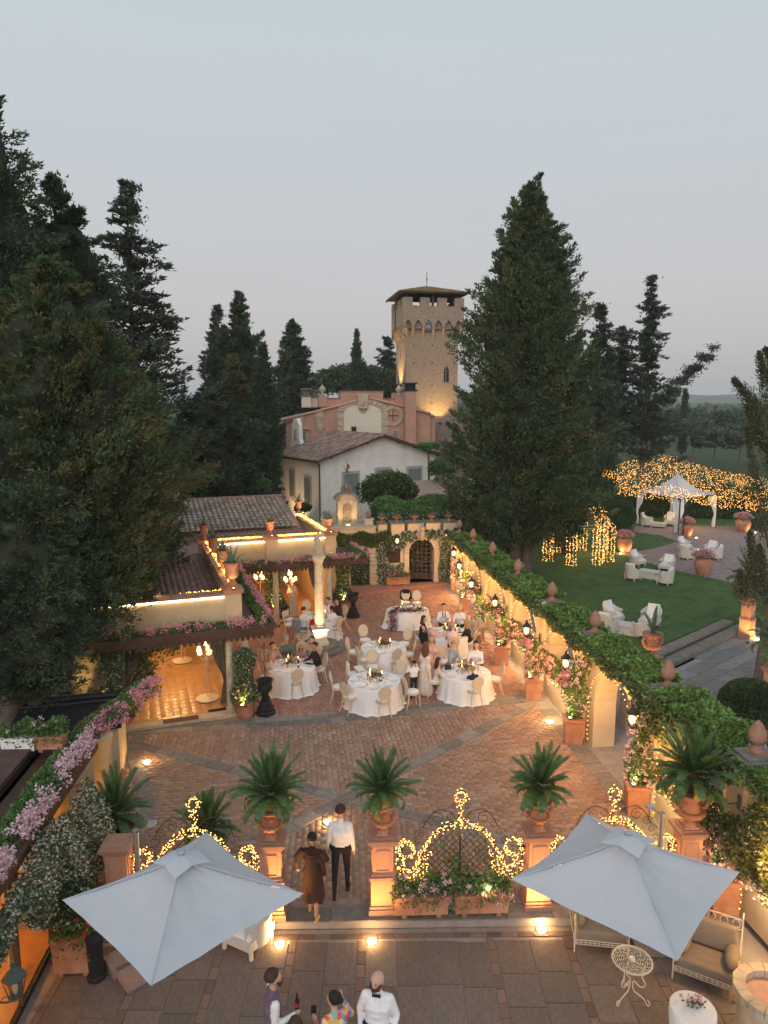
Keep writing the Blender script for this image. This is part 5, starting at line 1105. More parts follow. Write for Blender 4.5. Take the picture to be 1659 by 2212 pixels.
for sg in (0, 1):
 V = []; F = []; cnt = 0; e = .55
 tl = .4
 rows = int((GW / 2 + e) / tl); cols = int((GD + 1.2) / .24)
 for j in range(rows):
  for i in range(cols):
   d = j * tl; x = -e + d; z = zE - e * sl + d * sl; y = -.6 + i * .24; x2 = x + tl * 1.12; z2 = z + tl * 1.12 * sl; r_ = rU(-.015, .02)
   pts = [(x, y, z), (x, y + .1, z + .085), (x, y + .21, z), (x2, y + .2, z2), (x2, y + .1, z2 + .07), (x2, y + .01, z2)]
   for a, b_, c in pts: V.append(((a if not sg else GW - a), b_ + rU(-.004, .004) + r_, c + .1 + r_ * .5))
   o_ = cnt * 6; F += [(o_, o_ + 1, o_ + 4, o_ + 5), (o_ + 1, o_ + 2, o_ + 3, o_ + 4)]; cnt += 1
 m = MB(); q = [(-e, -.6, zE - e * sl), (GW / 2, -.6, zA), (GW / 2, GD + .5, zA), (-e, GD + .5, zE - e * sl)]; q = [((a if not sg else GW - a), b_, c + .06) for a, b_, c in q]; q += [(a, b_, c - .12) for a, b_, c in q]
 m.add(q, [(0, 1, 2, 3), (7, 6, 5, 4), (0, 4, 5, 1), (2, 6, 7, 3), (3, 7, 4, 0)]); rf = m.build('roof', M_WOODG, wh)
 o = link('roof_tiling', npmesh('roof_tiling', V, F, mat('old_roof_tile', (.29, .185, .145), .95, .3, 6, .3, 30, isl=.4, hue=.02, stain=(.3, .25, .23), stain_scale=1.5, stain_amt=.5)), rf); o['kind'] = 'stuff'
for k in range(7):
 s = .6 + k * 1.5; m = MB(); m.box((s, -.3, Hg(s) - .05), (.12, .6, .14)); m.build('rafter_end', M_WOODG, wh)
for s0, s1, z0, z1 in ((1.95, 3.05, 2.25, 4.25), (4.75, 5.8, 2.9, 4.4), (7.6, 8.7, 2.2, 4.35)): shuttered(wh, s0, s1, z0, z1, -.03, mat('grey_surround', (.4, .42, .42), .9, .06, 4), fw=.2)
sw = empty('side_window_frame', (0, 0, 0)); bpy.data.objects.remove(sw)
def side_shut(y0, y1, z0, z1):
 q = shuttered(wh, y0, y1, z0, z1, -.03, M_STONEP, fw=.18); q.rotation_euler = (0, 0, R(-90)); q.location = (0, 0, 0)
 q.rotation_euler = (0, 0, -PI / 2);
 # x runs back along the side wall, mirrored so the shutters face outwards
 q.location = (0, y0 + y1, 0) if False else (0, 0, 0); q.scale = (-1, 1, 1); return q
for y0, y1, z0, z1 in ((1.5, 2.3, 2.0, 3.9), (4.1, 4.8, 2.3, 4.1)): side_shut(y0, y1, z0, z1)
m = MB(); m.tube([(-.1, -.1, 5.1), (-.1, -.1, 0)], .055, 6); m.tube([(-.5, -.5, 5.25), (-.1, -.1, 5.0)], .05, 6); m.build('drainpipe', M_WOODG, wh)
m = MB(); m.tube([(GW + .05, -.1, 5.0), (GW + .05, -.1, 0)], .055, 6); m.build('drainpipe', M_WOODG, wh)
m = MB(); pts = [(0, .0, 0)]; arc = [(-.03, 3.2 + .55 * cos(PI * k / 10), 1.3 + .55 * sin(PI * k / 10)) for k in range(11)]; m.add(arc, [tuple(range(11))]); m.build('arched_vent', M_DARKGL, wh)
lamp('SPOT', (-1.3, 3.4, .3), 160, wh, (1, .62, .3), .1, 120, (0, 3.4, 3.2))
m = MB(); m.lathe([(.08, 0), (.1, .12)], 8, (-1.3, 3.4, .1)); m.build('floor_lamp', M_BLACK, wh)
# low tiled lean-to right of the white house
p = W(905, 1068, 46); lt = thing('lean_to_roof', 'low old tiled lean-to roof between the bushes and the cypress', 'roof', (p.x, p.y, 0), R(12))
m = MB(); m.add([(-.3, -1.5, 2.9), (5, -1.5, 2.9), (5, 3, 4.0), (-.3, 3, 4.0)], [(0, 1, 2, 3)]); m.build('roof', M_TILE, lt); m = MB(); m.box((2.4, 1, 1.45), (5, 3.4, 2.9)); m.build('wall', M_WHITEST, lt)
# curved white gable on the roof corner of the white house
p = W(638, 945, 57); cg = thing('curved_gable', 'small white curved bell gable rising behind the white house roof', 'gable', (p.x, 57, 5.0), R(-50))
m = MB(); pr = [(-.9, 0), (.9, 0), (.75, 1.1), (.55, 1.5), (.5, 2.6), (.2, 3.1), (-.2, 3.1), (-.5, 2.6), (-.55, 1.5), (-.75, 1.1)]; vs = [(x, 0, z) for x, z in pr] + [(x, .35, z) for x, z in pr]; n_ = len(pr); m.add(vs, [tuple(range(n_)), tuple(range(2 * n_ - 1, n_ - 1, -1))] + [(i, n_ + i, n_ + (i + 1) % n_, (i + 1) % n_) for i in range(n_)]); m.build('gable_wall', M_WHITEST, cg)
m = MB(); m.box((0, -.01, 1.8), (.35, .04, .9)); m.build('niche', M_STONEP, cg)
# --- hills
def hill(name, Y, X0, X1, h, seed, m_, depth=500, n=90, rows=12, prof=None):
 V = []; F = []
 for j in range(rows):
  q = j / (rows - 1)
  for i in range(n):
   x = X0 + (X1 - X0) * i / (n - 1); y = Y + q * depth; e = sin(PI * min(1, q * .9)) ** .9
   hh = h * (.6 + .22 * sin(x / 310 + seed) + .14 * sin(x / 127 + seed * 2.1) + .05 * sin(x / 51 + y / 90)) ; V.append((x, y, -.4 + hh * e))
 for j in range(rows - 1):
  for i in range(n - 1): a = j * n + i; F.append((a, a + 1, a + n + 1, a + n))
 o = link(name, npmesh(name, V, F, m_, smooth=True)); return structure(o)
M_HILL = mat('wooded_hill', (.05, .075, .045), .95, .5, .012, 0, stain=(.16, .2, .08), stain_scale=.006, stain_amt=.8, detail=8)
hill('hill', 560, -1400, 1700, 14, 1.0, M_HILL, 300); hill('hill', 900, -1700, 2100, 32, 3.3, M_HILL, 400); hill('hill', 1500, -2100, 2100, 46, 5.1, M_HILL, 600)
hb = MB()
# ================================================================== TREES
M_CORE = mat('crown_core_dark', (.03, .034, .02), .95, .5, 2, .8, 6)  # near-black green for the added light-blocking crown cores
def conifer(name, label, base, height, prof, nplume, nleaf, L, Wd, m_, trunk=.25, up=.35, group=None, plume=.9, m2=None, f2=.25, z0=.5, lean=(0, 0), bark=M_BARKD, inner=.35, droop=0.0, thin=1.0, trunks=None, cat='tree', seed=0, flat=.7, tight=.16, core=.6):
 """prof: list of (z fraction, radius); plumes of leaf sprays spring from the trunk and end on that outline"""
 rg = np.random.default_rng(seed or (abs(hash(label)) % 99999 if False else len(label) * 131 + int(height * 17)))
 t = thing(name, label, cat, base, 0, group)
 pz = np.array([p[0] for p in prof]); pr = np.array([p[1] for p in prof])
 u = rg.random(nplume * 4); zz = z0 + (height - z0) * u; rad = np.interp(zz / height, pz, pr); keep = rg.random(len(u)) < (rad / pr.max() * .75 + .25); zz = zz[keep][:nplume]; n = len(zz)
 az = rg.uniform(0, 2 * PI, n); lob = 1 + .2 * np.sin(az * 3 + zz * .9) + .14 * np.sin(az * 5 - zz * 1.7) + .1 * np.sin(zz * 1.9 + az) + rg.normal(size=n) * .12; rad = np.interp(zz / height, pz, pr) * lob * rg.uniform(1 - inner, 1.05, n)
 tip = np.stack([rad * np.cos(az) + lean[0] * zz, rad * np.sin(az) + lean[1] * zz, zz], 1)
 pl = plume * rg.uniform(.6, 1.35, n) * np.clip(rad / (pr.max() * .5), .45, 1.2)
 d = np.stack([np.cos(az), np.sin(az), np.full(n, up)], 1) + rg.normal(size=(n, 3)) * .28; d[:, 2] -= droop; d = unit(d)
 k = nleaf; q = rg.random((n, k)) ** .8; start = tip - d * pl[:, None]
 c = start[:, None, :] + d[:, None, :] * (q * pl[:, None])[:, :, None]
 sp = (pl[:, None] * tight * (1.12 - q) + .015)[:, :, None]; off = rg.normal(size=(n, k, 3)) * sp; off[:, :, 2] *= flat; c = c + off
 ld = d[:, None, :] * .9 + rg.normal(size=(n, k, 3)) * .3 + off / sp * .35; ld[:, :, 2] += .2
 pos = c.reshape(-1, 3); dirs = ld.reshape(-1, 3); LL = L * rg.uniform(.6, 1.3, len(pos))
 ms = [m_]; mi = None
 if m2 is not None: ms = [m_, m2]; mi = np.repeat((rg.random(n) < f2).astype(int), k)
 pos[:, 2] = np.maximum(pos[:, 2], .3)
 leaves('crown', pos, dirs, LL, LL * Wd / L, ms, t, midx=mi, tri=True)
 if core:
  m = MB(); pp = [(max(.02, np.interp(q, pz, pr) * core * (.3 if q < .12 else 1)), q * height) for q in np.linspace(max(z0 / height, .02) + .04, .9, 16)]; m.lathe(pp, 20, wob=lambda a, z: 1 + .16 * sin(a * 3 + z * .9) + .12 * sin(a * 5 - z * 1.7)); m.v = [(x + lean[0] * z, y + lean[1] * z, z) for x, y, z in m.v]; m.build('crown_core_occluder', M_CORE, t)  # opaque dark core added inside the crown so light does not pass through
 hh = height * .96
 for (tx, ty, r0) in (trunks or [(0, 0, trunk)]):
  m = MB(); pts = [(tx * (1 - i / 9 * .6) + lean[0] * hh * i / 9 + .04 * sin(i * 1.7), ty + lean[1] * hh * i / 9, hh * i / 9) for i in range(10)]; m.tube(pts, [r0 * (1.25 if i == 0 else 1) * (1 - i / 10) + .015 for i in range(10)], 10); m.build('trunk', bark, t, True)
 return t, tip, start, d
def limbs(t, tip, base_h, n, m_, r=.03, rise=.35):
 idx = np.linspace(0, len(tip) - 1, n).astype(int); m = MB()
 for i in idx:
  x, y, z = tip[i]; rr = math.hypot(x, y); m.tube([(0, 0, max(.5, z - rr * rise)), (x * .5, y * .5, z - rr * rise * .35), (x * .92, y * .92, z)], [r * 1.6, r, r * .3], 4)
 m.build('limb', m_, t)
# ---- left mass
b = W(120, 1100, 20.5)
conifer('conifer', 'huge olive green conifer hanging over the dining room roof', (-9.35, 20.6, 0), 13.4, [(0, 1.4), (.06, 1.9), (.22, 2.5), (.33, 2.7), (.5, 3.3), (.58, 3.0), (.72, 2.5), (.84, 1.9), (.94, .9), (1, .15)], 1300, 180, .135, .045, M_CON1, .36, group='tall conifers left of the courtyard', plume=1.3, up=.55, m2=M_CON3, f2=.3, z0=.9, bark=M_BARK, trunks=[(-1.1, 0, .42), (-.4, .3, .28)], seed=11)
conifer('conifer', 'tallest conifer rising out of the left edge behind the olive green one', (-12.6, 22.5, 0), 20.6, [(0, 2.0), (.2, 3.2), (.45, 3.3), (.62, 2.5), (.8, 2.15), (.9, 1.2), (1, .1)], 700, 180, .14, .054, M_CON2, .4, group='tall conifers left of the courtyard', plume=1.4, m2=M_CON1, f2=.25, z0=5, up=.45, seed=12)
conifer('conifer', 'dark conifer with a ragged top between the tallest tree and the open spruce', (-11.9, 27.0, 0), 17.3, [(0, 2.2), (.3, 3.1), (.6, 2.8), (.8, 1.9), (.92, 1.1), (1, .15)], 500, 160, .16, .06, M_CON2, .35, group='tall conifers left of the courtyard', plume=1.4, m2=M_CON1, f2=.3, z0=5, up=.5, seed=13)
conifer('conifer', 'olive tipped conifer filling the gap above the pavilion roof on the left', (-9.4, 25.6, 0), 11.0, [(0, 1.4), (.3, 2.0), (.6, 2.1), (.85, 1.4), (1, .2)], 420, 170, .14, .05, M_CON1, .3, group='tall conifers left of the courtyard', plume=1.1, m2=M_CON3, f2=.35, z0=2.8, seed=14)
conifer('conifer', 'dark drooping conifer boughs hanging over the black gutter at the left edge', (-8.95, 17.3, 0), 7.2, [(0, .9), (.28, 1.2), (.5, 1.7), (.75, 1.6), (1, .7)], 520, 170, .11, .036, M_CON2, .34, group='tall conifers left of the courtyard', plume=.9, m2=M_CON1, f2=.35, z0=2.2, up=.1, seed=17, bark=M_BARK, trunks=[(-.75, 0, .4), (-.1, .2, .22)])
t, tip, st_, d_ = conifer('spruce', 'tall open spruce with see-through branches left of the dark cypresses', (-13.6, 39.5, 0), 20.8, [(0, 3.2), (.25, 4.6), (.4, 4.2), (.6, 2.9), (.8, 1.9), (.93, .8), (1, .1)], 420, 62, .3, .1, M_PINE, .26, up=.12, plume=1.9, z0=5, inner=.75, flat=.35, seed=15, core=0, tight=.2); limbs(t, tip, 5, 150, M_BARKD)
conifer('conifer', 'broad dark conifer behind the pavilion roof beside the spruce', (-10.6, 44, 0), 10.5, [(0, 3.0), (.4, 3.6), (.75, 2.8), (1, .4)], 360, 80, .3, .11, M_CON2, .3, plume=1.5, z0=1.5, seed=16)
# ---- middle group
def cyp(px, ytop, Y, rpx, label, g='slim dark cypresses behind the pavilion', m_=M_CYP, n=300, k=60, ybase=None, L=.26, z0=.8):
 p = W(px, ytop, Y); r = rpx * Y / FPX
 return conifer('cypress', label, (p.x, Y, 0), p.z, [(0, r * .55), (.12, r * .9), (.4, r), (.7, r * .85), (.88, r * .5), (.97, r * .18), (1, .03)], n, k, L, L * .32, m_, .18, up=1.5, group=g, plume=1.0, z0=z0, inner=.4, seed=int(px))
cyp(463, 745, 46, 30, 'slim dark cypress nearest the left conifers', n=380); cyp(568, 742, 48, 34, 'slim dark cypress touching the left side of the white house', n=430)
p = W(515, 628, 56); conifer('conifer', 'pointed fir standing tallest between the two slim cypresses', (p.x, 56, 0), p.z, [(0, 2.4), (.3, 2.4), (.6, 1.9), (.8, 1.3), (.93, .5), (1, .05)], 520, 75, .3, .1, M_CYP, .25, up=.7, plume=1.3, z0=2, seed=21, m2=M_PINE)
p = W(470, 658, 54); conifer('conifer', 'smaller ragged fir left of the pointed one', (p.x, 54, 0), p.z, [(0, 1.8), (.5, 1.5), (.85, 1.0), (1, .1)], 300, 70, .3, .1, M_PINE, .25, up=.5, plume=1.3, z0=2, seed=22)
p = W(512, 770, 52); conifer('conifer', 'grey brown conifer with bare lower trunks behind the chimney', (p.x, 51, 0), p.z, [(0, .2), (.3, 1.3), (.6, 1.4), (.85, .9), (1, .1)], 300, 70, .28, .1, M_CON3, .14, up=.5, plume=1.1, z0=4.0, seed=23, trunks=[(-.8, 0, .14), (0, .2, .14), (.7, -.1, .14)], bark=M_BARK)
p = W(632, 690, 74); conifer('conifer', 'broad cone shaped conifer above the red villa roof', (p.x, 74, 0), p.z, [(0, 2.8), (.35, 3.1), (.6, 2.4), (.8, 1.5), (.93, .7), (1, .1)], 560, 70, .38, .13, M_CON2, .3, up=.35, plume=1.5, z0=3, seed=24)
cyp(770, 714, 88, 19, 'single narrow cypress on the skyline left of the tower', n=320, k=60, L=.34, g='skyline cypresses', z0=5)
p = W(848, 728, 96); t, tip, _, _ = conifer('pine', 'open dark pine half hidden behind the tower', (p.x - .6, 96, 0), p.z, [(0, 1.2), (.4, 2.0), (.8, 1.8), (1, .5)], 150, 60, .4, .14, M_PINE, .25, up=.1, plume=1.6, z0=9, inner=.7, flat=.4, seed=25, core=0, tight=.2)
def Y_far(c): return c[1] > 30
def bush(name, label, c, r, n, Lf, m_, m2=None, f2=0, lumps=24, cat='bush', group=None, trunk=True, seed=0, kind=None):
 rg = np.random.default_rng(seed + 5); t = thing(name, label, cat, (c[0], c[1], 0), 0, group)
 d = unit(rg.normal(size=(lumps, 3))); d[:, 2] = np.abs(d[:, 2]) * .9 - .15; cc = d * np.array(r) * rg.uniform(.45, .72, (lumps, 1)); k = n // lumps
 lr = min(r) * .42; dd = unit(rg.normal(size=(lumps, k, 3)).reshape(-1, 3)).reshape(lumps, k, 3); rr = lr * rg.uniform(.7, 1.08, (lumps, k, 1)) * rg.uniform(.8, 1.3, (lumps, 1, 1))
 pos = (cc[:, None] + dd * rr).reshape(-1, 3) + np.array((0, 0, c[2])); dirs = dd.reshape(-1, 3) + rg.normal(size=(lumps * k, 3)) * .6; pos[:, 2] = np.maximum(pos[:, 2], .05)
 ms = [m_]; mi = None
 if m2: ms = [m_, m2]; mi = (rg.random(len(pos)) < f2).astype(int)
 leaves('foliage', pos, dirs, Lf * rg.uniform(.7, 1.3, len(pos)), Lf * .75, ms, t, midx=mi, tri=Y_far(c))
 if trunk: m = MB(); m.tube([(0, 0, 0), (.05, 0, c[2] * .5), (0, .05, c[2])], [.12, .1, .06], 8); m.build('stem', M_BARK, t)
 return t
def bush_at(px, py, Y, rx, rz, lab, n=5000, Lf=.2, m_=M_HEDGE, name='bush', **k):
 p = W(px, py, Y); return bush(name, lab, (p.x, Y, p.z), (rx, rx * .8, rz), n, Lf, m_, **k)
bush_at(732, 828, 92, 3.2, 2.6, 'round leafy tree left of the skyline cypress', 7000, .32, M_HEDGED, 'leafy_tree', m2=M_OLIVE, f2=.25, cat='tree', seed=1, lumps=40)
bush_at(812, 832, 92, 4.4, 2.9, 'wide leafy tree between the skyline cypress and the tower', 9000, .32, M_HEDGED, 'leafy_tree', m2=M_OLIVE, f2=.25, cat='tree', seed=2, lumps=50)
bush_at(838, 1060, 43, 1.95, 1.25, 'big round magnolia bush in front of the white house', 13000, .17, M_IVYD, 'magnolia_bush', m2=M_HEDGED, f2=.6, seed=3, lumps=60)
bush_at(958, 1012, 49, 1.1, .8, 'bright green wisteria bush at the right corner of the white house', 5000, .17, M_HEDGE, 'wisteria', seed=4, lumps=26); bush_at(926, 965, 52, 1.3, .3, 'wisteria shoots along the right eave of the white house', 1500, .15, M_HEDGE, 'wisteria', seed=5)
bush_at(655, 1098, 38.5, .5, .3, 'small green shrub behind the right end of the tiled roof', 1200, .12, M_HEDGED, seed=6)
bush_at(530, 1055, 45, 2.4, .9, 'green bushes behind the left end of the tiled roof', 5000, .18, M_HEDGE, seed=7, lumps=30); bush_at(440, 1075, 43, 1.6, .9, 'light green shrub under the left cypresses', 3000, .18, M_HEDGE, seed=8)
bush_at(470, 960, 60, 6.0, 3.6, 'mixed dark greenery behind the slim cypresses', 16000, .3, M_HEDGED, 'tree_belt', cat='trees', seed=9, lumps=70, m2=M_HEDGE, f2=.25)
bush_at(380, 1010, 50, 4.0, 3.0, 'shadowy shrubs between the spruce and the conifer', 9000, .3, M_HEDGED, seed=10, lumps=50)
# long hedge just behind the battlements
def hedge(name, lab, p0, p1, wd, z0, z1, n, Lf, m_, m2=None, f2=0.0, rough=.12, cat='hedge'):
 p0, p1 = np.array(p0[:2]), np.array(p1[:2]); d = p1 - p0; Ln = np.linalg.norm(d); d = d / Ln; nn = np.array([-d[1], d[0]]); rg = RNG
 s = rg.random(n) * Ln; face = rg.choice(3, n, p=[.45, .45, .1]); a = rg.uniform(-1, 1, n); h = rg.random(n)
 off = np.where(face == 0, a * wd / 2, np.where(face == 1, -wd / 2, wd / 2)); z = np.where(face == 0, z1, z0 + (z1 - z0) * h); wob = rough * (np.sin(s * 2.1) + np.sin(s * 5.3 + off * 4)) ; z = z + wob * (face == 0) - .12 * (face == 0) * (np.abs(a) ** 3)
 off = off + rg.normal(size=n) * .05 + wob * .5 * (face != 0); t = thing(name, lab, cat, (p0[0], p0[1], 0))
 pos = np.stack([d[0] * s + nn[0] * off, d[1] * s + nn[1] * off, z + rg.normal(size=n) * .03], 1); ms = [m_]; mi = None
 if m2: ms = [m_, m2]; mi = (rg.random(n) < f2).astype(int)
 leaves('foliage', pos, rg.normal(size=(n, 3)) + np.array([0, 0, .4]), Lf * rg.uniform(.7, 1.3, n), Lf * .6, ms, t, midx=mi, cup=.15)
 m = MB(); c = d * Ln / 2; m.box((c[0], c[1], (z0 + z1) / 2 - .06), (Ln - .1, wd - .16, z1 - z0 - .12), math.atan2(d[1], d[0])); m.build('inner_twig_mass', M_HEDGED, t); return t
hedge('hedge', 'bright clipped hedge billowing behind the battlements', W(815, 1100, 38.5), W(1010, 1080, 40.5), 2.6, .5, 3.75, 16000, .13, M_HEDGE, rough=.2)
hedge('jasmine_hedge', 'white speckled jasmine along the front of the bright hedge', W(818, 1122, 37.6), W(965, 1118, 38.6), .8, .5, 3.35, 6000, .1, M_JAS, M_WHITE_F, .22, rough=.1)
# ---- big twin cypress
tb = P(1112, 1243, .3)
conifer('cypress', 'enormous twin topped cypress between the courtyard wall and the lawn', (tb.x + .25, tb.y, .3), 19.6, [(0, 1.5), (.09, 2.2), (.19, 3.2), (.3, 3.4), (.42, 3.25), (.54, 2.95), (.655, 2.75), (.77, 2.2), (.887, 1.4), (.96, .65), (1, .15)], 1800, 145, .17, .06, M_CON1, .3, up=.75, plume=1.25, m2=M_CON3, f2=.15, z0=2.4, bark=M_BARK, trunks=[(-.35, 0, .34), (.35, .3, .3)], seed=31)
p = W(1162, 372, 37.8); t, tip, _, _ = conifer('cypress', 'thin second leader of the twin topped cypress reaching above the crown', (W(1150, 900, 37.8).x, 37.8, .3), p.z - .3, [(0, .3), (.6, .9), (.8, .8), (.88, .5), (.95, .22), (1, .08)], 260, 90, .17, .06, M_CON1, .12, up=1.4, plume=.8, z0=9, seed=32)
conifer('conifer', 'dark lower cypress filling the right flank of the twin topped one', (W(1235, 900, 42).x, 42, .3), 11.5, [(0, 1.2), (.3, 1.6), (.6, 1.4), (.9, .8), (1, .1)], 420, 90, .22, .075, M_CYP, .25, up=.8, plume=1.2, z0=1.5, seed=33)
bush_at(1290, 1060, 44, 1.5, 1.3, 'dark shrub at the foot of the great cypress beside the topiary', 3500, .16, M_HEDGED, seed=34)
bush_at(1075, 1180, 36.8, .9, .5, 'reddish shrub lit orange under the great cypress', 1800, .13, M_CON3, seed=35)
# ---- right group
cyp(1318, 752, 60, 26, 'slender dark cypress right of the great cypress', 'cypresses beyond the lawn', n=320, k=60, L=.3)
cyp(1295, 790, 64, 22, 'second slender cypress half hidden by the great one', 'cypresses beyond the lawn', n=260, k=60, L=.3)
cyp(1481, 838, 130, 8, 'tiny far cypress against the hill', 'cypresses beyond the lawn', n=120, k=40, L=.5)
def pine(px, ytop, Y, label, prof, n=240, k=60, z0=5, seed=0, L=.3, lean=(0, 0), m_=M_PINE):
 p = W(px, ytop, Y); t, tip, _, _ = conifer('pine', label, (p.x - lean[0] * p.z, Y, 0), p.z, prof, n, k, L, L * .34, m_, .2, up=.18, plume=1.3, z0=z0, inner=.8, flat=.4, core=0, tight=.2, seed=seed, group='open pines beyond the lawn', lean=lean, bark=M_BARK); limbs(t, tip, z0, 90, M_BARKD, .022); return t
pine(1410, 596, 62, 'tall open pine with one long branch to the right', [(0, 1.6), (.3, 2.7), (.5, 2.3), (.7, 1.7), (.9, .9), (1, .2)], 330, 62, 4.5, 41)
pine(1300, 655, 60, 'shorter open pine with a bent top', [(0, .8), (.4, 1.8), (.7, 1.7), (.92, 1.2), (1, .5)], 200, 60, 7, 42, lean=(-.0, 0))
pine(1345, 700, 64, 'flat headed pine between the two open pines', [(0, .6), (.5, 1.5), (.8, 1.5), (1, .7)], 130, 60, 8, 43)
# its long branch
p0, p1 = W(1425, 870, 62), W(1538, 757, 61); t = [o for o in COL.objects if o.name.startswith('pine') and o.get('label', '').startswith('tall open pine')][0]
m = MB(); m.tube([Vector(p0) - t.location, (Vector(p0) + Vector(p1)) / 2 - t.location + Vector((0, 0, -.3)), Vector(p1) - t.location], [.05, .035, .01], 5); m.build('limb', M_BARKD, t)
k = 2600; u = np.round(RNG.random(k) * 11) / 11; q = np.array(p0) + (np.array(p1) - np.array(p0)) * u[:, None] + np.array([0, 0, .25]) * np.sin(u * 40)[:, None] + rn(k, 3) * (.36 * (1 - .3 * u))[:, None] * np.array([1, 1, .5]); leaves('needle_spray', q - np.array(t.location), rn(k, 3) + np.array([.6, 0, .3]), .3, .1, M_PINE, t)
# olive grove
for i, (px, py, Y, r, lab) in enumerate(((1545, 950, 92, 4.2, 'olive tree with a forked trunk nearest the light net'), (1600, 945, 100, 4.6, 'olive tree right of the forked one'), (1500, 930, 120, 5.0, 'pale olive tree below the tiny cypress'), (1650, 940, 110, 5.0, 'olive tree at the right side of the grove'), (1560, 912, 160, 6.5, 'far olive tree on the slope'), (1480, 905, 190, 7, 'farthest pale olive tree by the hill'), (1630, 905, 180, 7.5, 'far olive tree under the hill crest'), (1390, 930, 120, 5, 'olive tree glimpsed through the open pine'))):
 bush_at(px, py, Y, r, r * .42, lab, 4200, .42 if Y < 130 else .7, M_OLIVE, 'olive_tree', cat='tree', group='olive trees below the hill', seed=50 + i, lumps=34)
bush_at(1560, 1075, 58, 5.5, 1.1, 'hedge mass behind the light net on the right', 9000, .22, M_HEDGED, 'hedge', cat='hedge', seed=61, lumps=50)
gv = MB()
# far belt so that the horizon is not bare
rgb_ = np.random.default_rng(3); n = 26000; x = rgb_.uniform(-420, 520, n); y = rgb_.uniform(230, 420, n); zz = rgb_.uniform(0, 6.5, n) * (.7 + .3 * np.sin(x / 17))
o = leaves('far_woodland', np.stack([x, y, zz - .3], 1), rgb_.normal(size=(n, 3)), 5.0, 3.6, M_OLIVE); tag(o, 'distant olive groves and woods below the hills', 'woodland', kind='stuff')
# hedge row behind the tent and topiary
hedge('hedge', 'dark clipped hedge behind the white garden tent', P(1290, 1112, .3), P(1640, 1132, .3) + Vector((0, 3, 0)), 1.6, .3, 2.0, 20000, .16, M_HEDGED, M_HEDGE, .15)
hedge('hedge', 'tall rear hedge to the right of the tent', P(1620, 1140, .3), P(1800, 1150, .3), 1.6, .3, 2.2, 7000, .16, M_HEDGED)
def topiary(lab, c, r, n, m_=M_HEDGED):
 d = unit(rn(n, 3)); d[:, 2] = np.where(d[:, 2] < -.3, -d[:, 2], d[:, 2]); t = thing('topiary', lab, 'topiary', (c[0], c[1], 0)); pos = d * np.array(r) * ru(.96, 1.02, n)[:, None] + np.array((0, 0, c[2])); leaves('foliage', pos, d + rn(n, 3) * .5, .09, .06, m_, t)
 m = MB(); m.ball((0, 0, c[2]), 1, 20, 14, (r[0] * .95, r[1] * .95, r[2] * .95)); m.build('inner_twig_mass', M_HEDGED, t, True); return t
p = P(1343, 1150, .3); topiary('smooth domed topiary bush beside the light pergola', (p.x, p.y + 1.4, 1.2), (1.35, 1.35, 1.25), 16000)
p = P(1640, 1600, 0); topiary('clipped dark bush behind the wall at the right edge', (p.x + .3, p.y + 1.1, .55), (.85, .85, .7), 9000)
# near branches intruding on the right
t = thing('juniper', 'loose grey green juniper shoots rising at the right edge', 'tree', (12.6, 22.8, 0))
tr_ = np.array(t.location); shoots = [((1660, 1180), (1612, 925)), ((1655, 900), (1585, 820)), ((1670, 860), (1640, 765)), ((1655, 960), (1615, 880)), ((1690, 1050), (1640, 930)), ((1630, 1290), (1620, 1150)), ((1660, 1300), (1640, 1180)), ((1610, 1290), (1598, 1235)), ((1700, 800), (1655, 755))]
ps, ds = [], []; m = MB()
for (a, b_) in shoots:
 p0, p1 = np.array(W(*a, 22.5)), np.array(W(*b_, 22.5)); k = 1500; u = RNG.random(k); ln = np.linalg.norm(p1 - p0); c = p0 + (p1 - p0) * u[:, None] + rn(k, 3) * (.17 * (1.15 - u))[:, None]; ps.append(c - tr_); ds.append(rn(k, 3) * .6 + (p1 - p0) / ln); m.tube([tuple(p0 - tr_), tuple((p0 + p1) / 2 - tr_), tuple(p1 - tr_)], [.04, .025, .008], 5)
leaves('crown', np.concatenate(ps), np.concatenate(ds), .12, .035, mat('juniper_green', (.08, .085, .04), .8, .3, 1, isl=.35), t); m.tube([(0, 0, 0), (.2, 0, 4), (.3, 0, 8)], [.15, .12, .05], 7); m.build('trunk', M_BARK, t)
# ================================================================== POTTED PALMS, PEDESTALS, GATES
def frond_mesh(L, arch, nl, ll, lw, seed, name='frond', m_=None):
 rg = np.random.default_rng(seed); V = []; F = []; n = 9; mid = []
 for i in range(n): q = i / (n - 1); mid.append((L * (q * cos(arch * q * .8)), 0, L * (.12 * q - arch * .33 * q * q)))
 mid = np.array(mid)
 for i in range(n - 1):
  a, b = mid[i], mid[i + 1]; w0, w1 = .011 * (1 - i / n), .011 * (1 - (i + 1) / n); o = len(V); V += [(a[0], -w0, a[2]), (a[0], w0, a[2]), (b[0], w1, b[2]), (b[0], -w1, b[2])]; F.append((o, o + 1, o + 2, o + 3))
 for k in range(nl):
  q = .14 + .86 * k / nl; i = min(n - 2, int(q * (n - 1))); f = q * (n - 1) - i; c = mid[i] * (1 - f) + mid[i + 1] * f; l = ll * sin(PI * (.16 + .8 * q)) ** .6; t = mid[i + 1] - mid[i]; t = t / np.linalg.norm(t)
  for s in (-1, 1):
   d = t * .62 + np.array([0, s * .8, .12 + rg.normal() * .06]); d /= np.linalg.norm(d); e = c + d * l; w = t * lw; o = len(V); V += [tuple(c - w), tuple(c + d * l * .5 - w * .8 + np.array([0, 0, .006])), tuple(e), tuple(c + w)]; F.append((o, o + 1, o + 2, o + 3))
 return npmesh(name, V, F, m_ or M_CYCAD)
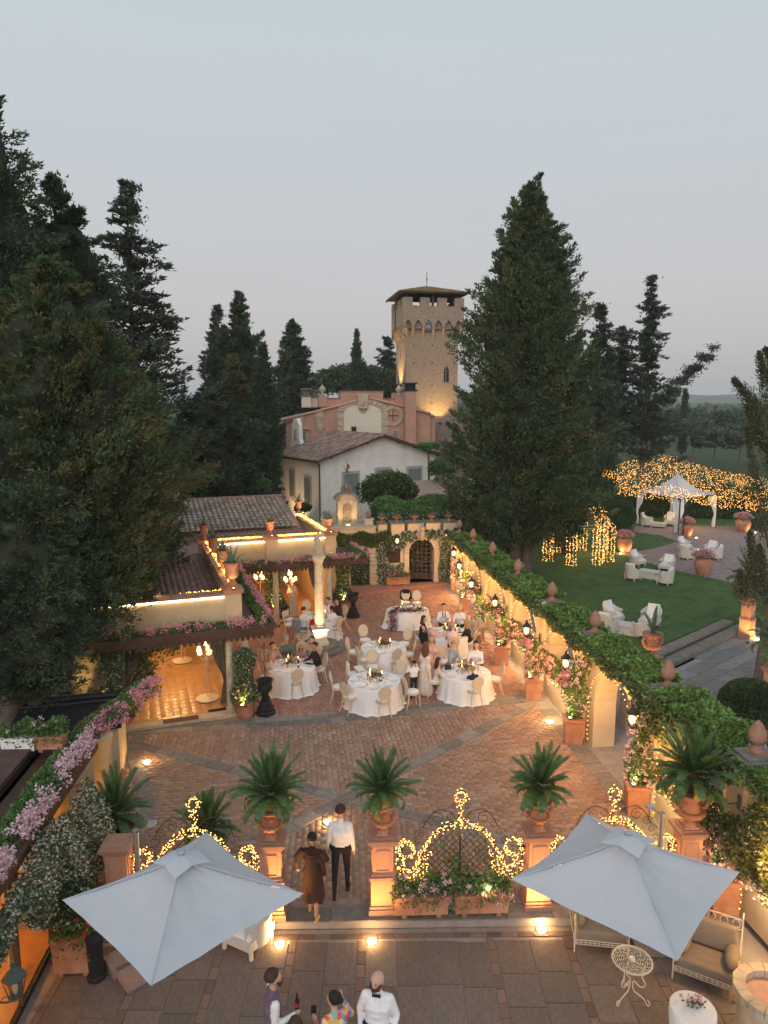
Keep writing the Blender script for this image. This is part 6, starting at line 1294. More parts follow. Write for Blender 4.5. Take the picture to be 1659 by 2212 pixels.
FR = [frond_mesh(1.02, a, 40, .15, .012, i) for i, a in enumerate((.25, .6, .95, 1.3))]; FRY = [frond_mesh(.8, a, 30, .14, .012, 9 + i, m_=M_CYCADY) for i, a in enumerate((1.1, 1.5))]
def cycad(loc, label, sc=1.0, n=44, g='cycad palms in urns along the courtyard', old=6, tilt=0, top=86):
 t = thing('cycad_palm', label, 'palm', loc, rU(0, 6), g)
 m = MB(); m.lathe([(.1, -.28), (.12, -.05), (.13, .05), (.1, .14), (.04, .2)], 10); m.build('trunk', M_BARKD, t, True)
 t.rotation_euler = (rU(-.09, .09), rU(-.09, .09), rU(0, 6))
 for k in range(n):
  if random.random() < .07: continue
  q = k / n; el = R(top - (top + (12 if k % 7 else 40)) * q ** .8) + rU(-.08, .08); yel = k >= n - old; me = (FRY if yel else FR)[min(len(FRY if yel else FR) - 1, int(q * 4) if not yel else k % 2)]
  o = link('frond', me, t); o.location = (0, 0, .14 - .08 * q); o.rotation_euler = (0, -el, 2.39996 * k + rU(-.15, .15)); s = rU(.72, 1.08) * (1 if not yel else .9); o.scale = (s, s, s)
 t.scale = (sc, sc, sc); return t
def big_urn(loc, label, sc=1.0, g='terracotta urns on pedestals'):
 global URN0
 if 'URN0' not in globals():
  t = thing('terracotta_urn', label, 'urn', loc, 0, g)
  fl = lambda a, z: 1 + (.05 * cos(a * 16) if .12 < z < .3 else 0)
  m = MB(); m.box((0, 0, .02), (.24, .24, .04)); m.lathe([(.12, .04), (.1, .07), (.06, .1), (.06, .13), (.12, .16), (.22, .22), (.245, .28), (.22, .3)], 32, wob=fl); m.build('foot_bowl', M_TERRA, t, True)
  m = MB(); m.lathe([(.16, .29), (.155, .42), (.18, .52), (.23, .57), (.255, .59), (.255, .62), (.21, .62), (.17, .54), (.02, .52)], 28); m.build('body', M_TERRA, t, True)
  m = MB(); m.lathe([(.256, .585), (.27, .6), (.256, .625)], 40, wob=lambda a, z: 1 + .02 * cos(a * 24)); m.build('rim', M_TERRA2, t, True)
  for s in (-1, 1): m = MB(); m.tube([(s * .17, 0, .48), (s * .25, 0, .5), (s * .28, 0, .42), (s * .26, 0, .33), (s * .2, 0, .31)], [.025, .035, .04, .035, .025], 7); m.build('handle', M_TERRA, t, True)
  for k in range(8): a = PI / 4 * k; m = MB(); m.tube([(.15 * cos(a), .15 * sin(a), .5), (.2 * cos(a + .2), .2 * sin(a + .2), .46), (.18 * cos(a + .39), .18 * sin(a + .39), .44)], .02, 5); m.build('swag', M_TERRA, t, True)
  URN0 = t
 else: t = dup(URN0, loc, rU(-.2, .2), label, g)
 t.scale = (sc, sc, sc); return t
def pedestal(loc, label, h=1.5, rz=0.0, sc=1.0, g='painted pedestals of the iron gates'):
 global PED0
 if 'PED0' not in globals():
  t = thing('pedestal', label, 'pedestal', loc, rz, g)
  m = MB(); m.box((0, 0, .06), (.52, .52, .12)); m.box((0, 0, .15), (.48, .48, .06)); m.build('plinth', M_PEDT, t)
  m = MB(); m.box((0, 0, .44), (.44, .44, .52)); m.build('lower_block', M_PED, t)
  m = MB(); m.box((0, 0, .73), (.49, .49, .05)); m.box((0, 0, .78), (.44, .44, .05)); m.build('waist_moulding', M_PEDT, t)
  m = MB(); m.box((0, 0, 1.07), (.38, .38, .54)); m.build('upper_block', M_PED, t)
  for a in range(4):
   m = MB()
   for x, z, w_, h_ in ((0, .86, .22, .02), (0, 1.26, .22, .02), (-.12, 1.06, .02, .38), (.12, 1.06, .02, .38)): m.box((x, -.196, z), (w_, .018, h_))
   q = m.build('panel_moulding', M_PED, t); q.rotation_euler = (0, 0, PI / 2 * a)
  m = MB(); m.box((0, 0, 1.365), (.42, .42, .05)); m.box((0, 0, 1.41), (.48, .48, .045)); m.box((0, 0, 1.455), (.54, .54, .05)); m.box((0, 0, 1.49), (.36, .36, .025)); m.build('cap', M_PEDT, t); PED0 = t
 else: t = dup(PED0, loc, rz, label, g)
 t.scale = (sc, sc, sc * h / 1.5); return t
GP = [(-4.78, 11.72, 'by the white jasmine behind the left parasol'), (-2.05, 11.84, 'left of the entrance, lit bright yellow'), (-.03, 11.98, 'right of the entrance beside the walking couple'), (2.84, 12.1, 'right of the middle lit gate'), (5.68, 12.2, 'against the ivy wall')]
for i, (x, y, lb) in enumerate(GP):
 pedestal((x, y, .024), 'pink terracotta coloured pedestal ' + lb, rz=R(3))
 if i: big_urn((x, y, 1.525), 'fluted terracotta urn on the pedestal ' + lb.split(',')[0], .95 if i < 4 else 1.12)
 if i in (1, 2, 3): q = ((-1.82, 11.08), (-.21, 11.14), (2.81, 11.4))[i - 1]; lamp('SPOT', (q[0], q[1] + .02, -.1), (210, 95, 150)[i - 1], None, (1, .5, .13), .05, 85, (x, y, 1.35), blend=1.0)
 if i == 4:
  t = thing('uplight', 'small spotlight at the foot of the pedestal against the ivy wall', 'spotlight', (x - .05, y - .5 if i != 4 else y - .45, .03), 0, 'pedestal spotlights')
  if i == 4: t.location.x -= .45
  m = MB(); m.lathe([(.05, 0), (.055, .07)], 10); m.build('lamp_body', M_BLACK, t); m = MB(); m.lathe([(.045, .072), (.045, .076)], 10); m.build('lens', M_DISC, t)
  lamp('SPOT', (0, -.02, .1), (260, 180, 200, 130)[i - 1], t, (1, .5, .13), .03, 95, (.05, .35, 1.7), blend=1.0)
for i, (x, y, s, lb, n, o) in enumerate(((-2.05, 11.84, 1.12, 'full dark cycad on the urn left of the entrance', 54, 9), (-.03, 11.98, 1.02, 'lighter green cycad on the urn right of the entrance', 44, 9), (2.84, 12.1, 1.02, 'cycad on the urn right of the middle gate, its lower fronds glowing', 44, 9), (5.68, 12.2, 1.22, 'largest dark cycad on the urn beside the ivy wall', 60, 1))): cycad((x, y, 2.24 if i < 3 else 2.42), lb, s * .84, n + 16, old=o)
# cycad in a round pot on the left, and the low one standing in the courtyard
p = P(236, 1868, 0);
pt = thing('terracotta_pot', 'large ribbed terracotta pot holding the left cycad beside the ochre column', 'pot', W(236, 1830, 12.9)); pt.location = (-5.25, 12.9, .0)
m = MB(); m.lathe([(.24, 0), (.26, .06), (.32, .5), (.35, .62), (.4, .68), (.4, .76), (.33, .76), (.3, .66), (.02, .66)], 28, wob=lambda a, z: 1 + .015 * cos(a * 20)); m.build('pot_body', M_TERRA, pt, True); pt.scale = (1, 1, 1.45)
cycad((-5.25, 12.9, 1.22), 'arching loose cycad in the round pot left of the low dark cycad', .98, 46, old=0, top=80)
q = P(432, 1800, 0); pt = thing('terracotta_pot', 'low terracotta pot under the dark cycad behind the left lit gate', 'pot', (-3.42, 12.75, 0)); m = MB(); m.lathe([(.22, 0), (.25, .05), (.34, .45), (.38, .5), (.38, .57), (.3, .56), (.02, .5)], 24); m.build('pot_body', M_TERRA2, pt, True)
cycad((-3.42, 12.75, 1.0), 'dense dark cycad standing behind the left lit gate', .84, 68, old=0); m = MB(); m.lathe([(.14, 0), (.13, .5)], 10, (-0, 0, -.45)); o = m.build('trunk_base', M_BARKD, [x for x in COL.objects if x.get('label', '').startswith('dense dark cycad')][0])
# iron arched railings with lights
def crv(pts, n=8):
 out = []; P_ = [np.array(p, float) for p in pts]
 for i in range(len(P_) - 1):
  p0 = P_[max(i - 1, 0)]; p1 = P_[i]; p2 = P_[i + 1]; p3 = P_[min(i + 2, len(P_) - 1)]
  for k in range(n): t = k / n; out.append(.5 * ((2 * p1) + (-p0 + p2) * t + (2 * p0 - 5 * p1 + 4 * p2 - p3) * t * t + (-p0 + 3 * p1 - 3 * p2 + p3) * t ** 3))
 out.append(P_[-1]); return np.array(out)
def spiral(cx, cz, r, a0, turns, sg=1, n=16): return [(cx + r * (1 - .75 * i / n) * cos(a0 + sg * turns * 2 * PI * i / n), 0, cz + r * (1 - .75 * i / n) * sin(a0 + sg * turns * 2 * PI * i / n)) for i in range(n + 1)]
def gate_rail(i0, i1, label, nb, seed=1):
 a, b = Vector(GP[i0][:2]), Vector(GP[i1][:2]); c = (a + b) / 2; w = (b - a).length; sx = (w - .52) / 2.3
 t = thing('arched_railing', label, 'railing', (c.x, c.y, .58), math.atan2(b.y - a.y, b.x - a.x), 'arched iron railings with fairy lights')
 outer = crv([(-1.03, 0, .72), (-1.12, 0, .58), (-1.02, 0, .45), (-.88, 0, .48), (-.83, 0, .6), (-.9, 0, .72), (-1.03, 0, .76), (-1.13, 0, .62), (-1.12, 0, .25), (-1.0, 0, .03), (-.8, 0, .02), (-.72, 0, .25), (-.66, 0, .55), (-.5, 0, .85), (-.25, 0, 1.08), (0, 0, 1.14)]); inner = crv([(-1.05, 0, .4), (-1.0, 0, .22), (-.88, 0, .14), (-.78, 0, .3), (-.72, 0, .5), (-.55, 0, .78), (-.3, 0, .98), (0, 0, 1.05)]); low = crv([(-.8, 0, .02), (-.66, 0, .08), (-.6, 0, .3), (-.55, 0, .55)])
 ring = np.array([(.1 * cos(q), 0, 1.62 + .12 * sin(q)) for q in np.linspace(0, 2 * PI, 17)]); stem = crv([(0, 0, 1.1), (-.05, 0, 1.2), (.03, 0, 1.32), (-.03, 0, 1.4), (0, 0, 1.5)])
 mir = lambda q: q * np.array([-1, 1, 1]); scx = np.array([sx, 1, 1]); lit = [outer * scx, mir(outer) * scx, inner * scx, mir(inner) * scx, ring, stem, low * scx, mir(low) * scx]
 m = MB()
 for q in lit: m.tube([tuple(x) for x in q], .012, 5)
 m.build('frame_bar', M_IRON, t)
 m = MB(); m.box((0, 0, 0), (w - .4, .03, .03)); m.box((-(w / 2 - .36), 0, .3), (.03, .03, .62)); m.box(((w / 2 - .36), 0, .3), (.03, .03, .62)); m.box((-(w / 2 - .3), 0, .6), (.16, .03, .03)); m.box(((w / 2 - .3), 0, .6), (.16, .03, .03)); m.box((0, 0, .52), (.03, .03, 1.05)); m.build('base_rail', M_IRON, t)
 archz = lambda x: .02 + np.interp(abs(x) / sx, [0, .3, .55, .72, .8], [1.03, .96, .76, .48, .1])
 for sg in (-1, 1):
  for k in range(-9, 10):
   x0 = k * .125 * sx; pts = []
   for j in range(13):
    z = j * .09; x = x0 + sg * z * .95
    if z < archz(x) and abs(x) < .76 * sx: pts.append((x, sg * .006, z))
   if len(pts) > 1: m = MB(); m.tube([pts[0], pts[-1]], .007, 4); m.build('lattice_bar', M_IRON, t)
 for s in (-1, 1):
  for (cx, cz, r, a0) in ((.72, .9, .09, 0), (.62, 1.06, .1, .4), (.42, 1.2, .13, .8), (.2, 1.24, .09, 1.5), (.12, 1.42, .06, 0), (.8, .74, .08, 0)):
   m = MB(); m.tube([(s * x * sx, y, z) for x, y, z in spiral(cx, cz, r, a0, 1.3)], .006, 4); m.build('scroll', M_IRON, t)
  m = MB(); m.tube([(s * x, y, z) for x, y, z in crv([(.08, 0, 1.18), (.2, 0, 1.32), (.42, 0, 1.36), (.6, 0, 1.2), (.7, 0, 1.0)])], .008, 4); m.build('scroll', M_IRON, t)
 L_ = [np.linalg.norm(np.diff(q, axis=0), axis=1).sum() for q in lit]; pts = []
 for q, l in zip(lit, L_):
  k = int(nb * l / sum(L_)); u = np.linspace(0, len(q) - 1.001, k); i = u.astype(int); f = (u - i)[:, None]; pts.append(q[i] * (1 - f) + q[i + 1] * f)
 pts = np.concatenate(pts); pts = pts + rn(len(pts), 3) * np.array([.022, .03, .022]); bulbs('bulb', pts, .013, M_BULBN, t)
 for x, z in ((-.85, .4), (.85, .4), (0, 1.0)): lamp('POINT', (x * sx, -.12, z), 2.0, t, (1, .6, .2), .1)
 k = 700; x = rn(k) * .38 * sx; z = np.abs(rn(k)) * .45; ok = (z < np.array([archz(v) for v in x])) & (np.sin(x * 9 + z * 7) > -.3); pos = np.stack([x, rn(k) * .03, z], 1)[ok]; mi = (RNG.random(len(pos)) < .05).astype(int)
 o = leaves('rose_foliage', pos, rn(len(pos), 3), .06, .05, [M_GER, mat('red_petal', (.55, .03, .03), .6, .1, 5)], t, midx=mi); o['kind'] = 'stuff'
 return t
gate_rail(2, 3, 'arched iron railing wrapped in fairy lights between the two middle pedestals', 820)
gate_rail(3, 4, 'arched railing with fairy lights mostly hidden behind the right parasol', 760)
gate_rail(0, 1, 'arched railing with fairy lights peeking over the left parasol', 760)
def trough(loc, rz, w, label, n=1500, petals=M_PINKP, g='terracotta flower troughs', h=.34, d=.36, L=.055, nb=46):
 t = thing('flower_trough', label, 'planter', loc, rz, g)
 m = MB(); m.box((0, 0, .06 + h / 2), (w, d, h), 0, 1.06); m.box((0, 0, .06 + h), (w + .06, d + .06, .05)); m.build('trough_box', M_TERRA, t)
 for s in (-1, 1): m = MB(); m.box((s * w * .33, 0, .03), (.08, d, .06)); m.build('foot', M_TERRA2, t)
 x = ru(-.58, .58, n) * w; y = rn(n) * d * .36; z = .06 + h + .3 * ru(0, 1, n) * np.exp(-(y / .3) ** 2) * (1 + .3 * np.sin(x * 9)) - np.where(y < -d * .5, .2 * ru(0, 1, n), 0); leaves('foliage', np.stack([x, y, z], 1), rn(n, 3) + np.array([0, 0, .3]), L, L * .9, M_GER, t, cup=.2)
 x = ru(-.58, .58, nb) * w; y = -d * .2 + rn(nb) * d * .3; z = .12 + h + ru(0, .28, nb) - np.where(y < -d * .5, .15, 0); k = 13; c = np.repeat(np.stack([x, y, z], 1), k, 0) + rn(nb * k, 3) * .022; leaves('blossom', c, rn(nb * k, 3), .04, .032, petals, t, cup=.2); return t
trough((.68, 11.86, .024), R(2), .95, 'terracotta trough of geraniums left under the middle lit railing', 1900); t = trough((1.78, 11.9, .024), R(2), .95, 'terracotta trough of geraniums right under the middle lit railing', 1900, nb=30)
m = MB(); m.ball((.1, -.12, .52), .022, 8, 6); m.build('lit_bulb', M_DISC, t); lamp('POINT', (.1, -.16, .56), 3, t, (1, .7, .4), .03)
# ================================================================== FLOWERS OF THE LONG WALL
def rose_planter(px, py, label, h=1.7, mp=M_PINKP, tall=1.0, n=1500, nb=60, sc=1.0):
 p = P(px, py, 0); t = thing('rose_planter', label, 'planter', (p.x, p.y + .3, 0), -math.atan(.135), 'square terracotta planters with climbing roses'); w = .52 * sc
 m = MB(); m.box((0, 0, .36), (w * .88, w * .88, .68), 0, 1.08); m.box((0, 0, .7), (w * 1.08, w * 1.08, .07)); m.build('planter_box', M_TERRA, t)
 for sx in (-1, 1): m = MB(); m.box((sx * w * .35, 0, .02), (.08, w * .8, .04)); m.build('foot', M_TERRA2, t)
 a = ru(0, 2 * PI, n); z = .75 + h * ru(0, 1, n) ** 1.2; r = (.34 - .1 * (z - .75) / h) * np.sqrt(ru(0, 1, n)) * (1 + .3 * np.sin(z * 6)); lean = (z - .75) * .1; pos = np.stack([r * np.cos(a) + lean, r * np.sin(a), z], 1); leaves('foliage', pos, rn(n, 3), .06, .05, M_GER, t, cup=.2)
 k = 14; z = .8 + h * ru(0, 1, nb); a = ru(PI * .7, PI * 1.8, nb); r = .33; c = np.repeat(np.stack([r * np.cos(a) + (z - .8) * .1, r * np.sin(a), z], 1), k, 0) + rn(nb * k, 3) * .028; leaves('blossom', c, rn(nb * k, 3), .05, .04, mp, t, cup=.2)
 m = MB(); m.tube([(0, 0, .5), (.06, 0, 1.2), (h * .1, 0, .7 + h)], [.025, .02, .01], 5); m.build('stem', M_BARK, t)
 uplight_on(t, .74, 22, (-.12, -.2, 0), (.05, 0, 1.9), (1, .74, .3)); return t
rose_planter(1243, 1613, 'square planter with a rose climbing beside the open doorway', n=1800, nb=40)
rose_planter(1155, 1517, 'square planter with dense pink roses under the second arch', 1.1, nb=55, mp=M_PINK); rose_planter(1086, 1441, 'square planter with pink roses behind the round table with the standing woman', 1.0, nb=45, mp=M_PINK)
rose_planter(1035, 1385, 'square planter beside the guests in white shirts at the long wall', 1.0, nb=60, n=1100); rose_planter(1005, 1329, 'tall terracotta planter near the sweetheart table, third from the corner', 1.2, nb=60, n=1100); rose_planter(990, 1283, 'square planter in the corner nearest the gate', 1.0, nb=50, n=1000)
rose_planter(1383, 1770, 'square planter with white and pink roses between the doorway lantern and the right gate', 1.9, n=2600, nb=60); rose_planter(1575, 1990, 'square planter half hidden behind the right parasol tip', .8, n=900, nb=50, mp=M_PINK)
for i in range(8):
 if i == 2: continue
 a, b_ = CAPS[i] + .5, CAPS[i + 1] - .5; big = i in (3, 4)
 t = flower_ribbon('ledge_roses', ('pink roses filling the ledge of the ' if big else 'flowering roses on the ledge of the ') + POSN[i], RW(b_, -.05, 1.15), RW(a, -.05, 1.15), .5, 2400 if i < 6 else 1500, hgt=.36, frac=(.36 if big else .18 if i > 4 else .1), petals=M_PINK if i > 2 else M_PINKP, leaf=M_GER if i > 2 else M_IVYD, fside=-1, fl_sz=.06, drop=.35, Lf=.06)
# leafy rambling roses at the near bay, spilling over the lit panel
n = 5200; s = ru(10.6, 13.6, n); u = ru(0, 1, n); z = 1.0 + 1.3 * u + .35 * np.sin(s * 3); d = -.25 - .35 * ru(0, 1, n) * np.sin(PI * np.clip(u, .05, .95)); ok = (np.sin(s * 4.1) + .6 * np.sin(z * 5 + s) > -.75); pos = np.stack([8.15 - .135 * s + d, s + .135 * d, z], 1)[ok]; mi = (RNG.random(len(pos)) < .05).astype(int)
t = leaves('rambling_rose', pos, rn(len(pos), 3), .075, .06, [M_IVYD, M_PINKP], midx=mi, cup=.2); tag(t, 'dark rambling rose over the wall behind the unlit lantern', 'rose bush', kind='stuff')
# ================================================================== GARDEN OBJECTS
# net of light
net = thing('light_canopy', 'wide sloping canopy of warm fairy lights strung over the far garden', 'string lights', W(1440, 1030, 56))
no = np.array(net.location); A_, B_, C_, D_, E_ = [np.array(v) for v in (W(1262, 1026, 54), W(1420, 981, 68), W(1690, 1045, 66), W(1700, 1102, 44), W(1480, 1083, 44))]
pts = []; m = MB(); NR = 26
for i in range(NR):
 q = i / (NR - 1); left = A_ * (1 - q) + (A_ * .15 + E_ * .85 if q > .5 else A_) * 0 + (np.array(W(1275 + 60 * q, 1026 + 34 * q, 54 - 6 * q)) - A_) * q
 s = np.array(W(1420 - 160 * (q ** .5), 982 + 66 * q ** .9, 68 - 20 * q)); mid = np.array(W(1440 + 20 * q, 984 + 92 * q, 68 - 23 * q)); e = np.array(W(1680, 1040 + 60 * q, 66 - 21 * q)); s[2] += .0
 for p0, p1 in ((s, mid), (mid, e)):
  l = np.linalg.norm(p1 - p0); k = int(l / .11); u = ru(0, 1, k); c = p0 + (p1 - p0) * u[:, None]; c[:, 2] -= .25 * np.sin(PI * u); pts.append(c + rn(k, 3) * np.array([.05, .25, .07])); m.tube([tuple(p0 - no), tuple((p0 + p1) / 2 - no - np.array([0, 0, .25])), tuple(p1 - no)], .008, 3)
m.build('wire', M_BLACK, net); bulbs('bulb', np.concatenate(pts) - no, .022, M_BULB, net)
for q in ((-6, 0), (0, 3), (5, 0), (0, -6), (8, -6)): lamp('POINT', (q[0], q[1], -.9), 55, net, (1, .6, .22), .5)
for p_ in (A_, B_, D_, E_): m = MB(); q = p_ - no; m.tube([(q[0], q[1], q[2] + .1), (q[0], q[1], -no[2])], .04, 6); m.build('pole', M_IRON, net)
# pergola of lights
pc = P(1258, 1203, .3); pg = thing('light_pergola', 'small domed iron pergola wrapped in warm fairy lights on the lawn', 'pergola', (pc.x - .3, pc.y + .4, .3)); LEG = [(1183, 1212), (1233, 1223), (1290, 1221), (1315, 1214), (1200, 1194), (1256, 1190), (1299, 1196)]; pts = []
for lx, ly in LEG:
 q = P(lx, ly, .3) - pg.location; m = MB()
 for dx in (-.28, -.1, .1, .28): m.tube([(q.x + dx, q.y, 0), (q.x + dx, q.y, 2.1)], .012, 4); k = 34; pts.append(np.stack([q.x + dx + rn(k) * .03, q.y + rn(k) * .05, ru(.0, 2.1, k)], 1))
 m.tube([(q.x - .28, q.y, 2.1), (q.x, q.y, 2.35), (q.x + .28, q.y, 2.1)], .012, 4); m.build('post', M_IRONW, pg)
 m = MB(); cc = crv([(q.x, q.y, 2.1), (q.x * .75, q.y * .75, 2.85), (0, 0, 3.25)]); m.tube([tuple(x) for x in cc], .015, 4); m.build('dome_rib', M_IRONW, pg); k = 60; u = RNG.integers(0, len(cc), k); pts.append(cc[u] + rn(k, 3) * .09)
m = MB(); hull = [P(*l, .3) - pg.location for l in (LEG[0], LEG[1], LEG[2], LEG[3], LEG[6], LEG[5], LEG[4], LEG[0])]
for z in (2.1, 2.25): m.tube([(q.x, q.y, z) for q in hull], .014, 4)
m.build('ring_rail', M_IRONW, pg); bulbs('bulb', np.concatenate(pts), .022, M_BULB, pg)
for q in ((-1.2, 0), (.6, 0), (1.3, .3)): lamp('POINT', (q[0], q[1], 1.3), 22, pg, (1, .6, .2), .2)
# white tent
c4 = [P(1467, 1153, .3), P(1549, 1137, .3), None, P(1371, 1128, .3)]
O_ = P(1465, 1153, .3); e1 = (P(1545, 1139, .3) - O_); e2 = (P(1372, 1131, .3) - O_); tent = thing('garden_tent', 'white peaked garden tent with tied back curtains on dark posts', 'tent', O_)
cor = [Vector((0, 0, 0)), e1, e1 + e2, e2]; ht = 2.45; cc = (e1 + e2) / 2
for q in cor: m = MB(); m.tube([(q.x, q.y, 0), (q.x, q.y, ht)], .045, 6); m.tube([(q.x, q.y, ht - .5), (q.x + (cc.x - q.x) * .12, q.y + (cc.y - q.y) * .12, ht - .05)], .015, 4); m.build('post', M_IRON, tent)
m = MB()
for a, b_ in zip(cor, cor[1:] + cor[:1]): m.tube([(a.x, a.y, ht), (b_.x, b_.y, ht)], .03, 4); m.tube([(a.x, a.y, ht - .18), (b_.x, b_.y, ht - .18)], .018, 4)
m.build('top_rail', M_IRON, tent); m = MB(); nr = 8
for a, b_ in zip(cor, cor[1:] + cor[:1]):
 rows = []
 for j in range(nr + 1): q = j / nr; f = q ** .8; z = ht + .03 + 1.45 * (q ** 1.7) + (.0); rows.append([((a.x * (1 - s) + b_.x * s) * (1 - f) + cc.x * f, (a.y * (1 - s) + b_.y * s) * (1 - f) + cc.y * f, z) for s in (0, .5, 1)])
 o = len(m.v); m.add([p for r in rows for p in r], [(j * 3 + i, j * 3 + i + 1, j * 3 + i + 4, j * 3 + i + 3) for j in range(nr) for i in (0, 1)])
m.build('canopy', M_CANVAS, tent, True)
for qi, q in enumerate(cor):
 for other in (cor[qi - 1], cor[(qi + 1) % 4]):
  d = (other - q).normalized(); m = MB(); vs = []; fs = []
  for j, (z, w_) in enumerate(((ht - .1, .75), (1.7, .6), (1.15, .22), (.9, .17), (.5, .3), (.05, .34))):
   for k in range(9): u = k / 8; nn = Vector((-d.y, d.x)); x = q + d * (u * w_ + .03); vs.append((x.x + nn.x * .04 * sin(k * 2.5), x.y + nn.y * .04 * sin(k * 2.5), z))
  m.add(vs, [(j * 9 + k, j * 9 + k + 1, j * 9 + k + 10, j * 9 + k + 9) for j in range(5) for k in range(8)]); m.build('curtain', M_LINEN, tent, True)
lamp('POINT', (cc.x, cc.y, 2.1), 45, tent, (1, .62, .26), .1); m = MB(); m.lathe([(.05, 0), (.1, .1), (.05, .2)], 10, (cc.x, cc.y, 2.2)); m.tube([(cc.x, cc.y, 2.4), (cc.x, cc.y, 3.7)], .01, 4); m.build('hanging_lamp', M_LAMPG, tent)
def wicker_chair(loc, rz, label, g='white wicker armchairs in the garden', cush=True, sc=1.0):
 global WCH
 if 'WCH' not in globals():
  t = thing('wicker_armchair', label, 'armchair', loc, rz, g); m = MB(); vs = []; fs = []; n = 21
  for r_, zt in ((.40, 0), (.34, 0)):
   for k in range(n): a = R(-60) + R(300) * k / (n - 1); a -= 0; back = max(0, cos(a - PI / 2)); h = .58 + .27 * back ** 1.5; c, s = cos(a), sin(a); vs += [(r_ * .92 * c, r_ * .92 * s, .12), (r_ * c * 1.03, r_ * s * 1.05, h)]
  for k in range(n - 1): a = 2 * k; b_ = a + 2 * n; fs += [(a, a + 2, a + 3, a + 1), (b_ + 2, b_, b_ + 1, b_ + 3), (a + 1, a + 3, b_ + 3, b_ + 1), (a + 2, a, b_, b_ + 2)]
  m.add(vs, fs); m.build('shell', M_WICKER, t, True); m = MB(); m.box((0, -.05, .26), (.66, .64, .16)); m.build('seat_frame', M_WICKER, t)
  for x in (-.28, .28):
   for y in (-.3, .24): m = MB(); m.box((x, y, .07), (.05, .05, .16)); m.build('leg', M_WICKER, t)
  m = MB(); m.box((0, -.04, .39), (.58, .58, .12), 0, .94); m.build('seat_cushion', M_CUSH, t); m = MB(); m.box((0, 0, 0), (.5, .14, .46), 0, .9); q = m.build('back_cushion', M_CUSH, t); q.location = (0, .22, .66); q.rotation_euler = (R(-16), 0, R(8)); WCH = t
 else: t = dup(WCH, loc, rz, label, g)
 t.scale = (sc, sc, sc); return t
def wicker_table(loc, rz, label, w=.95, d=.6):
 t = thing('wicker_table', label, 'table', loc, rz, 'low white wicker tables in the garden'); m = MB(); m.box((0, 0, .36), (w, d, .07)); m.build('tabletop', M_WICKER, t); m = MB(); m.box((0, 0, .16), (w * .96, d * .96, .32), 0, .84); m.build('curved_base', M_WICKER, t)
def at3(px, py): p = P(px, py, .3); return (p.x, p.y, .3)
for (px, py, a, lb) in ((1376, 1222, 35, 'far left chair of the group in the middle of the lawn'), (1366, 1252, 125, 'near left chair of the group in the middle of the lawn'), (1440, 1233, -45, 'far right chair of the group in the middle of the lawn'), (1437, 1262, -135, 'near right chair of the group in the middle of the lawn'), (1322, 1345, 35, 'far left chair of the group nearest the ivy wall'), (1312, 1368, 125, 'near left chair with its back to the pine cone finial'), (1405, 1352, -45, 'far right chair with two cushions behind the small urn palm'), (1388, 1375, -140, 'near right chair half hidden by the small urn palm'), (1478, 1190, 35, 'left chair of the group on the paved path'), (1482, 1208, 120, 'front left chair on the paved path beside the candle'), (1533, 1200, -60, 'chair with an upright pillow on the paved path'), (1545, 1208, -130, 'right chair behind the big pink flower pot')): wicker_chair(at3(px, py), R(a), 'white wicker armchair, ' + lb)
wicker_table(at3(1402, 1248), R(-38), 'low white wicker table in the middle of the lawn'); wicker_table(at3(1355, 1368), R(-32), 'low white wicker table behind the pine cone finial', 1.1)
wicker_table(at3(1508, 1200), R(-20), 'small white wicker table with a candle on the paved path', .6); t = thing('candle_lantern', 'glowing candle on the small table of the paved path', 'candle', (P(1508, 1190, .7).x, P(1508, 1190, .7).y, .7)); m = MB(); m.lathe([(.04, 0), (.04, .09)], 8); m.build('candle', M_LAMPG, t)
for i, (px, py) in enumerate(((1397, 1137), (1447, 1136))):
 t = wicker_chair(at3(px, py), R((60, -30)[i]), 'cream wicker lounge chair under the tent, ' + ('left, with a footrest' if i == 0 else 'right of the low table'), 'wicker chairs under the tent', sc=1.15); m = MB(); m.box((0, -.75, .2), (.6, .8, .22)); m.build('footrest', M_WICKER, t) if i == 0 else None
def jar_pot(px, py, label, r=.42, h=.95, fl=M_PINK, z=.3, lit=True):
 p = P(px, py, z); t = thing('flower_jar', label, 'potted plant', (p.x, p.y, z), 0, 'big terracotta oil jars with pink flowers'); m = MB(); m.lathe([(r * .55, 0), (r * .6, .04), (r * .85, h * .3), (r, h * .6), (r * .92, h * .82), (r * .68, h * .93), (r * .78, h), (r * .68, h), (r * .5, h * .9)], 24, wob=lambda a, z: 1 + .02 * (sin(z * 40) > .6)); m.build('jar', M_TERRA, t, True)
 n = 500; a = ru(0, 6.28, n); rr = r * 1.25 * np.sqrt(ru(0, 1, n)); leaves('foliage', np.stack([rr * np.cos(a), rr * np.sin(a), h + .3 * ru(0, 1, n) * (1.25 - (rr / r / 1.25) ** 2)], 1), rn(n, 3), .08, .07, M_GER, t); n = 900; a = ru(0, 6.28, n); rr = r * 1.3 * np.sqrt(ru(0, 1, n)); c = np.stack([rr * np.cos(a), rr * np.sin(a), h + .06 + .34 * (1.1 - (rr / r / 1.3) ** 2)], 1); leaves('blossom', c + rn(n, 3) * .03, rn(n, 3), .06, .05, fl, t)
 if lit: lamp('SPOT', (r * 1.1, -r * 1.1, .08), 22, t, (1, .6, .2), .04, 100, (0, 0, h * .7)); m = MB(); m.lathe([(.05, 0), (.05, .06)], 8, (r * 1.15, -r * 1.15, 0)); m.build('floor_lamp', M_DISC, t)
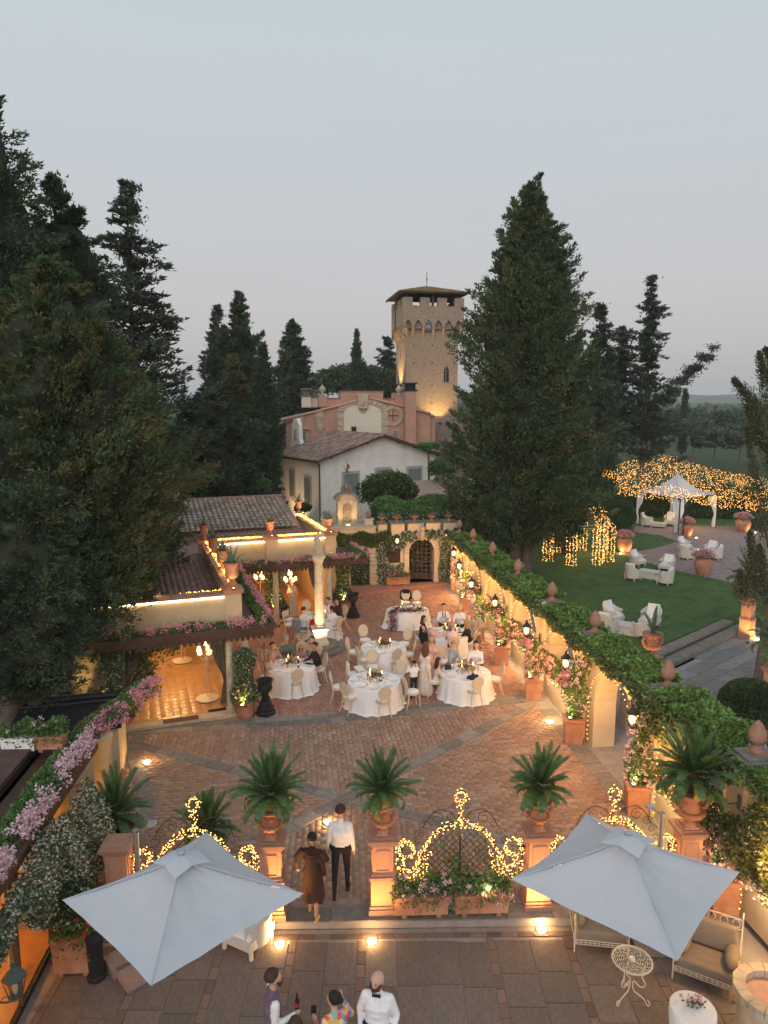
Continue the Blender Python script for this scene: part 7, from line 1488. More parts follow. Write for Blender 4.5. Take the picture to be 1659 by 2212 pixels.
jar_pot(1348, 1193, 'terracotta jar with pink flowers at the corner of the lawn and path', .46); jar_pot(1517, 1241, 'terracotta jar with pink flowers in the middle of the paved path', .46, lit=False); jar_pot(1482, 1160, 'terracotta jar with pink flowers at the front post of the tent', .42); jar_pot(1604, 1148, 'banded terracotta jar with pink flowers by the rear hedge', .52)
for (px, py, z, lb) in ((1470, 1253, 0, ''),): pass
def floor_light(x, y, z, label, r=.085, power=10, col=(1, .58, .22)):
 t = thing('ground_light', label, 'ground light', (x, y, z), 0, 'round uplights set into the paving'); m = MB(); m.lathe([(r * 1.15, 0), (r * 1.15, .012), (r, .014)], 16); m.build('ring', M_MET, t); m = MB(); m.lathe([(r, .006), (r * .8, .02), (.01, .024)], 16); m.build('lens', M_DISC, t); lamp('POINT', (0, 0, .09), power, t, col, .05)
for (px, py, z, lb) in ((1187, 1560, .02, 'beside the planter of the open doorway'), (1314, 1606, .02, 'in the passage inside the doorway arch'), (317, 1647, .02, 'alone near the left border of the courtyard'), (708, 1777, .02, 'showing past the shoulder of the walking man'), (604, 2040, -.15, 'on the lower terrace left of the entrance'), (803, 2034, -.15, 'on the lower terrace right of the entrance'), (1170, 2009, -.15, 'on the lower terrace by the right parasol'), (1341, 1196, .31, 'at the tip of the paved garden path'), (1636, 1381, .02, 'at the foot of the tall urn pedestal on the right terrace')):
 p = P(px, py, z); floor_light(p.x, p.y, z + .003, 'glowing round ground light ' + lb, .09 if py > 1700 else .11, 9 if py > 1500 else 14)
# pedestal urns on the side terrace
def side_ped(px, py, z, lb, h=1.5, s=1.0, pal=1.0, n=26, old=2):
 p = P(px, py, z); pedestal((p.x, p.y, z), 'terracotta pedestal ' + lb, h, R(38), s, 'pedestals on the side terrace'); big_urn((p.x, p.y, z + h), 'terracotta urn on the pedestal ' + lb, 1.25 * s, 'urns on the side terrace'); cycad((p.x, p.y, z + h + .68 * s), 'cycad in the urn ' + lb, pal, n, 'cycads on the side terrace', old)
 lamp('SPOT', (p.x - .35, p.y - .75, z + .1), 55, None, (1, .55, .18), .04, 90, (p.x, p.y, z + 1.2))
 t = thing('spotlight', 'small spotlight at the foot of the pedestal ' + lb, 'spotlight', (p.x - .35, p.y - .8, z), 0, 'spotlights on the side terrace'); m = MB(); m.lathe([(.05, 0), (.055, .08)], 8); m.build('lamp_body', M_BLACK, t)
side_ped(1404, 1478, 0, 'behind the ivy wall near the garden chairs', 1.0, 1.0, .85, 13, 3); side_ped(1612, 1376, .0, 'at the right end of the stone steps', 1.55, 1.0, 1.5, 34, 2); side_ped(1664, 1556, 0, 'cut off by the right edge', 1.6, 1.05, 1.2, 30, 3)
t = thing('garden_spotlight', 'small white garden spotlight on the wall cap', 'spotlight', RW(22.0, -.12, 2.88)); m = MB(); m.tube([(0, 0, 0), (0, 0, .12), (.08, -.05, .14)], [.02, .02, .05], 8); m.build('lamp_head', M_LINEN, t, True)
# small pots on the merlons
ag2 = None
for i, p in enumerate(pots):
 lb = 'shallow terracotta bowl with a small agave on the ' + ('rightmost battlement', 'second battlement from the right', 'battlement over the gate scroll', 'fourth battlement from the right', 'leftmost battlement')[i]
 if ag2 is None:
  ag2 = t = thing('agave_bowl', lb, 'potted plant', p, 0, 'agave bowls on the battlements'); m = MB(); m.lathe([(.12, 0), (.1, .05), (.05, .1), (.14, .2), (.22, .26), (.23, .3), (.2, .3), (.1, .24)], 16); m.build('bowl', M_TERRA, t, True); agave_geo(t, 12, .32, .025, .26)
 else: dup(ag2, p, rU(0, 6), lb, 'agave bowls on the battlements')
trough(tuple(GB + gdir * 2.95 - gn * .35 + Vector((0, 0, .13))), R(9.5), 1.15, 'terracotta trough with pink geraniums left of the gateway', 900, M_PINK)
lamp('POINT', tuple(GB + gdir * 1.6 + gn * 3 + Vector((0, 0, 2.2))), 30, None, (1, .6, .3), .2)
# ================================================================== TABLES AND CHAIRS
def make_chair(loc, rz, label, g):
 global CH0
 if 'CH0' not in globals():
  t = thing('oval_back_chair', label, 'chair', loc, rz, g)
  m = MB(); m.lathe([(.2, .43), (.225, .45), (.225, .49), (.2, .5)], 18); m.build('seat_frame', M_CHAIR, t, True); m = MB(); m.lathe([(.19, .5), (.2, .525), (.15, .545), (.02, .55)], 18); m.build('seat', M_CUSH, t, True)
  for s in (-1, 1):
   m = MB(); m.tube([(s * .15, .16, .44), (s * .175, .19, .25), (s * .17, .2, 0)], [.026, .02, .013], 6); m.build('leg', M_CHAIR, t)
   m = MB(); m.tube([(s * .14, -.16, .44), (s * .17, -.19, .2), (s * .2, -.27, 0)], [.026, .02, .013], 6); m.build('leg', M_CHAIR, t)
   m = MB(); m.tube([(s * .12, -.18, .45), (s * .12, -.2, .56), (s * .09, -.215, .62)], [.02, .018, .016], 6); m.build('back_post', M_CHAIR, t)
  c = (0, -.24, .79); ring = [(c[0] + .185 * cos(a), c[1] - .045 * sin(a), c[2] + .21 * sin(a)) for a in np.linspace(0, 2 * PI, 21)]
  m = MB(); m.tube(ring, .019, 6, False); m.build('back_frame', M_CHAIR, t, True); m = MB(); m.add(ring[:-1], [tuple(range(20))]); m.add([(x, y - .008, z) for x, y, z in ring[:-1]], [tuple(range(19, -1, -1))]); m.build('cane_back', M_CANE, t); CH0 = t; return t
 return dup(CH0, loc, rz, label, g)
def Z5(x, y): return (x * .254 + 712.8, y * .254 + 1036.8)
def Z4(x, y): return (x * .2734 + 356.4, y * .2734 + 1036.8)
def seatp(v, z=.47): p = P(v[0], v[1], z); return Vector((p.x, p.y, .02))
TB = {}
def clothed_table(key, px, py, r, label, oval=1.0, rz=0.0, h=.76):
 p = P(px, py, h); TB[key] = Vector((p.x, p.y, 0)); t = thing('banquet_table', label, 'table', (p.x, p.y, .02), rz, 'white clothed dinner tables'); n = 96; ph = rU(0, 6)
 def wob(a, z): f = max(0, (h - .03 - z) / h); return 1 + f * (.035 * sin(a * 13 + ph) + .03 * sin(a * 21 + ph * 2) + .02 * sin(a * 7 + 1 + ph)) + .05 * f
 pr = [(.01, h), (r * .6, h), (r - .01, h - .002), (r, h - .012), (r + .004, h - .05), (r + .02, h * .6), (r + .035, h * .3), (r + .06, .03), (r + .11, .008)]; m = MB(); m.lathe(pr, n, wob=wob, cap=False); m.v = [(x * oval, y, z) for x, y, z in m.v]; m.build('tablecloth', M_LINEN, t, True)
 m = MB(); m.lathe([(r * .97, h - .04), (r * .97, h - .02)], 24); m.v = [(x * oval, y, z) for x, y, z in m.v]; m.build('tabletop', M_CHAIR, t)
 for s in (-1, 1): m = MB(); m.tube([(s * r * .5, 0, h - .04), (s * r * .5, 0, 0)], .03, 6); m.build('leg', M_CHAIR, t)
 return t
TN = {1: 'the statue column table', 2: 'the iron urn table', 3: 'the high chair table', 4: 'the empty middle table', 5: 'the crowded table', 6: 'the front right table', 7: 'the sweetheart table'}
clothed_table(1, 690, 1336, .8, 'round clothed table behind the statue column with seated guests'); clothed_table(2, 629, 1440, .78, 'round clothed table left of the column base with seated guests'); clothed_table(3, 808, 1471, .82, 'round clothed table in front with a high chair and no guests'); clothed_table(4, 828, 1399, .8, 'empty round clothed table in the middle behind the front one'); clothed_table(5, 970, 1368, .78, 'crowded round clothed table nearest the rose planters'); clothed_table(6, 1006, 1453, .8, 'round clothed table at the front right with a child in a dark jacket'); clothed_table(7, 880, 1316, .5, 'oval sweetheart table with a trailing rose garland in front', 1.75, R(6))
def side_name(d, seen=[]):
 a = math.degrees(math.atan2(d.y, d.x)) % 360; return ['right', 'far right', 'far', 'far left', 'left', 'near left', 'near', 'near right'][int((a + 22.5) // 45) % 8]
used_lab = {}
def place_chair(key, v, note=''):
 p = seatp(v); d = p - TB[key]; rz = math.atan2(-d.y, -d.x) - PI / 2; lab = 'cane backed oval chair at the %s side of %s%s' % (side_name(d), TN[key], note)
 if lab in used_lab: lab = lab.replace('cane backed', 'second cane backed')
 used_lab[lab] = 1; return make_chair(p, rz + rU(-.2, .2), lab, 'cane backed chairs at the dinner tables')
CHS = {3: [Z5(75, 1770), Z5(170, 1850), Z5(450, 1880), Z5(575, 1690), Z5(365, 1600)], 4: [Z5(205, 1470), Z5(290, 1535), Z5(540, 1545), Z5(660, 1490), Z5(630, 1400), Z5(300, 1370)], 6: [Z5(1225, 1795), Z5(1400, 1700), Z5(700, 1810), Z5(965, 1560), Z5(885, 1720)], 5: [Z5(1045, 1440), Z5(1185, 1390), Z5(1235, 1310), Z5(770, 1350), Z5(850, 1400), Z5(960, 1245), Z5(1110, 1250)], 7: [Z5(640, 1050), Z5(735, 1055)], 2: [Z4(1030, 1600), Z4(1215, 1500), Z4(1180, 1425), Z4(960, 1430), Z4(1080, 1415), Z4(835, 1480), Z4(805, 1560)], 1: [Z4(985, 1150), Z4(1080, 1195), Z4(1200, 1195), Z4(1340, 1175), Z4(1130, 1060), Z4(1295, 1090), Z4(1385, 1100), Z4(990, 1110)]}
CO = {}
for k, l in CHS.items():
 for i, v in enumerate(l): CO[(k, i)] = place_chair(k, v)
# garments hung on chair backs
def jacket(key, col, label, mname):
 c = CO[key]; t = thing('jacket', label, 'jacket', c.location, c.rotation_euler.z); m = MB(); m.tube([(-.2, -.25, .95), (-.1, -.25, 1.0), (.1, -.25, 1.0), (.2, -.25, .95)], .035, 8)
 m.box((0, -.275, .74), (.4, .05, .5), 0, .98); m.tube([(-.2, -.26, .95), (-.24, -.27, .6)], .04, 7); m.tube([(.2, -.26, .95), (.24, -.27, .6)], .04, 7); m.build('jacket_body', mat(mname, col, .9, .1, 10), t, True)
jacket((7, 0), (.015, .015, .018), 'black jacket draped over the left chair of the sweetheart table', 'black_cloth'); jacket((1, 7), (.015, .018, .035), 'dark navy jacket over a chair near the standing woman', 'navy_cloth'); jacket((1, 1), (.2, .27, .36), 'light blue jacket hanging behind the man in white', 'pale_blue_cloth'); jacket((1, 2), (.4, .02, .02), 'red jacket on the chair right behind the statue column', 'red_cloth'); jacket((5, 4), (.02, .02, .025), 'black jacket over the chair of the man in the pink shirt', 'black_cloth')
# high chair
p = seatp(Z5(190, 1680)); hc = thing('high_chair', 'white plastic high chair at the left of the front middle table', 'high chair', p, R(-70)); MP = mat('white_plastic', (.75, .74, .72), .4, .03, 3)
for sx in (-1, 1):
 for sy in (-1, 1): m = MB(); m.tube([(sx * .12, sy * .12, .55), (sx * .24, sy * .24, 0)], .014, 6); m.build('leg', MP, hc)
m = MB(); m.box((0, 0, .57), (.3, .3, .08)); m.build('seat', MP, hc); m = MB(); m.box((0, -.15, .78), (.28, .05, .4), 0, .8); m.build('backrest', MP, hc); m = MB(); m.box((0, .24, .73), (.42, .26, .03)); m.build('tray', MP, hc)
# tableware
M_CHINA = mat('white_china', (.8, .79, .76), .25, .02, 4, spec=.5); M_GLASS = glass('table_glass', (.95, .95, .95), .25, .02)
def tableware(key, r, npl, ngl, ox=1.0, cp=True):
 c = TB[key]; z = .782; a0 = rU(-.1, .1)
 for k in range(npl):
  a = a0 + 2 * PI * k / npl + rU(-.08, .08); x, y = c.x + (r - .2) * cos(a) * ox, c.y + (r - .2) * sin(a); lb = 'white china plate on the %s rim of ' % side_name(Vector((cos(a), sin(a)))) + TN[key]
  if 'PL0' not in globals():
   t = thing('plate', lb, 'plate', (x, y, z), 0, 'plates'); m = MB(); m.lathe([(.02, .004), (.09, .003), (.14, .014), (.145, .018), (.135, .016), (.09, .008), (.01, .008)], 18, cap=False); m.build('plate_rim', M_CHINA, t, True); globals()['PL0'] = t; t['group'] = 'plates on ' + TN[key]
  else: dup(PL0, (x, y, z), 0, lb, 'plates on ' + TN[key])
  q = 'folded white napkin at the %s of ' % side_name(Vector((cos(a + .38), sin(a + .38)))) + TN[key]
  if k % 2 == 0:
   t = link('napkin', NAP.data if 'NAP' in globals() else MB().box((0, 0, .012), (.2, .11, .022), 0, .9).build('napkin', M_LINEN).data);
   if 'NAP' not in globals(): globals()['NAP'] = t; bpy.data.objects.remove([o for o in COL.objects if o.name.startswith('napkin') and o is not t][0])
   t.location = (c.x + (r - .24) * cos(a + .38) * ox, c.y + (r - .24) * sin(a + .38), z); t.rotation_euler = (0, 0, a + .5); tag(t, q, 'napkin', 'napkins on ' + TN[key])
 for k in range(ngl):
  a = a0 + .2 + 2 * PI * k / ngl; rr = (r - .36) + rU(-.05, .05); lb = 'clear stemmed glass at the %s of ' % side_name(Vector((cos(a), sin(a)))) + TN[key]; loc = (c.x + rr * cos(a) * ox, c.y + rr * sin(a), z)
  if 'GL0' not in globals():
   t = thing('wine_glass', lb, 'glass', loc, 0, ''); m = MB(); m.lathe([(.035, 0), (.03, .004), (.005, .01), (.005, .09)], 10); m.build('stem', M_GLASS, t, True); m = MB(); m.lathe([(.006, .09), (.035, .12), (.04, .16), (.034, .21)], 12, cap=False); m.build('bowl', M_GLASS, t, True); globals()['GL0'] = t; t['group'] = 'glasses on ' + TN[key]
  else: dup(GL0, loc, 0, lb, 'glasses on ' + TN[key])
 for k in range(3):
  a = a0 + 2 * PI * k / 3; loc = (c.x + .24 * cos(a) * ox, c.y + .2 * sin(a), z); lb = 'lit candle in a glass cylinder %s on ' % side_name(Vector((cos(a), sin(a)))) + TN[key]
  if 'CN0' not in globals():
   t = thing('hurricane_candle', lb, 'candle', loc); m = MB(); m.lathe([(.014, 0), (.012, .22)], 8); m.build('candle', mat('dusky_wax', (.5, .2, .14), .5, .05, 5), t); m = MB(); m.lathe([(.045, .0), (.045, .36)], 14, cap=False); m.build('glass_cylinder', glass('hurricane_glass', (1, 1, 1), .1), t, True)
   m = MB(); m.lathe([(.004, .22), (.017, .25), (.012, .28), (.001, .31)], 8); m.build('flame', M_FLAME, t, True); globals()['CN0'] = t; t['group'] = 'candles on ' + TN[key]; lamp('POINT', (0, 0, .28), 1.6, t, (1, .55, .2), .02)
  else: dup(CN0, loc, 0, lb, 'candles on ' + TN[key])
 if cp:
  t = thing('centrepiece', 'dark red and blush rose centrepiece in the middle of ' + TN[key], 'flower arrangement', (c.x, c.y, z), 0, 'rose centrepieces'); m = MB(); m.lathe([(.07, 0), (.09, .08), (.08, .1)], 12); m.build('bowl', M_CHINA, t, True); n = 160; leaves('foliage', rn(n, 3) * np.array([.12, .1, .05]) + np.array([0, 0, .16]), rn(n, 3) + np.array([0, 0, .3]), .09, .04, M_IVYD, t)
  nb = 26; q = rn(nb, 3) * np.array([.11, .09, .05]) + np.array([0, 0, .19]); cc = np.repeat(q, 12, 0) + rn(nb * 12, 3) * .016; mi = np.repeat((RNG.random(nb) < .45).astype(int), 12); leaves('rose', cc, rn(nb * 12, 3), .04, .035, [M_RED_F, M_PINKP], t, midx=mi)
for k in range(1, 7): tableware(k, .8, 8, 8)
tableware(7, .5, 2, 4, 1.75, False)
# red and blush garland over the sweetheart table
t = thing('rose_garland', 'long garland of dark red and blush roses trailing off the sweetheart table to the floor', 'flower garland', TB[7] + Vector((0, 0, .78))); ctl = crv([(.62, -.3, .05), (.2, -.42, .08), (-.3, -.42, .08), (-.6, -.5, .02), (-.62, -.6, -.35), (-.58, -.62, -.72)], 12)
n = 900; u = RNG.integers(0, len(ctl), n); leaves('foliage', ctl[u] + rn(n, 3) * np.array([.09, .06, .06]), rn(n, 3), .08, .035, M_OLIVE, t); nb = 170; u = RNG.integers(0, len(ctl), nb); q = ctl[u] + rn(nb, 3) * np.array([.1, .06, .06]); cc = np.repeat(q, 12, 0) + rn(nb * 12, 3) * .018; mi = np.repeat((RNG.random(nb) < .5).astype(int), 12); leaves('rose', cc, rn(nb * 12, 3), .048, .042, [M_RED_F, M_PINKP], t, midx=mi)
# dark bag, bottles on the near tables
for (k, dx, dy, lb, cl) in ((3, .2, -.05, 'dark wine bottle on the front middle table', 'b'), (2, .25, -.1, 'dark wine bottle on the table left of the column base', 'b')):
 t = thing('wine_bottle', lb, 'bottle', TB[k] + Vector((dx, dy, .782))); m = MB(); m.lathe([(.038, 0), (.04, .02), (.04, .18), (.015, .24), (.014, .3)], 12); m.build('bottle_body', M_BLACK, t, True); m = MB(); m.lathe([(.0405, .06), (.0405, .14)], 12, cap=False); m.build('paper_band', M_LINEN, t)
t = thing('handbag', 'small black handbag standing on the front right table', 'bag', TB[6] + Vector((-.55, .22, .79))); m = MB(); m.box((0, 0, .07), (.22, .12, .14), 0, .85); m.build('bag_body', M_BLACK, t); m = MB(); m.tube([(-.07, 0, .13), (-.05, 0, .22), (.05, 0, .22), (.07, 0, .13)], .008, 5); m.build('handle', M_BLACK, t)
p = P(*Z4(870, 1690)); t = thing('backpack', 'black bag lying on the bricks under the table beside the iron urn', 'bag', p + Vector((0, 0, .02))); m = MB(); m.ball((0, 0, .13), .2, 12, 8, (1.1, .7, .65)); m.tube([(-.1, -.1, .2), (0, -.2, .3), (.12, -.1, .2)], .015, 5); m.build('bag_body', M_BLACK, t, True)
# ================================================================== STATUE COLUMN
cp_ = P(690, 1400, .1); sc_ = thing('statue_column', 'fluted stone column with a draped stone figure, lit from its stepped base', 'column', (cp_.x, cp_.y + .1, 0), R(14))
for i, (r, h0, h1) in enumerate(((.98, 0, .13), (.74, .13, .26))):
 for k in range(8):
  a0, a1 = PI / 4 * k + PI / 8 + .01, PI / 4 * (k + 1) + PI / 8 - .01; m = MB(); m.prism([(.2 * cos(a0), .2 * sin(a0)), (r * cos(a0), r * sin(a0)), (r * cos(a1), r * sin(a1)), (.2 * cos(a1), .2 * sin(a1))], h0 + .01, h1); m.build('step_stone', M_STONE, sc_)
m = MB(); m.box((0, 0, .32), (.62, .62, .12)); m.box((0, 0, .6), (.5, .5, .46)); m.box((0, 0, .86), (.6, .6, .06)); m.build('plinth', M_CREAM2, sc_)
m = MB(); m.lathe([(.24, .89), (.26, .93), (.2, .97), (.22, 1.0), (.18, 1.03)], 24); m.build('base_moulding', M_STONEP, sc_, True)
m = MB(); m.lathe([(.175, 1.03), (.172, 2.0), (.15, 3.35)], 64, wob=lambda a, z: 1 - .055 * abs(sin(a * 8)), cap=False); m.build('shaft', M_STONEP, sc_)
m = MB(); m.lathe([(.15, 3.35), (.17, 3.38), (.16, 3.42), (.2, 3.55), (.26, 3.62)], 24, wob=lambda a, z: 1 + .12 * sin(a * 8) * (z > 3.4)); m.box((0, 0, 3.66), (.46, .46, .07)); m.build('capital', M_STONEP, sc_)
# ================================================================== PEOPLE
SK = [mat('skin_light', (.55, .33, .24), .6, .06, 8), mat('skin_tan', (.4, .22, .15), .6, .06, 8)]
def cloth(n, c, **k): return mat('cloth_' + n, c, .9, .12, 9, .9, 11, **k)
CW, CP_, CB, CGY, CN = cloth('white', (.74, .73, .74)), cloth('pink', (.66, .46, .46)), cloth('black', (.016, .015, .018)), cloth('grey', (.13, .15, .15)), cloth('navy', (.02, .026, .05))
CBG, CBR, CJ, CPU = cloth('beige', (.5, .4, .3)), cloth('brown', (.05, .022, .016)), cloth('jeans', (.13, .18, .26)), cloth('mauve', (.16, .12, .17))
SHB = mat('shoe_black', (.02, .018, .018), .4, .1, 9); SHT = mat('shoe_tan', (.35, .25, .18), .5, .1, 9)
HB, HD, HL, HGR = mat('hair_brown', (.06, .032, .02), .7, .3, 60, .4, 90), mat('hair_dark', (.018, .013, .011), .6, .3, 60, .4, 90), mat('hair_blonde', (.34, .22, .11), .7, .25, 60, .4, 90), mat('hair_grey', (.32, .29, .27), .7, .2, 60, .4, 90)
def capgeo(b, p0, p1, r0, r1, n=10):
 p0, p1 = Vector(p0), Vector(p1); d = (p1 - p0); L = d.length; d = d.normalized() if L > 1e-5 else Vector((0, 0, 1)); pts = []; rs = []
 for k in range(4): a = PI / 2 * k / 4; pts.append(p0 - d * r0 * cos(a)); rs.append(max(.002, r0 * sin(a)))
 pts += [p0, p1]; rs += [r0, r1]
 for k in range(1, 5): a = PI / 2 * k / 4; pts.append(p1 + d * r1 * sin(a)); rs.append(max(.002, r1 * cos(a)))
 b.tube(pts, rs, n)
def remeshed(name, caps, mats, vox, parent):
 b = MB();
 for c in caps: capgeo(b, c[0], c[1], c[2], c[3])
 me = bpy.data.meshes.new('tmp'); me.from_pydata(b.v, [], b.f); o = bpy.data.objects.new('tmp', me); COL.objects.link(o); r = o.modifiers.new('r', 'REMESH'); r.mode = 'VOXEL'; r.voxel_size = vox; s = o.modifiers.new('s', 'SMOOTH'); s.factor = .5; s.iterations = 2
 dg = bpy.context.evaluated_depsgraph_get(); dg.update(); m2 = bpy.data.meshes.new_from_object(o.evaluated_get(dg)); bpy.data.objects.remove(o); m2.name = name; m2.materials.clear()
 for m in mats: m2.materials.append(m)
 n = len(m2.polygons); C = np.empty(n * 3); m2.polygons.foreach_get('center', C); C = C.reshape(-1, 3); best = np.full(n, 9.); mi = np.zeros(n, np.int32)
 for c in caps:
  a, bb = np.array(c[0], float), np.array(c[1], float); d = bb - a; L2 = max(1e-9, d @ d); t = np.clip(((C - a) @ d) / L2, 0, 1); dist = np.linalg.norm(C - (a + t[:, None] * d), axis=1) - (c[2] + (c[3] - c[2]) * t); u = dist < best - (.004 if c[4] != 2 else 0); best[u] = dist[u]; mi[u] = c[4]
 m2.polygons.foreach_set('material_index', mi); m2.polygons.foreach_set('use_smooth', np.ones(n, bool)); m2.update(); return link(name, m2, parent)
def person(label, loc, rz, pose='stand', H=1.75, top=CW, bot=CB, skin=0, shoe=SHB, hair='short', hm=None, arms=None, dress=None, bare=False, yaw=0, near=False, sleeves=True, beard=False, walk=0, vest=None, g=None, stoop=.0):
 t = thing('person', label, 'person', loc, rz, g); k = H / 1.75; S_ = 2 if not sleeves else 0; sit = pose == 'sit'; hz = .54 if sit else .95; dz = hz - .95; ly = .1 * (1 if sit else 0) + stoop; ch = (0, ly * .6, 1.27 + dz); nk = (0, ly, 1.5 + dz); C = []
 add = lambda a, b, r0, r1, m: C.append((a, b, r0, r1, m)); vt = 4 if vest else 0; tw = 0 if not dress else 0
 fem = .88 if dress else 1.0
 add((-.085, 0, hz + .02), (.085, 0, hz + .02), .115, .115, 1 if not dress else 0); add((-.06 * fem, ly * .25, hz + .12), (.06 * fem, ly * .25, hz + .12), .118 * fem, .118 * fem, vt); add((-.05 * fem, ly * .4, hz + .22), (.05 * fem, ly * .4, hz + .22), .12 * fem, .12 * fem, vt)
 add((-.07 * fem, ly * .6, ch[2]), (.07 * fem, ly * .6, ch[2]), .125, .125, vt); add((-.12 * fem, ly * .85, 1.375 + dz), (.12 * fem, ly * .85, 1.375 + dz), .075, .075, vt if not bare else 2); add((0, ly * .8, 1.38 + dz), nk, .075, .052, vt if not bare else 2); add((0, ly, 1.48 + dz), (0, ly + .015, 1.57 + dz), .052, .05, 2)
 cy, sy = cos(yaw), sin(yaw); hd = lambda x, y, z: (x * cy - y * sy, ly + .02 + x * sy + y * cy, z + dz)
 add(hd(0, -.01, 1.665), hd(0, .015, 1.66), .088, .084, 2); add(hd(0, .03, 1.6), hd(0, .05, 1.585), .062, .045, 2); add(hd(0, .095, 1.655), hd(0, .112, 1.625), .011, .016, 2); add(hd(-.035, .085, 1.675), hd(.035, .085, 1.675), .014, .014, 2); add(hd(-.02, .09, 1.59), hd(.02, .09, 1.59), .012, .012, 2)
 for s in (-1, 1): add(hd(s * .088, -.005, 1.66), hd(s * .09, -.01, 1.63), .014, .01, 2)
 ar = arms or ('table' if sit else 'hang')
 for s in (-1, 1):
  sh = (s * .165 * fem, ly * .85, 1.39 + dz); a_ = ar[0 if s < 0 else 1] if isinstance(ar, (tuple, list)) else ar
  if a_ == 'hang': el, wr, hn = (s * .215, ly - .03, 1.13 + dz), (s * .23, ly + .04, .9 + dz), (0, .15, -1)
  elif a_ == 'table': el, wr, hn = (s * .24, .12 + ly, 1.13 + dz), (s * .13, .36 + ly, 1.19 + dz), (-s * .3, 1, 0)
  elif a_ == 'face': el, wr, hn = (s * .2, .3 + ly, 1.17 + dz), (s * .09, .15 + ly, 1.5 + dz), (0, -.2, 1)
  elif a_ == 'hold': el, wr, hn = (s * .22, ly - .02, 1.13 + dz), (s * .19, .24 + ly, 1.2 + dz), (0, 1, .35)
  elif a_ == 'lap': el, wr, hn = (s * .23, .02 + ly, 1.12 + dz), (s * .1, .22 + ly, .98 + dz), (-s * .3, 1, -.2)
  elif a_ == 'up': el, wr, hn = (s * .3, .08 + ly, 1.25 + dz), (s * .16, .12 + ly, 1.52 + dz), (0, .2, 1)
  else: el, wr, hn = a_
  add(sh, el, .062 if sleeves else .048, .05 if sleeves else .04, 0 if sleeves else 2); add(el, wr, .048 if sleeves else .038, .036 if sleeves else .028, 0 if sleeves else 2)
  h = Vector(hn).normalized(); sd = Vector((1, 0, 0)) - h * h.x; sd.normalize(); w = Vector(wr); pc_ = w + h * .055; add(tuple(w), tuple(pc_), .027, .034, 2)
  for f in range(4): o = sd * (f - 1.5) * .018; cu = h.cross(sd) * (.02 * s); p1 = pc_ + o + h * (.035 + .006 * (f in (1, 2))); p2 = p1 + h * .03 + cu; add(tuple(pc_ + o), tuple(p1), .0095, .009, 2); add(tuple(p1), tuple(p2), .009, .007, 2)
  th = -sd * s; add(tuple(w + h * .02 + th * .015), tuple(w + h * .055 + th * .045), .012, .009, 2)
  lm = 1 if not dress else 2
  if sit: kn, an, to = (s * .12, .43, .5), (s * .13, .4, .1), (s * .14, .54, .045)
  else: wk = walk * s; kn, an, to = (s * .1, .02 + wk * .16, .52), (s * .1, -.02 + wk * (.26 if wk > 0 else .22), .1 + (.06 if wk < 0 else 0)), (s * .12, .13 + wk * .26, .045)
  add((s * .09, 0, hz), kn, .088 if lm == 1 else .08, .062, lm if not (dress and sit) else 0); add(kn, an, .058, .04, lm); add(an, to, .04, .034, 3); add((an[0], an[1] - .03, .045), to, .036, .034, 3)
 if dress:
  ln = dress
  if sit: add((0, .1, .5), (0, .42, .46), .13, .16, 0); add((0, .4, .46), (0, .42, .46 - ln * .4), .15, .17, 0)
  else:
   for s in (-1, 1): add((s * .05, 0, .95), (s * .08, .0, .95 - ln), .13, .13 + ln * .06, 0)
 vox = .019 if near else .03; C = [tuple([tuple(c[0]), tuple(c[1]), c[2], c[3], c[4]]) for c in C]
 mats = [top, bot, SK[skin], shoe] + ([vest] if vest else []); b = remeshed('body', C, mats, vox, t)
 if hair:
  hm = hm or HB; m = MB(); hc = hd(0, -.022, 1.69); n = 18; rows = 10; vs = []; fs = []
  for j in range(rows + 1):
   for i in range(n):
    a = 2 * PI * i / n; front = max(0, sin(a)); pol = (PI * (.62 - .3 * front ** .7)) * j / rows; r = .101 + rU(-.003, .003); x, y, z = r * sin(pol) * cos(a) * .95, r * sin(pol) * sin(a) * 1.06, r * cos(pol); vs.append((hc[0] + x * cy - y * sy, hc[1] + x * sy + y * cy, hc[2] + z))
  for j in range(rows):
   for i in range(n): fs.append((j * n + i, (j + 1) * n + i, (j + 1) * n + (i + 1) % n, j * n + (i + 1) % n))
  m.add(vs, fs)
  if hair in ('long', 'shoulder'):
   zl = 1.28 if hair == 'long' else 1.45
   for q in range(9): a = PI + PI * q / 8; x, y = .075 * cos(a), .06 * sin(a) - .03; m.tube([hd(x, y, 1.7), hd(x * 1.15, y * 1.1 - .01, 1.58), hd(x * 1.25, y * 1.2 - .03, 1.45), hd(x * 1.1, y - .04, zl)], [.03, .036, .034, .01], 6)
  if hair == 'bun': m.ball(hd(0, -.12, 1.7), .045, 10, 7)
  if hair == 'ponytail': m.tube([hd(0, -.1, 1.7), hd(0, -.15, 1.66), hd(0, -.15, 1.52), hd(0, -.12, 1.42)], [.025, .035, .03, .008], 7)
  if hair == 'curly':
   for q in range(26): d = unit(rn(1, 3))[0]; d[1] = -abs(d[1]) if d[2] < .3 else d[1]; m.ball(hd(d[0] * .09, d[1] * .09 - .02, 1.69 + d[2] * .08), .035, 7, 5)
  m.build('hair', hm, t, True)
 if beard: m = MB(); m.tube([hd(-.07, .03, 1.63), hd(-.055, .07, 1.575), hd(0, .095, 1.56), hd(.055, .07, 1.575), hd(.07, .03, 1.63)], [.015, .026, .03, .026, .015], 8); m.build('beard', HB, t, True)
 if near:
  for s in (-1, 1): m = MB(); m.ball(hd(s * .033, .088, 1.657), .011, 8, 6); m.build('eye', mat('eye', (.03, .02, .015), .2, .1, 5), t, True)
 t.scale = (k, k, k); t['hd'] = 0; del t['hd']; t_hd = hd; return t, hd
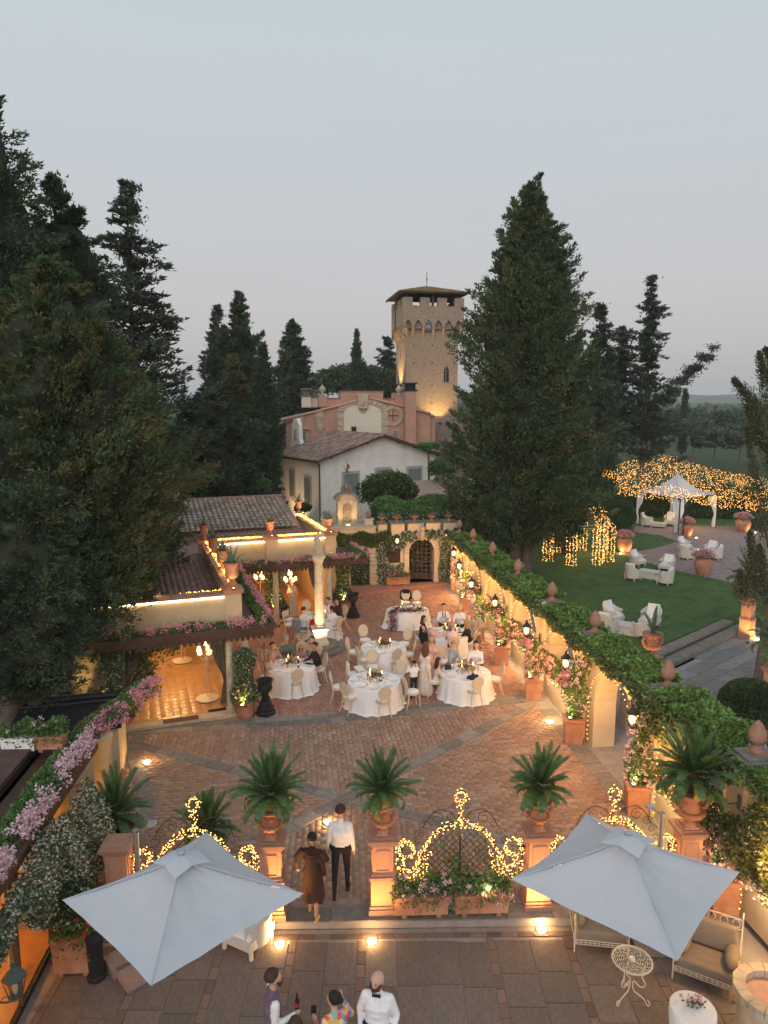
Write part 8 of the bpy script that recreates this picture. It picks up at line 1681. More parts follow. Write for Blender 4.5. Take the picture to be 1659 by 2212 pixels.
def bow(t, hd, dz=0, ly=0, m_=CB):
 m = MB()
 for s in (-1, 1): m.add([(0, .085 + ly, 1.475 + dz), (s * .055, .08 + ly, 1.5 + dz), (s * .055, .08 + ly, 1.45 + dz), (0, .1 + ly, 1.485 + dz), (0, .1 + ly, 1.465 + dz), (s * .055, .1 + ly, 1.5 + dz), (s * .055, .1 + ly, 1.45 + dz)], [(0, 1, 5, 3), (3, 5, 6, 4), (0, 4, 6, 2), (1, 2, 6, 5)])
 m.box((0, .095 + ly, 1.475 + dz), (.02, .03, .025)); m.build('bow_tie', m_, t)
def front_of(v, z=.02): p = P(v[0], v[1], z); return Vector((p.x, p.y, z))
# near figures
NR_ = dict(near=True)
p = P(737, 1936, 0); t, hd = person('tall man in a white shirt and black trousers walking away between the pedestals', (p.x, p.y, .02), R(-4), H=1.84, top=CW, bot=CB, hair='short', hm=HB, walk=.55, **NR_)
p = P(677, 1982, 0); t, hd = person('woman in a loose dark brown dress walking away beside the tall man', (p.x, p.y, .02), R(-10), H=1.64, top=CBR, bot=CBR, skin=1, shoe=mat('gold_sandal', (.5, .36, .18), .4, .1, 9), hair='short', hm=HD, dress=.5, sleeves=True, walk=-.6, bare=False, arms=[((-.3, -.02, 1.16), (-.32, .08, .95), (0, .3, -1)), 'hang'], **NR_)
m = MB(); m.tube([(-.2, -.02, 1.42), (-.3, -.02, 1.24)], [.06, .066], 10); m.tube([(.2, -.02, 1.42), (.29, -.02, 1.24)], [.06, .066], 10); m.tube([(0, -.01, 1.38), (0, -.02, 1.0), (.02, -.02, .6)], [.13, .165, .13], 16); m.build('dress_drape', CBR, t, True)
def near_at(px, py, H, z0=-.15, hz=1.66): q = P(px, py, z0 + hz * H / 1.75); return Vector((q.x, q.y, z0))
q = near_at(816, 2112, 1.82); t, hd = person('bald bearded man in a white shirt and black bow tie at the bottom edge', q, R(180 - 12), H=1.82, top=CW, bot=CB, skin=0, hair=None, beard=True, yaw=R(-22), arms=[((-.25, -.02, 1.15), (-.22, .05, .92), (.1, .1, -1)), ((.25, -.02, 1.15), (.22, .05, .92), (-.1, .1, -1))], **NR_); bow(t, hd)
m = MB(); m.lathe([(.124, .99), (.13, 1.02), (.124, 1.05)], 20, cap=False); m.v = [(x * 1.5, y, z) for x, y, z in m.v]; m.build('cummerbund', CN, t, True)
q = near_at(588, 2112, 1.8); t, hd = person('bearded man in a mauve waistcoat and white sleeves holding a beer bottle', q, R(-70), H=1.8, top=CW, bot=CPU, hair='short', hm=HB, beard=True, vest=CPU, arms=['hang', 'hold'], **NR_)
bt = thing('beer_bottle', 'small brown beer bottle held by the man in the waistcoat', 'bottle', q + Vector((.33, .02, 1.21))); m = MB(); m.lathe([(.03, 0), (.032, .02), (.032, .13), (.013, .19), (.013, .24)], 12); m.build('bottle_glass', mat('brown_glass', (.05, .015, .008), .15, .1, 5, spec=.6), bt, True); m = MB(); m.lathe([(.0325, .04), (.0325, .1)], 12, cap=False); m.build('paper_band', mat('red_paper', (.4, .06, .04), .6, .1, 9), bt)
FLR = bpy.data.materials.new('floral_cloth'); FLR.use_nodes = True; n_ = FLR.node_tree.nodes; l_ = FLR.node_tree.links; tcx = n_.new('ShaderNodeTexCoord'); vo = n_.new('ShaderNodeTexVoronoi'); vo.inputs['Scale'].default_value = 13; sp_ = n_.new('ShaderNodeSeparateColor'); rp_ = n_.new('ShaderNodeValToRGB'); rp_.color_ramp.interpolation = 'CONSTANT'
l_.new(tcx.outputs['Object'], vo.inputs[0]); l_.new(vo.outputs['Color'], sp_.inputs[0]); l_.new(sp_.outputs[0], rp_.inputs[0]); l_.new(rp_.outputs[0], n_['Principled BSDF'].inputs[0]); n_['Principled BSDF'].inputs['Roughness'].default_value = .85
for i_, (ps_, c_) in enumerate(((0, (.75, .4, .1)), (.2, (.7, .12, .08)), (.38, (.6, .35, .5)), (.52, (.2, .3, .5)), (.64, (.75, .55, .3)), (.8, (.5, .1, .25)), (.9, (.25, .45, .4)))):
 e_ = rp_.color_ramp.elements[i_] if i_ < 2 else rp_.color_ramp.elements.new(ps_); e_.position = ps_; e_.color = (*c_, 1)
q = near_at(722, 2160, 1.66); t, hd = person('woman in a bright floral dress with her hair tied back, holding a phone', q, R(28), H=1.66, top=FLR, bot=FLR, skin=0, hair='bun', hm=HD, dress=.7, arms=['hold', 'up'], yaw=R(30), **NR_)
ph = thing('phone', 'dark phone in the hand of the woman in the floral dress', 'phone', q + Vector((-.3, .2, 1.18)), R(20)); m = MB(); m.box((0, 0, .06), (.07, .01, .13)); m.build('phone_case', M_BLACK, ph)
q = near_at(638, 2215, 1.62); t, hd = person('woman with straight brown hair, only the top of her head showing at the bottom edge', q, R(180), H=1.62, top=CGY, bot=CGY, hair='long', hm=HB, dress=.6, near=True)
# guests
def guest(key, v, label, **k):
 p = seatp(v); d = TB[key] - p; p = p + d.normalized() * .02; rz = math.atan2(d.y, d.x) - PI / 2 + R(k.pop('turn', 0)); k.setdefault('yaw', R(rU(-25, 25))); return person(label, (p.x, p.y, .02), rz, 'sit', g='dinner guests', **k)
guest(1, Z4(1080, 1195), 'man in a white shirt and jeans seated with his back to us behind the column', bot=CJ, H=1.8, hm=HD); t, hd = guest(1, Z4(1295, 1090), 'man in a white shirt and bow tie seated beyond the column', arms=['face', 'table']); bow(t, hd, -.41, .1)
guest(1, Z4(1385, 1100), 'woman with long dark hair seated right of the column table', top=CBR, hair='long', hm=HD, dress=.8); guest(1, Z4(1340, 1175), 'man in a pale shirt and beige trousers on the right of the column table', top=CW, bot=CBG, hm=HD, skin=1)
guest(2, Z4(835, 1480), 'woman with bare arms seated at the left of the table by the iron urn', top=CP_, dress=.8, sleeves=False, bare=True, arms='face', hm=HB, hair='bun'); guest(2, Z4(805, 1560), 'woman in a pale pink dress seated nearest the iron urn', top=CP_, dress=1.0, hm=HL, hair='shoulder', H=1.68); guest(2, Z4(960, 1430), 'older grey haired man in a dark grey shirt facing us', top=CGY, hm=HGR, H=1.82)
guest(2, Z4(1080, 1415), 'blonde child in a pink top seated at the far side', top=cloth('rose', (.6, .25, .3)), hair='long', hm=HL, H=1.3); guest(2, Z4(1180, 1425), 'woman with bare shoulders next to the blonde child', top=CBG, dress=.9, bare=True, sleeves=False, hm=HB, hair='bun', arms='face'); guest(2, Z4(1215, 1500), 'man in a black shirt and light shorts seated at the right of the urn table', top=CB, bot=CBG, hm=HD, skin=1, H=1.84)
t, hd = guest(5, Z5(960, 1245), 'dark haired man in a white shirt with his bow tie undone, facing us', H=1.84, hm=HD); m = MB(); m.tube([(-.06, .17, 1.08), (-.05, .26, .95), (-.045, .27, .85)], [.012, .016, .02], 5); m.tube([(.05, .17, 1.08), (.04, .26, .95), (.035, .27, .85)], [.012, .016, .02], 5); m.build('loose_tie', CN, t)
guest(5, Z5(1110, 1250), 'white haired man in a white shirt and light blue tie', hm=HGR, H=1.78); guest(5, Z5(770, 1350), 'woman in a black sleeveless dress at the left of the crowded table', top=CB, dress=.9, sleeves=False, hm=HB, hair='shoulder'); guest(5, Z5(850, 1400), 'grey haired man in a pale pink shirt and dark trousers', top=CP_, bot=CN, hm=HGR, H=1.8); guest(5, Z5(1045, 1440), 'balding man in a pink shirt with his back to us', top=CP_, bot=CN, hm=HGR, H=1.8); guest(5, Z5(1185, 1390), 'blonde woman in a black top at the right of the crowded table', top=CB, dress=.7, hm=HL, hair='shoulder', bot=CW); guest(5, Z5(1235, 1310), 'woman with light hair half hidden behind the blonde woman in black', top=CBG, dress=.8, hm=HL, hair='shoulder')
guest(6, Z5(1250, 1600), 'man in a pale pink shirt at the far right of the front right table', top=CW, hm=HD, H=1.85, yaw=R(20)); guest(6, Z5(1035, 1585), 'blonde woman in grey leaning her chin on her hands', top=cloth('silver', (.35, .4, .43)), dress=.8, hm=HL, hair='curly', arms='face'); guest(6, Z5(1225, 1780), 'child in a dark jacket with fair hair, back to us', top=CN, bot=CN, hm=HL, H=1.5); guest(6, Z5(890, 1715), 'girl with long brown hair in a cream lace dress', top=cloth('cream', (.6, .5, .4)), dress=.95, hm=HB, hair='long', H=1.62)
def stander(zf, v, label, rz, **k): p = P(*zf(*v), .02); return person(label, (p.x, p.y, .02), R(rz), g='standing guests', **k)
stander(Z5, (812, 1828), 'woman with long auburn hair in a satin ivory gown, back to us', -25, top=cloth('ivory', (.7, .62, .56)), dress=.82, hair='long', hm=mat('hair_auburn', (.13, .05, .025), .6, .3, 60), bare=True, sleeves=False, H=1.74, arms='hold'); stander(Z5, (862, 1740), 'young woman in a pink gown facing us with a glass', 165, top=cloth('blush', (.66, .42, .4)), dress=.82, hair='long', hm=HL, bare=True, sleeves=False, H=1.7, arms=['hold', 'hang']); stander(Z5, (712, 1858), 'small boy in a white shirt looking through his raised hands', 20, top=CW, bot=CN, hm=HD, H=1.25, arms='up')
stander(Z4, (1012, 1085), 'woman in a beige gown standing with folded hands by the rear opening', 190, top=CBG, dress=.85, hair='long', hm=HL, H=1.72, arms='lap', sleeves=False, bare=True)
# stone figure on the column
stn = M_STONEP; C = [((-.06, 0, .5), (.06, 0, .5), .09, .09, 0), ((0, 0, .55), (.02, 0, .8), .1, .1, 0), ((-.07, 0, .9), (.07, .0, .92), .07, .07, 0), ((0, 0, .95), (0, .0, 1.0), .04, .04, 0), ((0, .01, 1.06), (0, .02, 1.05), .065, .06, 0), ((-.06, 0, .45), (-.08, .03, .06), .1, .07, 0), ((.06, 0, .45), (.05, .06, .06), .09, .06, 0), ((-.12, 0, .92), (-.24, .02, 1.0), .04, .035, 0), ((-.24, .02, 1.0), (-.12, .03, 1.14), .035, .03, 0), ((.13, 0, .9), (.18, .04, .65), .04, .035, 0), ((.18, .04, .65), (.08, .1, .55), .035, .03, 0), ((-.1, -.03, .35), (-.12, -.04, .05), .08, .09, 0), ((0, -.04, .6), (.14, .02, .3), .08, .1, 0), ((-.15, .0, .0), (.15, .0, .0), .08, .08, 0)]
stt = thing('stone_statue', 'weathered stone figure of a draped person on top of the column', 'statue', (sc_.location.x, sc_.location.y, 3.7), R(190)); remeshed('figure', C, [M_STONEP], .018, stt); stt.scale = (.86, .86, .78)
lamp('SPOT', (sc_.location.x + .05, sc_.location.y - 1.25, .12), 330, None, (1, .72, .4), .04, 80, (sc_.location.x, sc_.location.y, 2.4)); ft = thing('spotlight', 'small spotlight on the steps at the foot of the statue column', 'spotlight', (sc_.location.x + .1, sc_.location.y - 1.3, .02)); m = MB(); m.lathe([(.03, 0), (.04, .06)], 8); m.build('lamp_body', M_BLACK, ft); m = MB(); m.lathe([(.032, .062), (.034, .068)], 8); m.build('lens', M_DISC, ft)
# ================================================================== FOREGROUND
def parasol(corners, cpx, label, pole, g='square off white cantilever parasols'):
 cs = [P(x, y, 2.42) for x, y in corners]; c = sum(cs, Vector()) / 4; hub = P(*cpx, 2.98); t = thing('parasol', label, 'parasol', (c.x, c.y, -.14), 0, g); o = t.location; n = 14; apex = Vector((c.x, c.y, 3.0)); m = MB()
 for i in range(4):
  a, b = cs[i], cs[(i + 1) % 4]; vs = []; fs = []
  for j in range(n + 1):
   q = j / n
   for k in range(n + 1):
    s = k / n; e = a * (1 - s) + b * s; ed = e + (c - e) * (.055 * sin(PI * s)); z = 2.42 + .58 * (1 - q) + .0; p = Vector((apex.x, apex.y, 0)) * (1 - q) + Vector((ed.x, ed.y, 0)) * q; sag = -.075 * sin(PI * s) * q * (1 - .2 * q) - .04 * sin(PI * q) + .006 * sin(s * 9 + q * 14 + i * 2) + .004 * sin(s * 31 - q * 6 + i); vs.append((p.x - o.x, p.y - o.y, z + sag - o.z + .004 * sin(s * 20 + q * 9 + i)))
  for j in range(n):
   for k in range(n): fs.append((j * (n + 1) + k, j * (n + 1) + k + 1, (j + 1) * (n + 1) + k + 1, (j + 1) * (n + 1) + k))
  m.add(vs, fs)
 cn = m.build('canopy', M_CANVAS, t, True)
 m = MB()
 for i in range(4): a = cs[i]; m.tube([(apex.x - o.x, apex.y - o.y, 3.005 - o.z), (a.x - o.x, a.y - o.y, 2.425 - o.z)], .006, 4)
 m.build('seam', M_CANVAS, t)
 m = MB(); vs = [(0, 0, 3.1 - o.z)]
 for i in range(4): a = (cs[i] - c) * .24; b = (cs[(i + 1) % 4] - c) * .24; mm = (a + b) * .455; vs += [(a.x, a.y, 2.965 - o.z), (mm.x, mm.y, 3.02 - o.z)]
 m.add(vs, [(0, i + 1, (i + 1) % 8 + 1) for i in range(8)]); m.build('vent_cap', M_CANVAS, t); m = MB(); m.lathe([(.05, 3.09 - o.z), (.055, 3.12 - o.z), (.03, 3.14 - o.z)], 14); m.build('hub_cap', M_MET, t)
 m = MB()
 for i in range(4): a = cs[i] - o; m.tube([(0, 0, 2.92 - o.z), (a.x * .97, a.y * .97, 2.37 - o.z)], .014, 5)
 m.build('rib', M_MET, t)
 tp = W(pole[0], pole[1], pole[2]) - o; m = MB(); m.tube([(tp.x, tp.y, 0), (tp.x, tp.y, tp.z)], .045, 10); m.build('pole', M_MET, t, True); m = MB(); k = Vector((tp.x, tp.y, 0)); e = (Vector((0, 0, 0)) - k) * .42 + k; m.tube([(tp.x, tp.y, tp.z - .03), (e.x, e.y, 2.86 - o.z)], .025, 8); m.box((e.x, e.y, 2.88 - o.z), (.12, .1, .04)); m.tube([(tp.x, tp.y, tp.z - .06), (tp.x, tp.y, tp.z + .02)], .055, 10); m.build('arm', M_MET, t, True)
 m = MB(); m.box((tp.x, tp.y, .03), (.8, .8, .06)); m.build('base_plate', M_STONE, t); return t
parasol([(446, 1798), (655, 1931), (326, 2129), (135, 1945)], (395, 1878), 'square off white parasol on the left over the wicker chair', (293, 1795, 10.9))
parasol([(1268, 1757), (1597, 1885), (1464, 2075), (1104, 1900)], (1354, 1840), 'square off white parasol on the right over the iron armchairs', (1430, 1757, 11.35))
# granite ballast slabs and black bin, planter on the left
p = P(262, 2085, -.15); t = thing('ballast_slab', 'upper pink granite ballast slab under the left parasol', 'slab', (p.x, p.y, -.14), R(-48), 'granite ballast slabs'); m = MB(); m.box((0, 0, .06), (.5, .44, .12), 0, .985); m.build('granite_block', mat('pink_granite', (.32, .22, .18), .8, .3, 40, .3, 80), t)
q = P(290, 2112, -.15); dup(t, (q.x, q.y, -.14), R(-48), 'lower pink granite ballast slab under the left parasol')
p = P(209, 2112, -.15); t = thing('ashtray_bin', 'tall black cylindrical ashtray bin beside the terracotta planter', 'bin', (p.x, p.y, -.14)); m = MB(); m.lathe([(.15, 0), (.15, .05), (.12, .07), (.115, .12), (.135, .68), (.145, .7), (.145, .74), (.12, .745)], 22); m.build('bin_body', M_BLACK, t, True); m = MB(); m.lathe([(.12, .73), (.05, .738), (.01, .74)], 22); m.build('sand_tray', M_STONE, t)
# left pavilion with flowered eaves, glass wall and jasmine
E0, E1 = Vector((-5.85, 13.3, 0)), Vector((-5.45, 8.4, 0)); dv = (E1 - E0).normalized(); LP = thing('left_pavilion', 'brown eaved dining pavilion at the left with tiled roof and amber lit glass wall', 'building', (-5.85, 13.3, 0), math.atan2(dv.y, dv.x) + PI)
# local frame: +x runs away from the camera-near end towards the far end ... x<0 is towards the camera, +y points into the building? checked: y>0 is right, y<0 is left
def lbox(nm, x0, x1, y0, y1, z0, z1, m_): m = MB(); m.box(((x0 + x1) / 2, (y0 + y1) / 2, (z0 + z1) / 2), (x1 - x0, y1 - y0, z1 - z0)); return m.build(nm, m_, LP)
lw_ = Matrix.Rotation(LP.rotation_euler.z, 3, 'Z'); side = 1 if (lw_ @ Vector((0, 1, 0))).x < 0 else -1
def LB_(nm, x0, x1, a, b, z0, z1, m_): return lbox(nm, x0, x1, min(side * a, side * b), max(side * a, side * b), z0, z1, m_)   # a,b measured into the building
LB_('fascia', -7.4, .35, -.03, .13, 2.32, 2.66, M_BROWN); LB_('fascia_moulding', -7.4, .4, -.08, -.03, 2.54, 2.64, M_BROWN); LB_('eaves_deck', -7.3, .3, .14, 1.0, 2.46, 2.5, M_BROWN); LB_('planter_trough', -7.3, .3, .14, .55, 2.5, 2.62, M_TERRA2)
for k in range(15): LB_('roof_sheet_rib', -7.3 + k * .36, -7.02 + k * .36, 1.0, 4.5, 2.5 + .01, 2.585, mat('dark_roof_sheet', (.075, .07, .075), .8, .25, 5, .3, 20))
LB_('roof_deck', -7.4, .2, .9, 4.6, 2.42, 2.5, M_BROWN); LB_('roof_edge', -1.9, .3, 1.0, 4.5, 2.6, 2.7, mat('brown_tile_edge', (.1, .055, .045), .9, .3, 6))
LB_('amber_floor', -7, -.9, .2, 4.4, -.15, -.1, M_GLOSS); LB_('back_wall', -7.2, -.9, 4.4, 4.6, -.15, 2.4, M_OCH); LB_('end_wall', -.95, -.75, .15, 4.6, -.15, 2.42, M_OCH); LB_('glass_wall', -7.2, -1.0, .12, .135, -.05, 2.35, glass('amber_glass', (1, .93, .8), .1, .03)); LB_('glazing_rail', -7.2, -1.0, .1, .16, -.15, -.06, M_BLACK)
for k in range(5): LB_('glazing_post', -2.2 - k * 1.25, -2.16 - k * 1.25, .09, .16, -.06, 2.35, M_WOODG)
q = drape(0, 0, 1, mat('cream_drape', (.5, .4, .26), .9, .1, 8));
for s0 in (-1.3, -2.9):
 d_ = [o for o in pav.children if o.name.startswith('drape')][-1] if s0 == -1.3 else link('drape', d_.data, LP); d_.parent = LP; d_.location = (s0, side * .5, -.1); d_.rotation_euler = (0, 0, 0)
 if s0 == -1.3: d_.scale = (-1, 1, .95)
 else: d_.scale = (1, 1, .95)
lamp('POINT', (-3.6, side * 2.4, 1.9), 110, LP, (1, .5, .14), .12); lamp('POINT', (-1.5, side * 1.8, 1.8), 55, LP, (1, .5, .14), .12)
def LPw(x, a, z): return tuple(LP.matrix_basis @ Vector((x, side * a, z)))
bpy.context.view_layer.update()
t = flower_ribbon('eaves_geraniums', 'pink and white ivy geraniums tumbling over the brown eaves on the left', LPw(-7.2, .24, 2.62), LPw(.2, .24, 2.62), .54, 15000, hgt=.24, frac=.7, petals=M_PINKP, drop=.09, Lf=.045, fl_sz=.055)
# ochre column at its far end
p = P(205, 1830, 0); t = thing('ochre_column', 'tall round ochre column glowing amber at the far end of the left eaves', 'column', (-5.9, 13.95, 0)); m = MB(); m.lathe([(.24, 0), (.24, .15), (.19, .2), (.18, 2.2), (.21, 2.28), (.23, 2.45)], 24); m.build('shaft', M_OCH, t, True); lamp('SPOT', (-.05, -.42, .1), 90, t, (1, .5, .12), .04, 80, (0, 0, 1.9)); m = MB(); m.lathe([(.05, 0), (.05, .06)], 10, (-.05, -.45, 0)); m.build('floor_lamp', M_DISC, t)
# jasmine bush: a big sloping mass with white blossom
n = 22000; u = ru(0, 1, n); v = ru(0, 1, n); c0, c1 = np.array(LPw(-.75, -.08, 0)), np.array(LPw(-4.8, -.05, 0)); base = c0 + (c1 - c0) * u[:, None]; wv = .5 * (1 - .7 * u) * (1 + .2 * np.sin(u * 22)); top_ = 2.3 - .15 * np.sin(u * 9); bot_ = .25 + 1.55 * np.clip(u * 1.6 - .25, 0, 1) + .25 * np.sin(u * 17); zz = bot_ + (top_ - bot_) * v; bulge = wv * np.sin(PI * np.clip(v * .85 + .12, 0, 1)) * np.sqrt(ru(.5, 1, n)); sd_ = np.array([lw_ @ Vector((0, -side, 0))]); pos = base + sd_ * bulge[:, None]; pos[:, 2] = zz
mi = (RNG.random(n) < .5).astype(int); t = thing('jasmine_bush', 'big jasmine bush covered in small white flowers under the left eaves', 'bush', (-5.6, 12.0, -.15)); leaves('foliage', pos - np.array(t.location) + rn(n, 3) * .03, sd_ * .8 + rn(n, 3) * .6, np.where(mi == 1, .05, .07), np.where(mi == 1, .045, .045), [M_JAS, M_WHITE_F], t, midx=mi, cup=.2); m = MB(); m.tube([(0, .5, 0), (.1, .4, 1), (-.1, .2, 2.2)], [.05, .04, .02], 6); m.build('stem', M_BARK, t)
p = P(170, 2085, -.15); trough((p.x, p.y, -.15), R(4), .62, 'square terracotta planter with red geraniums at the end of the glass wall', 900, mat('red_petal', (.55, .03, .03), .6, .1, 5), h=.58, d=.5, nb=14)
p = P(150, 1990, .6); bush('shrub', 'dark leafy shrub between the jasmine and the left parasol', (p.x - .1, p.y, .95), (.55, .45, .75), 5000, .07, M_JAS, M_WHITE_F, .06, lumps=26, seed=71)
# old lantern at the lower left edge
p = W(30, 2105, 8.9); lantern(Vector((p.x, 8.9, p.z - .35)), R(90), 'blue grey unlit lantern at the lower left corner', False, 'unlit lanterns', )
# flower boxes on the roof at the far left
for i, (px, py, mm, lb) in enumerate(((45, 1610, M_CUSH, 'cream plastic window box with green geraniums on the dark roof'), (112, 1606, M_TERRA, 'terracotta window box beside the cream one on the dark roof'))):
 p = W(px, py, 13.0); t = trough((p.x, 13.0, p.z - .12), R(2), .62 if i == 0 else .5, lb, 1000, M_PINKP, 'window boxes on the left roof', h=.24, d=.26, nb=4)
 for c in t.children:
  if c.name.startswith('trough_box'): c.data.materials.clear(); c.data.materials.append(mm)
lr = thing('low_roof', 'dark low roof with a black gutter under the big conifer', 'roof', (-7.9, 16.9, 0), R(14)); m = MB(); m.box((0, 0, 1.5), (2.6, 1.7, .12)); m.build('roof_deck', M_BLACK, lr); m = MB(); m.box((0, .1, .7), (2.4, 1.5, 1.45)); m.build('wall', M_OCH, lr); m = MB(); m.tube([(-1.3, .9, 1.62), (1.3, .9, 1.62)], .09, 8); m.tube([(-1.3, .6, 1.6), (1.3, .6, 1.6)], .05, 6); m.build('gutter', M_BLACK, lr)
p = LPw(.6, .3, 2.5); t = flower_ribbon('roof_geraniums', 'pink geraniums where the two dark roofs meet at the left', p, (p[0] + .5, p[1] + 2.6, 2.55), .6, 2200, frac=.5)
# iron furniture at the lower right
def iron_chair(loc, rz, label, w=.86, sc=1.0):
 t = thing('iron_armchair', label, 'armchair', loc, rz, 'cream wrought iron garden seats'); d = .74
 for x in (-w / 2, w / 2):
  m = MB(); m.tube([(x, d / 2, 0), (x, d / 2, .62), (x, d / 2 - .06, .68), (x, d / 2 - .12, .63), (x, d / 2 - .06, .6)], .014, 6); m.build('front_leg', M_IRONW, t); m = MB(); m.tube([(x, -d / 2, 0), (x, -d / 2, .95), (x, -d / 2 - .05, 1.02), (x, -d / 2 - .1, .98)], .014, 6); m.build('back_leg', M_IRONW, t)
  m = MB(); m.tube([(x, d / 2 - .02, .62), (x, .1, .45), (x, -.15, .5), (x, -d / 2, .82)], .011, 5); m.tube([(x, d / 2, .2), (x, -d / 2, .2)], .01, 5); m.build('arm_rail', M_IRONW, t)
  for s in (-1,): m = MB(); m.ball((0, 0, 0), .12, 14, 10, (1, 2.6, 1)); q = m.build('bolster', M_BEIGE, t, True); q.location = (x * .78, .02, .5)
 m = MB(); fr_ = 1
 for z in (.2, .24, .16): m.tube([(-w / 2, d / 2, z), (w / 2, d / 2, z)], .008, 5)
 for k in range(12): x = -w / 2 + w * (k + .5) / 12; m.tube([(x, d / 2, .16), (x, d / 2, .24)], .008, 4)
 m.build('front_rail', M_IRONW, t); m = MB()
 m.tube([(-w / 2, -d / 2, .92), (w / 2, -d / 2, .92)], .01, 5); m.tube([(-w / 2, -d / 2, .74), (w / 2, -d / 2, .74)], .01, 5)
 for k in range(5): x = -w / 2 + w * (k + .5) / 5; m.tube([(x + .06 * cos(q), -d / 2, .83 + .075 * sin(q)) for q in np.linspace(0, 2 * PI, 11)], .007, 4)
 m.build('scroll_back', M_IRONW, t); m = MB(); m.box((0, .02, .3), (w - .06, d - .04, .2), 0, .96); m.build('seat_cushion', M_BEIGE, t); m = MB(); m.box((0, 0, 0), (w - .1, .16, .44), 0, .94); q = m.build('back_cushion', M_BEIGE, t); q.location = (0, -d / 2 + .14, .62); q.rotation_euler = (R(12), 0, 0)
 for o in t.children:
  if 'cushion' in o.name: b = o.modifiers.new('soft', 'BEVEL'); b.width = .05; b.segments = 4; o.data.polygons.foreach_set('use_smooth', [True] * len(o.data.polygons))
 t.scale = (sc, sc, sc); return t
p = P(1512, 2110, -.15); iron_chair((p.x + .12, p.y + .05, -.14), R(150), 'cream wrought iron armchair with beige cushions right of the parasol tip', .95); p = P(1300, 2052, -.15); iron_chair((p.x, p.y + .25, -.14), R(172), 'cream iron armchair mostly hidden under the right parasol', .9); p = P(1400, 2075, -.15); iron_chair((p.x + .35, p.y + .75, -.14), R(165), 'cream iron bench under the middle of the right parasol', 1.4)
p = P(1366, 2175, -.15); t = thing('iron_table', 'round cream wrought iron table with a pierced top in front of the parasol', 'table', (p.x, p.y + .12, -.14)); m = MB(); m.tube([(.3 * cos(a), .3 * sin(a), .72) for a in np.linspace(0, 2 * PI, 29)], .016, 6, False); m.build('rim', M_IRONW, t); m = MB()
for rr in np.arange(.06, .3, .034):
 k = int(rr * 80)
 for i in range(k): a = 2 * PI * i / k + rr * 9; m.tube([(rr * cos(a), rr * sin(a), .72), ((rr + .03) * cos(a + .045 / rr * .5), (rr + .03) * sin(a + .045 / rr * .5), .72)], .0065, 4)
 m.tube([(rr * cos(a), rr * sin(a), .72) for a in np.linspace(0, 2 * PI, 25)], .005, 4, False)
m.lathe([(.05, .715), (.05, .73)], 12); o = m.build('pierced_top', M_IRONW, t); o['kind'] = 'stuff'
for k in range(3): a = R(90 + 120 * k); c, s = cos(a), sin(a); m = MB(); m.tube([(x * c, x * s, z) for x, _, z in crv([(.2, 0, .7), (.16, 0, .5), (.22, 0, .38), (.15, 0, .3), (.04, 0, .36), (.05, 0, .2), (.2, 0, .12), (.27, 0, .02), (.3, 0, .08), (.26, 0, .12)], 6)], .011, 5); m.build('leg', M_IRONW, t)
t = thing('ashtray', 'small glass ashtray in the middle of the iron table', 'ashtray', (p.x, p.y + .12, .585)); m = MB(); m.lathe([(.03, 0), (.045, .015), (.045, .035), (.03, .02)], 14); m.build('glass_dish', M_CUSH, t, True)
q = P(1497, 2178, .9); t = thing('cocktail_table', 'white clothed cocktail table with a small posy at the bottom edge', 'table', (q.x, q.y, -.14)); m = MB(); m.lathe([(.01, 1.05), (.3, 1.05), (.31, 1.035), (.315, .9), (.27, .5), (.3, .1), (.34, 0)], 72, wob=lambda a, z: 1 + (.03 * sin(a * 11) + .015 * sin(a * 23)) * max(0, 1 - z) ** .8, cap=False); m.build('tablecloth', M_LINEN, t, True); m = MB(); m.lathe([(.28, 1.02), (.28, 1.03)], 20); m.tube([(0, 0, 0), (0, 0, 1.02)], .03, 8); m.build('stand', M_MET, t)
t = thing('posy', 'small posy of blush roses lying on the cocktail table', 'flower posy', (q.x + .05, q.y + .05, .915)); n = 60; leaves('foliage', rn(n, 3) * np.array([.07, .04, .015]) + np.array([0, 0, .03]), rn(n, 3), .06, .03, M_IVYD, t); nb = 6; qq = rn(nb, 3) * np.array([.08, .05, .01]) + np.array([0, 0, .045]); leaves('rose', np.repeat(qq, 16, 0) + rn(nb * 16, 3) * .012, rn(nb * 16, 3), .035, .03, M_PINKP, t)
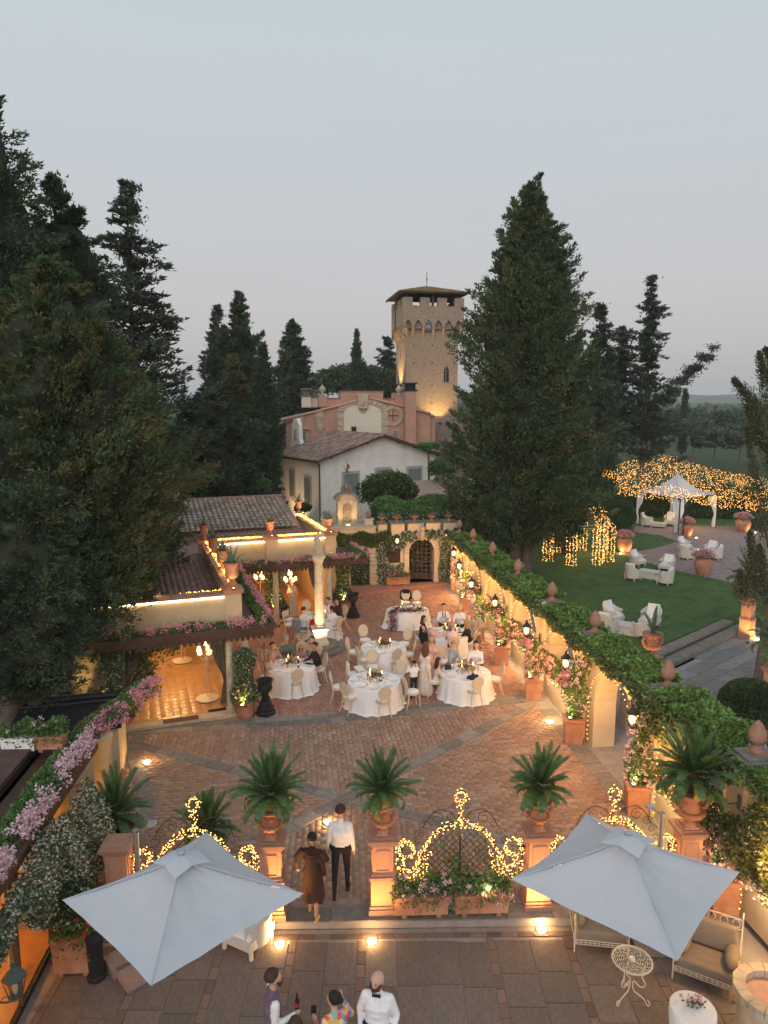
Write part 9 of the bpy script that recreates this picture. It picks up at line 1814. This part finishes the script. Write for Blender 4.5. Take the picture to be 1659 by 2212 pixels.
# wicker chair under the left parasol
p = P(535, 2050, -.15); t = wicker_chair((p.x, p.y + .15, -.14), R(-28), 'white wicker armchair with a blush cushion under the left parasol', 'wicker armchairs on the terrace', sc=1.05)
# old stone well head at the right edge
q = P(1668, 2140, .75); t = thing('well_head', 'round pale stone well head with a pink inner ring at the lower right corner', 'well', (q.x, q.y, -.15));
for k in range(14): a0, a1 = 2 * PI * k / 14 + .01, 2 * PI * (k + 1) / 14 - .01; m = MB(); m.prism([(.36 * cos(a0), .36 * sin(a0)), (.52 * cos(a0), .52 * sin(a0)), (.53 * cos((a0 + a1) / 2), .53 * sin((a0 + a1) / 2)), (.52 * cos(a1), .52 * sin(a1)), (.36 * cos(a1), .36 * sin(a1))], .8, .92); m.build('rim_stone', M_STONEP, t)
m = MB(); m.lathe([(.5, 0), (.47, .1), (.44, .5), (.48, .8)], 28); m.build('drum', M_STONEP, t, True); m = MB(); m.lathe([(.36, .805), (.01, .81)], 24); m.build('pink_lid', M_CUSH if False else mat('pink_marble', (.45, .28, .23), .6, .2, 3), t)
# floodlight on the step
p = P(877, 1966, 0); t = thing('floodlight', 'small black floodlight lying on the step by the middle pedestal', 'floodlight', (p.x, p.y, .03), R(-35)); m = MB(); m.box((0, 0, .06), (.14, .22, .1), 0, .8); m.build('lamp_body', M_BLACK, t); m = MB(); m.box((0, -.11, .05), (.11, .02, .06)); m.build('lens', M_MET, t)
# haze over the whole place
hz = bpy.data.materials.new('evening_haze'); hz.use_nodes = True; n_ = hz.node_tree.nodes; n_.remove(n_['Principled BSDF']); pv_ = n_.new('ShaderNodeVolumePrincipled'); pv_.inputs['Color'].default_value = (.93, .96, 1, 1); pv_.inputs['Density'].default_value = .00032; pv_.inputs['Anisotropy'].default_value = 0; hz.node_tree.links.new(pv_.outputs[0], n_['Material Output'].inputs['Volume'])
HAZE = True
if HAZE: m = MB(); m.box((0, 1080, 33.7), (4400, 2280, 70.0)); o = m.build('haze', hz); o['kind'] = 'stuff'; o.location.z = 0
